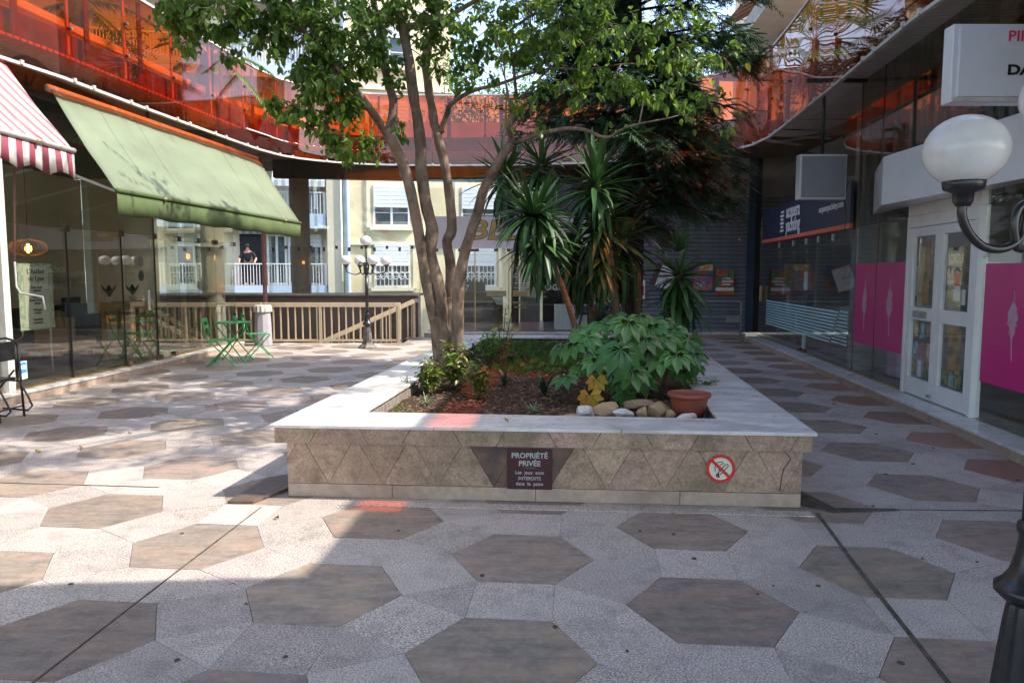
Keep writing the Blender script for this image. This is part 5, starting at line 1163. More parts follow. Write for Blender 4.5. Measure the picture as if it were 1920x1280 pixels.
lamp(-3.08, 15.72, [(a0, .44, 1.86), (a0 + R(90), .44, 1.86), (a0 + R(180), .44, 1.86), (a0 + R(270), .44, 1.86)], 2.27, 'black street lamp with five white globes standing at the stairwell railing', worn=True)
lamp(1.720, 2.37, [(R(196), .37, 1.965), (R(16), .37, 1.965)], 2.145, 'black street lamp with large white globe at the right edge, nearest the camera', flz=.588)
# ================================================================ SIGNS ON THE PLANTER
def onface(u, z, off_=.006):   # point on the planter front at distance u from its left corner
    p = bFL + ux * u - uy * off_; return Vector((p.x, p.y, z))
XD = (ux.x, ux.y, 0)
pq = empty('notice_plaque', tuple(onface(1.74, .09)), 'maroon plaque reading PROPRIÉTÉ PRIVÉE on the planter front', 'sign')
def fslab(u0, u1, z0, z1, off0, th, name, mat, parent, bevel=0):
    A, B = onface(u0, z0, off0), onface(u1, z0, off0); n = Vector((uy.x, uy.y)) * th
    return MB().prism([(A.x, A.y), (B.x, B.y), (B.x + n.x, B.y + n.y), (A.x + n.x, A.y + n.y)], z0, z1).build(name, M[mat], parent, bevel=bevel)
fslab(1.585, 1.90, .088, .375, .012, .009, 'plate', 'maroon', pq, .002)
def ft(t, s, u, z, **kw): text(t, s, M['mirror_text'], pq, onface(u, z, .0135), xdir=XD, extrude=.0006, **kw)
ft('PROPRIÉTÉ', .052, 1.742, .328, bold=.0012); ft('PRIVÉE', .052, 1.742, .272, bold=.0012)
fslab(1.70, 1.785, .2405, .2425, .0132, .001, 'rule_line', 'grey_wall', pq)
ft('Les  jeux  sont', .034, 1.742, .208, bold=.0005); ft('INTERDITS', .033, 1.742, .166, bold=.0005); ft('dans  le  patio', .034, 1.742, .128, bold=.0005)
ns = empty('no_smoking_sign', tuple(onface(3.05, .15)), 'round red and cream no-smoking sign on the planter front', 'sign')
def disc(c, r0, r1, o0, o1, name, mat, parent, n=40):
    X = Vector(XD); Z = Vector((0, 0, 1)); N_ = Vector((-uy.x, -uy.y, 0)); c = Vector(c); v = []
    for o in (o0, o1):
        for r in (r0, r1):
            for k in range(n): a = 2 * math.pi * k / n; v.append(c + X * r * math.cos(a) + Z * r * math.sin(a) + N_ * o)
    f = []
    for k in range(n):
        q = (k + 1) % n; A, B, C_, D = 0, n, 2 * n, 3 * n
        f += [(C_ + k, C_ + q, D + q, D + k), (A + k, B + k, B + q, A + q), (B + k, D + k, D + q, B + q), (A + k, A + q, C_ + q, C_ + k)]
    MB().add(v, f).build(name, M[mat], parent)
cc = onface(3.055, .262, 0); disc(cc, .0005, .098, .005, .009, 'plate', 'sign_cream', ns); disc(cc, .078, .098, .0095, .012, 'red_ring', 'sign_red', ns)
def fl(pts, r, mat, name, z=.0125):
    X = Vector(XD); N_ = Vector((-uy.x, -uy.y, 0)); m = MB(); m.tube([cc + X * a + Vector((0, 0, b)) + N_ * z for a, b in pts], r, 5); m.build(name, M[mat], ns)
X = Vector(XD); N_ = Vector((-uy.x, -uy.y, 0)); m = MB(); m.bar(cc + X * -.062 + Vector((0, 0, .058)) + N_ * .0145, cc + X * .062 + Vector((0, 0, -.058)) + N_ * .0145, .004, .019, up=(0, 0, 1)); m.build('red_bar', M['sign_red'], ns)
fl([(-.03, -.045), (.03, .028), (.045, .034), (.052, .022), (-.002, -.042)], .0028, 'black', 'cigarette_outline', .0105)
fl([(-.035, -.02), (-.04, .01), (-.02, .045), (.01, .05), (.02, .035), (.0, .03), (-.015, .012), (-.01, -.012)], .0026, 'black', 'smoke_curl', .0105)
for a, b in ((-.026, -.048), (-.012, -.055), (-.014, -.038)): fl([(a - .004, b), (a + .004, b)], .0085, 'black', 'ash_blob', .0105)
# ================================================================ ROCKS AND POT
def rock(c, s, seed, mat, label, rz=0):
    r = random.Random(seed); bm = bmesh.new(); bmesh.ops.create_icosphere(bm, subdivisions=3, radius=1)
    pl = [(Vector((r.gauss(0, 1), r.gauss(0, 1), r.gauss(0, 1))).normalized(), r.uniform(.55, .85)) for _ in range(11)]
    for v in bm.verts:
        for n, d in pl:
            e = v.co.dot(n) - d
            if e > 0: v.co -= n * e * .92
        v.co += v.co.normalized() * .06 * mn.noise(v.co * 3 + Vector((seed, 0, 0)))
        v.co = Vector((v.co.x * s[0], v.co.y * s[1], v.co.z * s[2]))
    me = bpy.data.meshes.new('rock'); bm.to_mesh(me); bm.free(); me.materials.append(M[mat])
    o = put('rock', me); o.location = c; o.rotation_euler = (r.uniform(-.2, .2), r.uniform(-.2, .2), rz); tag(o, label, 'rock'); return o
rk = [((1099, 772), (.085, .06, .085), 'stone_white', 'smooth white stone, leftmost tall one in the row of rocks', .5), ((1138, 768), (.13, .08, .085), 'stone_warm', 'brown angular rock between the two white stones', .2), ((1167, 776), (.095, .06, .045), 'stone_white', 'chunky white rock at the front edge of the row', 0), ((1196, 760), (.16, .09, .06), 'stone_warm', 'long tan slab-like rock lying on top of the others', -.25), ((1204, 774), (.065, .06, .065), 'stone_warm', 'small ochre lump of rock in the middle of the row', 1), ((1237, 772), (.115, .09, .09), 'stone_warm', 'large faceted tan rock beside the terracotta pot', .8), ((1258, 778), (.05, .05, .05), 'stone_warm', 'small tan rock touching the terracotta pot', .4), ((1285, 784), (.095, .05, .05), 'stone_white', 'pale rough rock in front of the terracotta pot', .3), ((1073, 781), (.09, .05, .025), 'stone_warm', 'flat buff stone at the left end of the row of rocks', 0)]
for k, ((u, v), s, mt, lb, rz) in enumerate(rk):
    p = atz(u, v, .50); p.y = max(p.y, 5.33 - .075 * (p.x - 1.5) + s[1] + .02); p = at(u, v, p.y + (.1 if k == 3 else 0))
    p.z = max(.46, min(p.z, .62)); rock(p, s, 20 + k * 7, mt, lb, rz)
pp = Vector((1.405, 5.80, .45)); pot = empty('flower_pot', tuple(pp), 'empty terracotta coloured plastic pot in the planter corner', 'pot')
m = MB(); m.lathe(pp, [(.10, 0), (.115, .02), (.145, .15), (.15, .17), (.168, .175), (.172, .19), (.168, .205), (.155, .207), (.148, .19), (.138, .15), (.115, .05), (.001, .045)], 40, cap=False); m.build('pot_body', M['terracotta'], pot, smooth=True)
m = MB(); m.lathe(pp, [(.13, .05), (.0005, .055)], 24, cap=False); m.build('pot_earth', M['soil'], pot)
rock((1.60, 5.78, .49), (.05, .06, .07), 99, 'bark_dark', 'dark lump wedged between the pot and the planter edge')
# ================================================================ GREEN TABLE AND CHAIRS
def gchair(loc, rz, label):
    c = empty('folding_chair', loc, label, 'chair', 'green folding garden chairs'); B = Vector(loc)
    def P(x, y, z): a = Vector((x, y, 0)); a.rotate(Euler((0, 0, rz))); return B + a + Vector((0, 0, z))
    for k in range(6): y = -.16 + k * .064; MB().bar(P(-.19, y, .45), P(.19, y, .45), .05, .012).build('seat_slat', M['green_paint'], c)
    for x in (-.185, .185):
        MB().tube([P(x, -.20, .0), P(x, .17, .43), P(x, .20, .46)] if False else [P(x, -.22, 0), P(x, .19, .44)], .011, 6).build('leg', M['green_paint'], c)
        MB().tube([P(x * 1.07, .24, 0), P(x * 1.07, -.0, .27), P(x * 1.07, -.19, .46), P(x * 1.07, -.23, .62), P(x * 1.07, -.27, .83)], .011, 6).build('back_post', M['green_paint'], c)
    for z, y in ((.80, -.265), (.68, -.24)): MB().bar(P(-.205, y, z), P(.205, y, z), .012, .06).build('back_slat', M['green_paint'], c)
    for y, z in ((-.20, .03), (.19, .06)): MB().tube([P(-.19, y, z), P(.19, y, z)], .008, 6).build('stretcher', M['green_paint'], c)
    return c
gchair((-5.02, 12.72, 0), R(-78), 'green metal folding chair left of the small table, its back to the glass')
gchair((-4.82, 13.98, 0), R(-62), 'green metal folding chair nearest the pink drain pipe')
gt = empty('folding_table', (-5.0, 13.38, 0), 'round green metal folding table outside the glass, under the awning', 'table'); g0 = Vector((-5.05, 13.35, 0))
m = MB(); m.lathe(g0, [(.30, .70), (.305, .705), (.305, .72), (.0005, .722)], 36); m.build('tabletop', M['green_paint'], gt)
for s in (-1, 1):
    m = MB(); m.tube([g0 + Vector((-.26, .18 * s, .70)), g0 + Vector((.28, .22 * s, 0))], .012, 6); m.build('leg', M['green_paint'], gt)
    m = MB(); m.tube([g0 + Vector((.26, .15 * s, .70)), g0 + Vector((-.28, .19 * s, 0))], .012, 6); m.build('leg', M['green_paint'], gt)
for x, z in ((.27, .05), (-.27, .05)): m = MB(); m.tube([g0 + Vector((x, -.2, z)), g0 + Vector((x, .2, z))], .009, 6); m.build('stretcher', M['green_paint'], gt)
tp = empty('potted_succulent', tuple(g0 + Vector((.0, .12, .722))), 'tiny succulent in a green pot on the round green table', 'plant')
m = MB(); m.lathe(g0 + Vector((0, .12, .722)), [(.035, 0), (.05, .08), (.052, .09), (.045, .085)], 16); m.build('pot', pbr('pot_green', (.3, .42, .33), .4), tp, smooth=True)
for k in range(12):
    a = k * 2.4; b = g0 + Vector((0, .12, .80)); MB().tube([b, b + Vector((.03 * math.cos(a), .03 * math.sin(a), .05 + .01 * (k % 3)))], [.008, .002], 5).build('leaf', M['clivia'], tp)
def shift(root, dx, dy, dz, label, group):
    c = dup(root, label=label, group=group); c.location = root.location + Vector((dx, dy, dz)); return c
ch0 = gchair((-6.62, 12.75, .11), R(-80), 'green folding chair inside the left shop glass, nearer the camera'); gchair((-6.58, 14.25, .11), R(-100), 'green folding chair inside the left shop glass, beside the tripod lamp')
shift(gt, -1.52, .2, .11, 'round green folding table standing inside the left shop glass', None)
for k, y in enumerate((12.95, 13.75)):
    rp = empty('rubber_plant', (-7.04, y, 1.08), 'dark broad-leaved pot plant on the wooden window bench, %s' % ('nearer the camera' if k == 0 else 'farther one'), 'plant')
    MB().lathe((-7.04, y, 1.081), [(.05, 0), (.07, .1), (.06, .1)], 12).build('pot', M['white_paint'], rp)
    for j in range(6):
        a = j * 1.05; b = Vector((-7.04, y, 1.17)); d = Vector((math.cos(a) * .6, math.sin(a) * .6, 1)).normalized(); s_ = d.cross(Vector((0, 0, 1))).normalized() * .045; e = b + d * .26
        MB().add([b, b.lerp(e, .6) + s_, e, b.lerp(e, .6) - s_], [(0, 1, 2, 3)]).build('leaf', M['clivia'], rp)
# lectern-like covered stand with blue paper beside the railing
cvs = empty('covered_stand', (-5.25, 16.35, 0), 'grey draped stand with lacy top between glass corner and railing', 'stand')
m = MB(); m.lathe((-5.55, 16.45, 0), [(.20, 0), (.19, .4), (.17, .75), (.19, .84), (.2, .86), (.18, .88)], 20, flute=.05); m.build('cloth', pbr('grey_cloth', (.36, .34, .38), .85, bump=.01, bscale=5), cvs)
m = MB(); m.lathe((-5.55, 16.45, .74), [(.21, 0), (.205, .1), (.18, .145)], 28, flute=.08); m.build('lace_trim', M['rail_white'], cvs)
# ================================================================ BLACK FOLDING CHAIR AT THE LEFT EDGE
bc = empty('folding_chair', (-5.75, 8.0, 0), 'black metal folding chair cut off by the left edge of the view', 'chair'); B = Vector((-5.75, 8.0, 0))
def P(x, y, z): return B + Vector((x, y, z))
for y in (-.2, .2):
    MB().tube([P(.27, y, 0), P(.255, y, .45), P(.24, y, .80)], .013, 8).build('front_leg', M['black_paint'], bc, smooth=True)
m = MB(); m.tube([P(.24, -.2, .8), P(.20, -.17, .86), P(.18, -.1, .885), P(.18, .1, .885), P(.20, .17, .86), P(.24, .2, .8)], .013, 8); m.build('top_loop', M['black_paint'], bc, smooth=True)
for y in (-.18, .18): MB().tube([P(-.15, y, .43), P(.05, y, .41), P(.25, y, .40), P(.34, y, .22), P(.38, y, .12), P(.33, y, .07), P(.05, y, .09)], .011, 8).build('side_loop', M['black_paint'], bc, smooth=True)
for y in (-.18, .18): MB().tube([P(-.25, y, 0), P(.2, y, .52)], .012, 8).build('rear_leg', M['black_paint'], bc, smooth=True)
MB().box(P(.03, 0, .43), (.38, .36, .035)).build('seat', M['black_paint'], bc, bevel=.015)
MB().prism([tuple(P(.215, -.17, 0))[:2], tuple(P(.235, -.17, 0))[:2], tuple(P(.235, .17, 0))[:2], tuple(P(.215, .17, 0))[:2]], .64, .85).build('backrest', M['black_paint'], bc, bevel=.008)
MB().tube([P(.26, -.2, .12), P(.26, .2, .12)], .009, 6).build('stretcher', M['black_paint'], bc)
# ================================================================ FALLEN LEAVES (singly visible)
fl_ = [(72, 848, 'yellow_leaf', 'fallen yellow leaf on the paving at far left'), (152, 841, 'litter', 'curled rust-brown fallen leaf beside the yellow one'), (245, 813, 'yellow_leaf', 'small ochre fallen leaf in the middle of the dappled shade'), (506, 713, 'yellow_leaf', 'yellow-brown fallen leaf nearest the green chairs'), (406, 762, 'litter', 'tiny dark red fallen leaf on dappled paving'), (585, 748, 'yellow_leaf', 'tan fallen leaf near the left side of the planter'), (519, 972, 'litter', 'brown curled leaf by the planter corner joint'), (950, 790, 'yellow_leaf', 'dry tan leaf lying on the marble cap at the front'), (560, 772, 'litter', 'small dark fallen leaf left of the planter edge'), (285, 780, 'litter', 'pale dry leaf on the shaded paving'), (1565, 758, 'litter', 'small dry leaf on paving right of the planter')]
for k, (u, v, mt, lb) in enumerate(fl_):
    z = .546 if k == 7 else .004; p = atz(u, v, z); r = random.Random(k + 40); a = r.uniform(0, 6.28); s = .055 if 'yellow' in lb else .04; d = Vector((math.cos(a), math.sin(a), 0)); n = Vector((-d.y, d.x, 0))
    pts = []
    for t, w, h in ((0, 0, .006), (.25, .3, .012), (.6, .34, .016), (.85, .18, .02), (1.1, 0, .03)):
        pts.append((p + d * s * (t - .5) + n * s * w + Vector((0, 0, h * 1.1)), p + d * s * (t - .5) + Vector((0, 0, h * .3)), p + d * s * (t - .5) - n * s * w + Vector((0, 0, h))))
    m = MB()
    for A_, B_ in zip(pts[:-1], pts[1:]):
        m.add([A_[0], A_[1], B_[1], B_[0]], [(0, 1, 2, 3)]); m.add([A_[1], A_[2], B_[2], B_[1]], [(0, 1, 2, 3)])
    m.build('fallen_leaf', M[mt], label=lb, cat='leaf')
# ================================================================ VEGETATION
def sm(pts, per=5):
    pts = [Vector(p) for p in pts]; out = []
    for i in range(len(pts) - 1):
        p0, p1, p2, p3 = pts[max(0, i - 1)], pts[i], pts[i + 1], pts[min(len(pts) - 1, i + 2)]
        for q in range(per):
            t = q / per; out.append(.5 * ((2 * p1) + (p2 - p0) * t + (2 * p0 - 5 * p1 + 4 * p2 - p3) * t * t + (3 * p1 - p0 - 3 * p2 + p3) * t ** 3))
    out.append(pts[-1]); return out
# ---- main tree
tree = empty('broadleaf_tree', (-.68, 8.2, .45), 'multi-stemmed broadleaf tree with pale twisted stems at the left of the planter', 'tree')
S_ = []
def px(pts, Y0, Y1=None):
    Y1 = Y0 if Y1 is None else Y1; n = len(pts); return [at(u, v, Y0 + (Y1 - Y0) * i / (n - 1)) for i, (u, v) in enumerate(pts)]
stems = [
 (px([(828, 745), (822, 660), (816, 610), (803, 545), (792, 480), (783, 425), (768, 350), (752, 300), (728, 252)], 8.18, 7.9), .062, .056),
 (px([(728, 252), (712, 228), (692, 203), (668, 172), (640, 140), (600, 95), (560, 40), (530, -30)], 7.9, 7.2), .045, .02),
 (px([(692, 203), (672, 196), (650, 195), (620, 204), (595, 222), (577, 225)], 7.75, 7.3), .036, .02),
 (px([(728, 252), (733, 232), (736, 190), (726, 144), (716, 95), (709, 50), (700, -10), (690, -90)], 7.9, 8.2), .05, .03),
 (px([(842, 748), (832, 680), (829, 609), (826, 553), (812, 500), (806, 470), (810, 430), (799, 384), (790, 320), (788, 269), (780, 202), (768, 130), (762, 84), (750, 34), (735, -40), (715, -120)], 8.12, 8.0), .080, .045),
 (px([(848, 745), (850, 670), (846, 610), (843, 553), (845, 500), (838, 455), (847, 430), (844, 379), (835, 314), (824, 269), (812, 210), (804, 168), (797, 118), (804, 84), (817, 34), (825, -40)], 8.25, 8.5), .065, .04),
 (px([(828, 249), (838, 215), (844, 196), (870, 178), (900, 166), (935, 158), (985, 140), (1040, 128)], 8.4, 8.0), .032, .012),
 (px([(765, 52), (790, 44), (830, 40), (848, 28), (880, 8), (910, -10)], 8.0, 7.6), .035, .018),
 (px([(852, 742), (856, 680), (858, 610), (860, 540), (870, 480), (882, 440), (896, 398), (907, 356), (925, 322), (940, 294), (963, 270)], 8.1, 7.6), .07, .045),
 (px([(963, 270), (955, 250), (953, 238), (962, 215), (968, 190), (966, 150), (955, 60)], 7.6, 7.9), .032, .012),
 (px([(963, 270), (995, 257), (1030, 247), (1067, 241), (1100, 245), (1135, 258), (1165, 243), (1200, 232)], 7.6, 7.2), .028, .008),
 (px([(965, 268), (958, 220), (950, 160), (938, 120)], 7.55, 7.3), .010, .006),
 (px([(943, 290), (948, 200), (946, 130), (930, 70)], 7.5, 7.4), .011, .005),
 (px([(700, -10), (640, -60), (560, -110)], 8.2, 7.2), .03, .015), (px([(735, -40), (780, -120), (860, -180)], 8.0, 7.5), .04, .02), (px([(825, -40), (900, -110), (1000, -150)], 8.5, 8.0), .04, .02),
 (px([(530, -30), (460, -40), (400, -20)], 7.2, 6.9), .02, .01), (px([(968, 190), (1010, 150), (1070, 95), (1130, 60)], 7.8, 7.4), .014, .006), (px([(1040, 128), (1100, 130), (1180, 120), (1260, 130)], 8.0, 7.6), .012, .006),
 (px([(955, 60), (1010, 20), (1080, -10), (1160, -20)], 7.9, 7.5), .014, .007), (px([(910, -10), (1000, -60), (1120, -70)], 7.6, 7.3), .018, .008)]
brs = []
for k, (pts, r0, r1) in enumerate(stems):
    P_ = sm(pts, 5); n = len(P_); rr = []
    r_ = random.Random(k)
    for i, p in enumerate(P_):
        t = i / (n - 1); r = r0 + (r1 - r0) * t
        if r0 > .058: r *= 1 + .16 * mn.noise(p * 4.5) + .06 * mn.noise(p * 13) + (1.1 * math.exp(-max(0, p.z - .42) / .10) * .4)
        else: r *= 1 + .12 * mn.noise(p * 5)
        rr.append(r); 
        if r0 <= .06 or p.z > 3.2: P_[i] = p + Vector((mn.noise(p * 4), mn.noise(p * 4 + Vector((5, 0, 0))), 0)) * .02
    MB().tube(P_, rr, 14 if r0 > .03 else 8).build('trunk' if r0 > .06 else 'limb', M['bark'], tree, smooth=True); brs.append(P_)
# swollen base joining the stems
m = MB(); c = Vector((-.71, 8.17, .38)); m.lathe(c, [(.24, 0), (.16, .06), (.115, .16), (.10, .3), (.10, .5), (.09, .8), (.05, .95)], 18)
m.v = [tuple(Vector(v) + Vector((.03, 0, 0)) * (v[2] - .4) + (Vector(v) - Vector((c.x, c.y, v[2]))) * .25 * mn.noise(Vector(v) * 5)) for v in m.v]; m.build('trunk_base', M['bark'], tree, smooth=True)
# leaves
LEAF = [((0, 0, 0), (.32, .26, -.04), (.32, 0, .03), (.32, -.26, -.04)), ]
def leafgeo(l, w, c, d, n, m, mi=0, droop=.25, young=False):
    """pointed oval folded leaf: base c, direction d, normal n"""
    d = d.normalized(); s = d.cross(n)
    if s.length < 1e-3: s = d.orthogonal()
    s.normalize(); n = s.cross(d).normalized(); b = len(m.v)
    rows = ((0, 0), (.22, .40), (.55, .5), (.8, .3), (1.05, 0))
    for t, q in rows:
        o = c + d * l * t - n * droop * l * t * t
        if q == 0: m.v.append(tuple(o))
        else: m.v += [tuple(o + s * w * q - n * (-.12) * w * 1.2), tuple(o), tuple(o - s * w * q + n * .12 * w * 1.2)]
    f = [(b, b + 1, b + 2), (b, b + 2, b + 3), (b + 1, b + 4, b + 5, b + 2), (b + 2, b + 5, b + 6, b + 3), (b + 4, b + 7, b + 8, b + 5), (b + 5, b + 8, b + 9, b + 6), (b + 7, b + 10, b + 8), (b + 8, b + 10, b + 9)]
    m.f += f; m.m += [mi] * len(f)
rl = random.Random(11)
clusters = [  # u, v, Y, radius px, leaves
 (335, 20, 6.9, 45, 330), (395, 40, 7.0, 50, 420), (455, 20, 7.0, 50, 330), (360, 85, 6.9, 20, 70), (520, 10, 7.2, 55, 420), (500, 65, 7.2, 38, 190), (575, 50, 7.3, 50, 380), (560, 110, 7.3, 38, 230), (520, 110, 7.2, 14, 30),
 (630, 60, 7.5, 52, 420), (625, 130, 7.4, 48, 400), (590, 165, 7.3, 38, 280), (640, 190, 7.5, 40, 300), (520, 195, 7.1, 22, 70), (500, 198, 7.1, 12, 25), (570, 205, 7.2, 28, 120), (600, 240, 7.3, 26, 110), (640, 262, 7.5, 34, 150), (690, 265, 7.6, 30, 110), (655, 285, 7.5, 18, 50), (690, 100, 7.7, 48, 330),
 (680, 20, 7.7, 55, 380), (745, 30, 7.9, 50, 260), (730, 110, 7.8, 28, 90), (740, 165, 7.7, 26, 60), (750, 235, 7.7, 16, 35), (800, 15, 8.0, 45, 230), (830, 75, 8.0, 38, 130), (845, 110, 8.1, 45, 150), (860, 20, 7.8, 52, 230), (880, 70, 7.8, 45, 160), (900, 120, 7.8, 42, 130), (930, 30, 7.7, 52, 240), (960, 90, 7.7, 48, 150), (960, 195, 7.6, 26, 35), (990, 20, 7.6, 52, 250), (1010, 85, 7.6, 50, 190), (1030, 140, 7.6, 44, 140), (1060, 40, 7.5, 50, 220), (1085, 165, 7.5, 40, 110), (1110, 100, 7.5, 48, 190), (1130, 30, 7.4, 48, 200), (1150, 150, 7.4, 45, 120), (1190, 70, 7.4, 45, 130), (1210, 160, 7.3, 42, 110), (1255, 110, 7.3, 42, 110), (1270, 170, 7.3, 34, 80), (1310, 130, 7.3, 34, 60), (1355, 110, 7.3, 26, 45), (1290, 60, 7.3, 40, 60), (1240, 30, 7.3, 50, 110), (1340, 165, 7.2, 18, 22), (1365, 235, 7.2, 8, 8), (1290, 205, 7.2, 22, 20), (1010, 235, 7.5, 18, 8),
 (790, 100, 8.2, 24, 60), (560, -70, 7.2, 90, 500), (420, -70, 7.0, 80, 420), (700, -90, 7.8, 100, 500), (860, -90, 7.9, 100, 500), (1020, -90, 7.6, 100, 450), (1160, -80, 7.4, 80, 300), (300, -40, 6.8, 60, 200), (640, -200, 7.6, 110, 400), (820, -220, 7.8, 110, 400), (980, -220, 7.8, 100, 300), (480, -180, 7.2, 90, 300)]
fol = MB(); tw = MB(); allb = [p for b in brs for p in b if p.z > 2.6]
small = []
for (u, v, Y, r, n) in clusters:
    c = at(u, v, Y); rad = r / F * Y; ns_ = max(1, n // 16)
    near = min(allb, key=lambda q: (q - c).length)
    hub = c + Vector((0, 0, -rad * .2)); mid = near.lerp(hub, .5) + Vector((rl.uniform(-.1, .1), rl.uniform(-.1, .1), rl.uniform(-.03, .12)))
    if n > 15: tw.tube(sm([near, mid, hub], 4), [.009 - .0005 * i for i in range(9)], 5)
    for s_ in range(ns_):
        e = c + Vector((rl.gauss(0, .55), rl.gauss(0, .9), rl.gauss(0, .5))) * rad
        st_ = hub.lerp(e, .25) ; e2 = e + Vector((rl.uniform(-.05, .05), rl.uniform(-.05, .05), -.05)); 
        tw.tube([st_, (st_ + e) / 2 + Vector((0, 0, .02)), e], [.0045, .0035, .002], 4, cap=False)
        ax = (e - st_).normalized() if (e - st_).length > .01 else Vector((0, 0, -1))
        for k in range(n // ns_):
            t = rl.random(); q = st_.lerp(e, .35 + .65 * t) + Vector((rl.gauss(0, .035), rl.gauss(0, .035), rl.gauss(0, .03)))
            d = Vector((rl.gauss(0, .7), rl.gauss(0, .7), -.75 + rl.gauss(0, .35))) + ax * .6
            nn = Vector((rl.gauss(0, .55), rl.gauss(0, .55), 1)); l = rl.uniform(.05, .088)
            leafgeo(l, l * rl.uniform(.55, .68), q, d, nn, fol, 1 if (rl.random() < (.22 if u > 850 else .10)) else 0)
fol.build('foliage', [M['leaf'], M['leaf_young']], tree, smooth=False, kind='stuff')
tw.build('twigs', M['bark'], tree, kind='stuff')
# a few singly visible leaves near the camera side, each a part
lm = []
for k in range(4):
    m = MB(); leafgeo(.085, .052, Vector((0, 0, 0)), Vector((1, 0, -.15)), Vector((0, 0, 1)), m); lm.append(m.mesh('leaf', M['leaf' if k < 2 else 'leaf_young'], off=None))
cand = [c for c in clusters if c[1] > 60 and c[2] < 7.7]
for k in range(190):
    u, v, Y, r, n = rl.choice(cand); c = at(u, v, Y - .12); rad = r / F * Y
    o = put('leaf', lm[k % 4], tree); p = c + Vector((rl.gauss(0, .6) * rad, -abs(rl.gauss(0, .5)) * rad, rl.gauss(0, .6) * rad - .03)); o.location = p - tree.location; o.rotation_euler = (rl.uniform(-.6, .6), rl.uniform(.5, 1.6), rl.uniform(0, 6.28)); s = rl.uniform(.7, 1.1); o.scale = (s, s, s)
# crown above the frame: shades the paving on the left
rb_ = random.Random(77); fo2 = MB(); tw2 = MB()
for k in range(74):
    c = Vector((rb_.uniform(-1.4, 3.4), rb_.uniform(5.0, 10.2), rb_.uniform(5.9, 7.6)))
    if c.y > 8.8 and c.z < 6.3: c.z += .8
    near = min([p for p in allb if p.z > 4.2], key=lambda q: (q - c).length); tw2.tube(sm([near, near.lerp(c, .5) + Vector((0, 0, .15)), c], 4), [.016 - .0014 * i for i in range(9)], 5)
    for s_ in range(16):
        e = c + Vector((rb_.gauss(0, .3), rb_.gauss(0, .3), rb_.gauss(0, .2)))
        tw2.tube([c, e], [.004, .002], 4, cap=False)
        for j in range(15):
            q = c.lerp(e, rb_.uniform(.3, 1.1)) + Vector((rb_.gauss(0, .04), rb_.gauss(0, .04), rb_.gauss(0, .04))); l = rb_.uniform(.055, .09)
            leafgeo(l, l * .6, q, Vector((rb_.gauss(0, 1), rb_.gauss(0, 1), -.7)), Vector((rb_.gauss(0, .5), rb_.gauss(0, .5), 1)), fo2, 0)
fo2.build('upper_foliage', M['leaf'], tree, kind='stuff'); tw2.build('upper_twigs', M['bark'], tree, kind='stuff')
# ---- dark conifer
con = empty('conifer_tree', (1.90, 11.4, .4), 'dark drooping conifer with red-brown trunk at the back of the planter', 'tree')
tr_ = sm([(1.86, 11.4, .35), (1.88, 11.4, 1.6), (1.92, 11.42, 3.2), (1.86, 11.4, 5.0), (1.8, 11.4, 7.5), (1.75, 11.4, 9.2)], 6)
MB().tube(tr_, [.15 - .0035 * i for i in range(len(tr_))], 14).build('trunk', M['bark_dark'], con, smooth=True)
rc = random.Random(21); nd = MB(); bw = MB(); dead = MB()
def spray(m, p, d, l, dens=1.0):
    """flat feathery spray of scale foliage"""
    d = d.normalized(); s = d.cross(Vector((0, 0, 1))); s = s.normalized() if s.length > .01 else Vector((1, 0, 0)); n = s.cross(d)
    k = int(9 * dens)
    for i in range(k):
        t = (i + .5) / k; c = p + d * l * t - Vector((0, 0, 1)) * l * .22 * t * t
        for sd in (-1, 1):
            e = l * .48 * (1 - t * .75) * rc.uniform(.7, 1.2); q = c + (s * sd * .8 + d * .75 + n * rc.uniform(-.25, .15)).normalized() * e - Vector((0, 0, 1)) * e * .25
            w = .011; o = d * w
            m.add([c - o, c + o, q + o * .2, (c + q) / 2 - o * 1.2], [(0, 1, 2, 3)])
            q2 = (c + q) / 2 + d * e * .4; m.add([(c + q) / 2 - s * .006, (c + q) / 2 + s * .006, q2], [(0, 1, 2)])
    m.add([p - s * .008, p + s * .008, p + d * l * 1.05 - Vector((0, 0, .22 * l))], [(0, 1, 2)])
for k in range(210):
    z = 2.25 + (k / 210) ** .95 * 6.6; base = tr_[min(len(tr_) - 1, int(z / 9.2 * len(tr_)))].copy(); base.z = z
    a = rc.uniform(0, 6.28); L = (1.95 if z > 3.4 else 1.35 + .5 * rc.random()) * rc.uniform(.65, 1.05) * (1 - max(0, z - 6.5) * .13)
    if z < 3.3 and math.cos(a) < -.1: L *= .55
    d = Vector((math.cos(a), math.sin(a), rc.uniform(-.05, .25))); pts = sm([base, base + d * L * .5 + Vector((0, 0, .05)), base + d * L + Vector((0, 0, -.25 * L * rc.uniform(.4, 1)))], 5)
    bw.tube(pts, [.022 * (1 - i / len(pts)) + .004 for i in range(len(pts))], 5)
    for i in range(int(L * 46)):
        t = rc.uniform(.22, 1); p = pts[min(len(pts) - 1, int(t * (len(pts) - 1)))]; sd = rc.choice((-1, 1)); dd_ = Vector((-d.y * sd, d.x * sd, 0)) * rc.uniform(.3, 1) + d * .7 + Vector((0, 0, rc.uniform(-1.0, .25)))
        isd = (z < 3.4 and rc.random() < .16) or rc.random() < .03
        spray(dead if isd else nd, p + Vector((rc.gauss(0, .05), rc.gauss(0, .05), rc.gauss(0, .06))), dd_, rc.uniform(.16, .36), rc.uniform(.8, 1.1))
nd.build('foliage', M['needle'], con, kind='stuff'); dead.build('dead_foliage', M['needle_brown'], con, kind='stuff'); bw.build('branches', M['bark_dark'], con, kind='stuff')
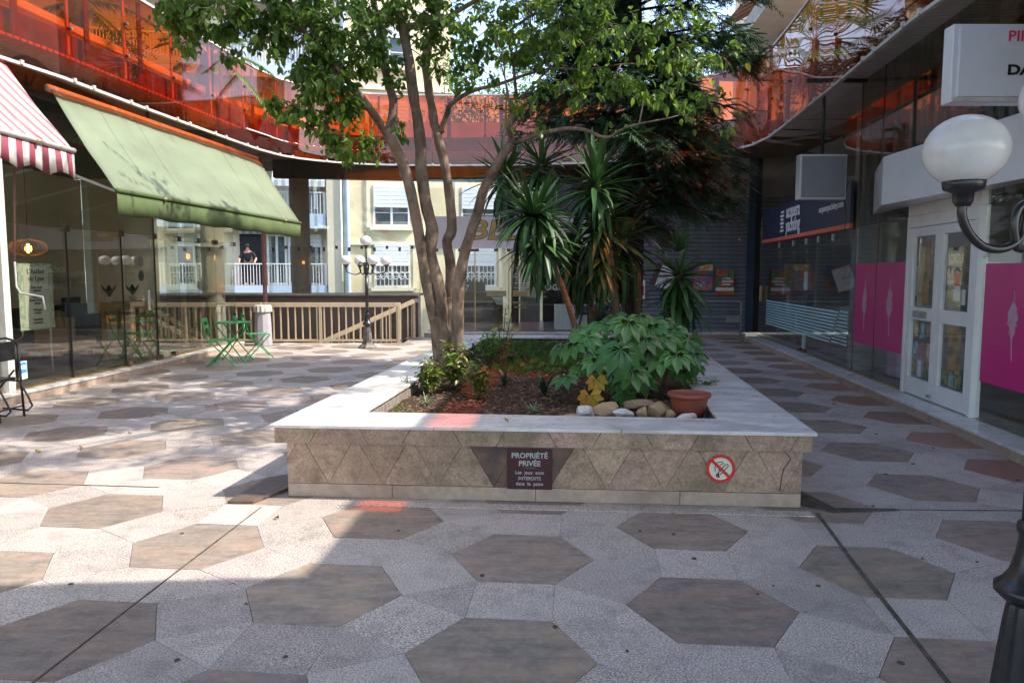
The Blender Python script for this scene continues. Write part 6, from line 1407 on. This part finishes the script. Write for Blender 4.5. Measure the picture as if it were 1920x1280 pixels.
# ---- yuccas
def blade(L, W, droop, kink=.0, n=7):
    m = MB(); v = []
    for i in range(n + 1):
        t = i / n; x = L * (t - .22 * droop * t ** 2 * .9); z = -droop * L * .55 * t ** 2.0; w = W * (math.sin(min(1, t * 1.15 + .18) * math.pi) ** .6 if t < .98 else .0)
        if t < .1: w = W * .8
        v += [(x, w / 2, z + .18 * w), (x, 0, z), (x, -w / 2, z + .18 * w)]
    f = []
    for i in range(n):
        a = i * 3; f += [(a, a + 1, a + 4, a + 3), (a + 1, a + 2, a + 5, a + 4)]
    return m.add(v, f)
blades = [blade(.66, .046, q).mesh('leaf', M['yucca_leaf'], smooth=True) for q in (.15, .6, 1.1, 1.7)]
deadbl = blade(.5, .04, 1.2).mesh('leaf', M['yucca_dead'], smooth=True)
def yhead(parent, c, R_, n, seed, up=1.0, low=-1.2, dead_n=0, s0=1.0, hang=0, tilt=(0, 0, 0)):
    r = random.Random(seed); off = world_local(parent).inverted()
    for k in range(n):
        f = k / max(1, n - 1); el = up + (low - up) * f ** .85 + r.uniform(-.3, .3); a = k * 2.39996 + r.uniform(-.5, .5)
        q = min(3, int(max(0, f * 3.2 + r.uniform(-.6, 1.3))))
        o = put('leaf', deadbl if k >= n - dead_n else blades[q], parent); o.rotation_mode = 'XYZ'
        s = s0 * r.uniform(.55, 1.15) * R_ / .62; o.location = off @ (Vector(c) + Vector((r.uniform(-.02, .02), r.uniform(-.02, .02), -hang * f)) + Vector((math.cos(a), math.sin(a), 0)) * .03)
        o.scale = (s, s * r.uniform(.85, 1.1) / max(.7, s) if False else s, s); o.rotation_euler = Euler((r.uniform(-.3, .3), -el, a)); 
        if k >= n - dead_n: o['label'] = 'dry brown leaf'
def yucca(label, base, top, heads, r0=.05):
    y = empty('yucca_plant', tuple(base), label, 'yucca'); pts = sm([base, (Vector(base) + Vector(top)) / 2 + Vector((.04, 0, 0)), top], 6)
    MB().tube(pts, [r0 * (1 - .25 * i / len(pts)) for i in range(len(pts))], 10).build('trunk', M['bark_yucca'], y, smooth=True)
    for h in heads: yhead(y, *h[:2], int(h[2] * 1.75), h[3], **h[4])
    return y
Yc = 9.6; tA = at(1118, 335, Yc)
yucca('tallest yucca with long drooping green leaves in front of the conifer trunk', (1.42, Yc, .4), tuple(tA), [(tA, .88, 58, 1, dict(up=1.35, low=-1.1, hang=.3)), (tA - Vector((-.02, 0, .5)), .82, 56, 2, dict(up=.5, low=-1.35, hang=.4)), (tA - Vector((-.08, 0, 1.0)), .72, 54, 3, dict(up=-.1, low=-1.45, dead_n=7, hang=.3))], .06)
tB = at(1002, 405, 9.0)
yb2 = yucca('slanting yucca whose spiky head covers part of the gold letters', (.92, 9.0, .4), tuple(at(1016, 440, 9.0)), [(tB, .86, 84, 5, dict(up=1.2, low=-.7)), (tB - Vector((-.08, 0, .25)), .78, 64, 6, dict(up=.0, low=-1.45, dead_n=4, hang=.2))], .042)
tD = at(945, 320, 10.6)
yucca('dark yucca half hidden behind the right-hand tree stem', (1.25, 10.7, .4), tuple(at(1075, 420, 10.6)), [(at(1075, 420, 10.6), .95, 60, 10, dict(up=.6, low=-1.4, hang=.4)), (tD, .85, 54, 8, dict(up=1.1, low=-1.2, hang=.3)), (at(1015, 300, 10.4), .85, 54, 9, dict(up=1.2, low=-1.3, hang=.3))], .05)
yucca('low dense yucca filling the space below the tall one', (1.15, 10.1, .4), tuple(at(1085, 470, 10.1)), [(at(1085, 470, 10.1), .85, 70, 51, dict(up=.5, low=-1.4, hang=.35)), (at(1165, 440, 10.1), .9, 60, 52, dict(up=.8, low=-1.4, hang=.4))], .045)
tC = at(1273, 490, 9.2)
yucca('young yucca with upright pale centre leaves before the roller shutter', (2.0, 9.2, .4), tuple(tC), [(at(1271, 470, 9.2), .56, 22, 12, dict(up=1.5, low=.5, s0=.9)), (at(1274, 512, 9.2), .78, 46, 13, dict(up=.9, low=-.9, hang=.15)), (at(1276, 552, 9.2), .74, 50, 14, dict(up=.2, low=-1.35, hang=.2))], .04)
# dry leaf sheath on the yucca by the conifer
ds_ = empty('dry_yucca_stump', (1.78, 10.2, .4), 'old yucca stem wrapped in hanging dry brown leaves', 'yucca'); MB().tube([(1.78, 10.2, .4), (1.74, 10.2, 1.0), (1.72, 10.2, 1.75)], [.06, .055, .05], 10).build('trunk', M['bark_yucca'], ds_); yhead(ds_, Vector((1.72, 10.2, 1.72)), .5, 34, 31, up=-.9, low=-1.5, dead_n=34, hang=.35)
# ---- fatsia
def palmate(s, lobes=8, seed=0):
    r = random.Random(seed); m = MB(); v = [(0, 0, 0)]; f = []
    for k in range(lobes):
        a = R(-118 + 236 * k / (lobes - 1)); L = s * (1 - .38 * abs(a) / 2.1) * r.uniform(.92, 1.06); w = s * .185
        d = Vector((math.cos(a), math.sin(a), 0)); n = Vector((-d.y, d.x, 0)); b = len(v)
        for t, q, z in ((.30, .55, -.01), (.55, 1.0, -.03), (.72, .95, -.07), (.88, .5, -.13)):
            for sd in (1, 0, -1): p = d * L * t + n * w * q * sd + Vector((0, 0, s * (z * 1.4 + .05 * (1 - abs(sd)) * -1 + .02))); v.append(tuple(p))
        tip = d * L * 1.04 + Vector((0, 0, -.26 * s)); v.append(tuple(tip)); t_i = len(v) - 1
        f += [(0, b, b + 1), (0, b + 1, b + 2)]
        for i in range(3):
            c = b + i * 3; f += [(c, c + 3, c + 4, c + 1), (c + 1, c + 4, c + 5, c + 2)]
        c = b + 9; f += [(c, t_i, c + 1), (c + 1, t_i, c + 2)]
        if k: f.append((0, pb + 0 if False else pb, b + 2)) 
        pb = b
    return m.add(v, f)
pal = [palmate(.2, 7 + k % 3, k).mesh('leaf', M['fatsia'], smooth=True) for k in range(4)]; paly = palmate(.2, 7, 9).mesh('leaf_yellow', M['fatsia_yellow'], smooth=True)
fat = empty('fatsia_shrub', (1.35, 7.4, .42), 'large glossy fatsia shrub with hand-shaped leaves above the rocks', 'shrub')
FLV = [(1101, 637, 6.9, 40), (1164, 660, 6.5, 55), (1178, 608, 6.9, 46), (1130, 612, 7.1, 38), (1244, 637, 6.9, 48), (1210, 640, 6.8, 40), (1075, 650, 6.9, 40), (1052, 655, 7.0, 34), (1150, 600, 7.4, 36), (1200, 598, 7.5, 36), (1225, 615, 7.2, 38), (1265, 622, 7.2, 36), (1290, 640, 7.0, 40), (1300, 668, 6.8, 36), (1268, 668, 6.7, 44), (1240, 680, 6.7, 40), (1215, 690, 6.8, 40), (1185, 700, 6.6, 46), (1120, 680, 6.7, 38), (1090, 690, 6.8, 34), (1060, 712, 6.6, 34), (1145, 705, 6.9, 40), (1160, 720, 6.8, 36), (1205, 720, 6.9, 38), (1110, 625, 7.6, 36), (1245, 605, 7.6, 30), (1280, 700, 7.0, 30), (1305, 690, 6.9, 26), (1140, 640, 7.3, 44), (1190, 635, 7.3, 44), (1220, 660, 7.2, 46), (1085, 620, 7.4, 32), (1170, 745, 6.6, 30), (1262, 645, 7.4, 40), (1120, 655, 7.5, 40), (1190, 670, 7.3, 44)]
rf = random.Random(8); foot = Vector((1.3, 7.45, .42)); foot2 = Vector((1.85, 7.6, .42))
def palm_leaf_at(p, s, mesh, yaw, pitch, label=None):
    o = put('leaf', mesh, fat); o.location = p - fat.location; o.scale = (s, s, s); o.rotation_euler = Euler((rf.uniform(-.25, .25), pitch, yaw))
    if label: o['label'] = label
for k, (u, v, Y, r) in enumerate(FLV):
    p = at(u, v - 6, Y); s = r / F * Y / .2 * 1.15; ft_ = foot if u < 1225 else foot2
    yaw = math.atan2(p.y - ft_.y - .4, p.x - ft_.x + rf.uniform(-.2, .2)) ; palm_leaf_at(p, s, pal[k % 4], yaw, rf.uniform(.35, .75))
    st = MB().tube(sm([ft_ + Vector((rf.uniform(-.08, .08), rf.uniform(-.08, .08), 0)), ft_.lerp(p, .55) + Vector((0, 0, .12)), p + Vector((0, 0, -.005))], 4), .006, 5); st.build('stalk', M['shrub'], fat, smooth=True)
for u, v, Y, r, pt in ((1105, 742, 6.35, 36, 1.3), (1118, 712, 6.5, 30, 1.2), (1142, 770, 6.3, 16, 1.0)): palm_leaf_at(at(u, v, Y), r / F * Y / .2, paly, R(-100), pt, 'yellow withered leaf')
for f_ in (foot, foot2, foot + Vector((.25, .1, 0))): MB().tube(sm([f_, f_ + Vector((.05, 0, .25)), f_ + Vector((.02, -.1, .6))], 4), .018, 8).build('stem', M['bark_yucca'], fat, smooth=True)
# ---- small shrubs
def shrub(name, label, c, rad, h, n, mats, lsize, seed, stems=9, cat='shrub', yl=.2, up=.6):
    r = random.Random(seed); s = empty(name, tuple(c), label, cat); c = Vector(c); m = MB(); t = MB()
    for k in range(stems):
        a = r.uniform(0, 6.28); e = c + Vector((math.cos(a) * rad * r.uniform(.2, 1), math.sin(a) * rad * r.uniform(.2, 1), h * r.uniform(.55, 1.05))); P_ = sm([c + Vector((r.uniform(-.04, .04), r.uniform(-.04, .04), -.03)), c.lerp(e, .5) + Vector((0, 0, .05 * h)), e], 4)
        t.tube(P_, [.005] * len(P_), 4)
        for j in range(n // stems):
            q = P_[r.randint(len(P_) // 3, len(P_) - 1)] + Vector((r.gauss(0, .03), r.gauss(0, .03), r.gauss(0, .03))); l = lsize * r.uniform(.7, 1.2)
            leafgeo(l, l * .5, q, Vector((r.gauss(0, 1), r.gauss(0, 1), up * r.uniform(-.6, 1))), Vector((r.gauss(0, .4), r.gauss(0, .4), 1)), m, 1 if r.random() < yl else 0)
    t.build('stems', M['bark_yucca'], s, kind='stuff'); m.build('foliage', [M[x] for x in mats], s, kind='stuff'); return s
shrub('leafy_shrub', 'airy bright green shrub right of the tree trunk', (-.25, 9.4, .42), .38, .42, 900, ('shrub', 'leaf_young'), .045, 1, 16)
shrub('leafy_shrub', 'thin upright bright green sprig rising above the airy shrub', (-.12, 9.0, .42), .14, .74, 120, ('leaf_young', 'shrub'), .04, 2, 4)
shrub('variegated_shrub', 'variegated green and maroon shrub directly in front of the tree trunk', (-.55, 7.35, .43), .22, .42, 420, ('croton', 'leaf_young'), .075, 3, 12, yl=.25, up=-.4)
shrub('variegated_shrub', 'small variegated shrub left of the tree foot', (-.80, 7.1, .43), .14, .34, 230, ('croton', 'leaf_young'), .075, 4, 8, yl=.2, up=-.5)
shrub('variegated_shrub', 'reddish leafed shrub lit orange beside the tree foot', (-.32, 6.9, .43), .16, .34, 200, ('croton', 'shrub'), .07, 5, 8, yl=.1, up=-.4)
shrub('weed', 'little light green weed at the left inner planter wall', (-1.02, 7.2, .44), .06, .15, 60, ('leaf_young', 'shrub'), .03, 6, 5, 'plant')
shrub('weed', 'pale green seedling at the front left corner of the soil', (-.9, 5.85, .44), .08, .09, 60, ('leaf_young', 'shrub'), .03, 7, 5, 'plant')
shrub('weed', 'leafy green weed low behind the left planter wall', (-.85, 7.9, .44), .12, .12, 90, ('shrub', 'leaf_young'), .035, 14, 6, 'plant')
shrub('ground_shrub', 'low green ground cover shrub in the middle distance of the planter', (.3, 9.8, .42), .5, .14, 300, ('leaf', 'shrub'), .045, 8, 18)
shrub('ground_shrub', 'dark low shrub beneath the slanting yucca', (1.0, 9.9, .42), .45, .26, 600, ('leaf', 'shrub'), .05, 9, 14)
shrub('ground_shrub', 'low shrub at the right inside edge of the planter', (1.75, 7.0, .42), .2, .18, 200, ('shrub', 'leaf'), .04, 10, 8)
def strap(name, label, c, n, L, W, seed, mat, cat, up0=1.2, low=.2, drp=(0, 1, 2)):
    s = empty(name, tuple(c), label, cat); r = random.Random(seed); ms = [blade(L, W, q).mesh('leaf', M[mat], smooth=True) for q in (.1, .6, 1.1)]
    for k in range(n):
        o = put('leaf', ms[r.choice(drp)], s); o.rotation_euler = Euler((r.uniform(-.2, .2), -(up0 + (low - up0) * k / n + r.uniform(-.15, .15)), k * 2.4 + r.uniform(-.3, .3))); sc = r.uniform(.7, 1.1); o.scale = (sc, sc, sc)
strap('clivia_plant', 'dark strap-leaved clivia standing alone in the middle soil', (.31, 7.05, .43), 11, .36, .05, 1, 'clivia', 'plant', 1.45, .6)
strap('clivia_plant', 'second dark strap-leaved plant close to the red shrub', (-.08, 7.6, .43), 7, .28, .045, 2, 'clivia', 'plant', 1.5, 1.0)
for k, (u, v, z, lb) in enumerate(((1000, 772, .44, 'striped spider plant at the front edge of the soil'), (800, 758, .44, 'pale spider plant near the front left of the soil'), (975, 718, .43, 'spider plant behind the clivia'), (930, 690, .43, 'spider plant in the orange light patch'), (1040, 700, .43, 'spider plant under the left fatsia leaves'), (900, 725, .43, 'thin spider plant beside the red shrub'), (905, 670, .43, 'spider plant tuft behind the red shrub'))):
    p = atz(u, v, z); strap('spider_plant', lb, tuple(p), 16 if k else 22, .17, .012, 30 + k, 'spider', 'plant', 1.1, .15)
gr = MB(); rg = random.Random(4)
for k in range(1100):
    p = iFL.lerp(iFR, rg.random()).lerp(iBL.lerp(iBR, rg.random()), .45 + .55 * rg.random()); z = .42 + .05 * mn.noise(Vector((p.x * 1.3, p.y * 1.3, 0))); a = rg.uniform(0, 6.28); l = rg.uniform(.04, .13); d = Vector((math.cos(a), math.sin(a), 0))
    b = Vector((p.x, p.y, z)); w = Vector((-d.y, d.x, 0)) * .004; gr.add([b - w, b + w, b + d * l * .45 + Vector((0, 0, l * .8)) + w, b + d * l * .9 + Vector((0, 0, l * .5))], [(0, 1, 2, 3)])
gr.build('grass', M['shrub'], kind='stuff')
# ---- terrace plants and palms behind the balustrade
def palm(label, base, h, n, L, seed, name='palm_tree', tr=.14):
    p = empty(name, tuple(base), label, 'palm'); r = random.Random(seed); b = Vector(base); top = b + Vector((.1, 0, h)); MB().tube(sm([b, b + Vector((.02, 0, h * .5)), top], 5), [tr] * 11, 12).build('trunk', M['bark_palm'], p)
    for k in range(n):
        a = k * 2.4; el = 1.3 - 2.0 * k / n; m = MB(); d = Vector((math.cos(a) * math.cos(el), math.sin(a) * math.cos(el), math.sin(el))); pts = [top + d * L * t + Vector((0, 0, -.55 * L * t * t)) for t in [q / 8 for q in range(9)]]
        m.tube(pts, [.016 * (1 - i / 10) for i in range(9)], 5)
        s = d.cross(Vector((0, 0, 1))).normalized()
        for i in range(34):
            t = .15 + .85 * i / 34; q = top + d * L * t + Vector((0, 0, -.55 * L * t * t))
            for sd in (-1, 1):
                e = q + (s * sd + d * .6 + Vector((0, 0, -.35 - .3 * r.random()))).normalized() * L * .30 * (1 - t * .5); m.add([q, q + d * .035, e], [(0, 1, 2)])
        m.build('frond', M['palm_leaf'], p)
def fanpalm(label, base, h, n, L, seed, tr=.16):
    p = empty('palm_tree', tuple(base), label, 'palm'); r = random.Random(seed); b = Vector(base); top = b + Vector((0, 0, h)); MB().tube([b, b + Vector((.05, 0, h * .5)), top], [tr, tr * .9, tr * .8], 12).build('trunk', M['bark_palm'], p)
    for k in range(n):
        a = k * 2.4; el = 1.2 - 2.5 * k / n; d = Vector((math.cos(a) * math.cos(el), math.sin(a) * math.cos(el), math.sin(el))); c = top + d * L; m = MB(); m.tube([top, c], .012, 4); s = d.cross(Vector((0, 0, 1))); s = s.normalized() if s.length > .01 else Vector((1, 0, 0)); nn = s.cross(d)
        for i in range(22):
            q = R(-120 + 240 * i / 21); e = c + (d * math.cos(q) + s * math.sin(q)).normalized() * L * .8 + Vector((0, 0, -.15 * L)); w = (s * math.cos(q) - d * math.sin(q)) * .03; m.add([c, c.lerp(e, .6) + w, e, c.lerp(e, .6) - w], [(0, 1, 2, 3)])
        m.build('frond', M['bark_palm' if el < -.5 else 'palm_leaf'], p)
TZ = SLT + .002
palm('feathery palm on the terrace behind the left orange panels', (-5.9, 14.6, TZ), 1.0, 16, 1.25, 1)
palm('feathery palm on the left terrace closer to the camera', (-6.8, 11.8, TZ), 1.0, 16, 1.2, 2)
palm('feathery palm at the near end of the left terrace', (-7.3, 9.4, TZ), 1.1, 16, 1.2, 3)
fanpalm('tall fan palm with brown skirt behind the rear terrace', (2.7, 22.0, TZ), 3.3, 34, 1.0, 6)
yucca('yucca on the rear terrace behind the conifer', (1.9, 18.9, TZ), (1.9, 18.9, TZ + 1.6), [((1.9, 18.9, TZ + 1.65), .7, 40, 41, dict(up=1.3, low=-1.1))], .05)
def hedge(name, label, lo, hi, n, mat, seed, ls=.06):
    r = random.Random(seed); o = empty(name, ((lo[0] + hi[0]) / 2, (lo[1] + hi[1]) / 2, lo[2]), label, 'shrub'); m = MB(); t = MB()
    for k in range(8):
        x = r.uniform(lo[0], hi[0]); y = r.uniform(lo[1], hi[1]); t.tube([(x, y, lo[2]), (x + r.uniform(-.1, .1), y, (lo[2] + hi[2]) / 2), (x + r.uniform(-.2, .2), y, hi[2] - .1)], [.02, .014, .006], 5)
    for k in range(n):
        q = Vector((r.uniform(lo[0], hi[0]), r.uniform(lo[1], hi[1]), r.uniform(lo[2], hi[2]))); w = mn.noise(q * 1.9 + Vector((seed, 0, 0)))
        if w < -.12 + .35 * (q.z - lo[2]) / (hi[2] - lo[2]): continue
        leafgeo(ls * r.uniform(.7, 1.3), ls * .55, q, Vector((r.gauss(0, 1), r.gauss(0, 1), r.gauss(0, .7))), Vector((r.gauss(0, .5), r.gauss(0, .5), 1)), m, 1 if r.random() < .3 else 0)
    t.build('stems', M['bark_dark'], o, kind='stuff'); m.build('foliage', [M[mat], M['shrub']], o, kind='stuff')
hedge('terrace_shrub', 'bushy plants along the left terrace wall', (-7.0, 12.4, TZ), (-6.2, 14.2, 5.75), 1500, 'leaf', 1)
hedge('terrace_shrub', 'bushy plants on the rear terrace at left', (-3.4, 18.2, TZ), (-.6, 18.9, 5.55), 2200, 'leaf', 2)
hedge('terrace_shrub', 'bushy plants on the rear terrace in the middle', (-.4, 18.2, TZ), (2.8, 19.0, 5.8), 2600, 'leaf', 3)
hedge('terrace_shrub', 'dark leafy shrubs on the right terrace above the navy sign', (4.95, 10.0, TZ), (5.7, 14.5, 5.5), 3000, 'leaf', 4, .07)
hedge('terrace_shrub', 'unseen shrubs added on the right terrace to shade the planter', (4.25, 6.75, TZ), (5.0, 9.9, 5.95), 6500, 'leaf', 5, .07)  # hedge out of view, added to break the orange light into patches
hedge('terrace_shrub', 'unseen shrubs added on the near right terrace to block orange light', (4.05, 4.95, TZ), (4.8, 6.62, 5.95), 5200, 'leaf', 6, .07)  # hedge out of view, added to keep orange light off most of the soil
hedge('garden_tree', 'leafy bright tree crown behind the rear terrace', (-2.2, 23.5, 4.9), (.6, 26.5, 8.9), 9000, 'leaf', 7, .13)
hedge('garden_tree', 'dense green tree behind the rear terrace right of the conifer', (3.4, 22.5, 4.9), (5.2, 25.0, 7.6), 4500, 'leaf', 8, .13)
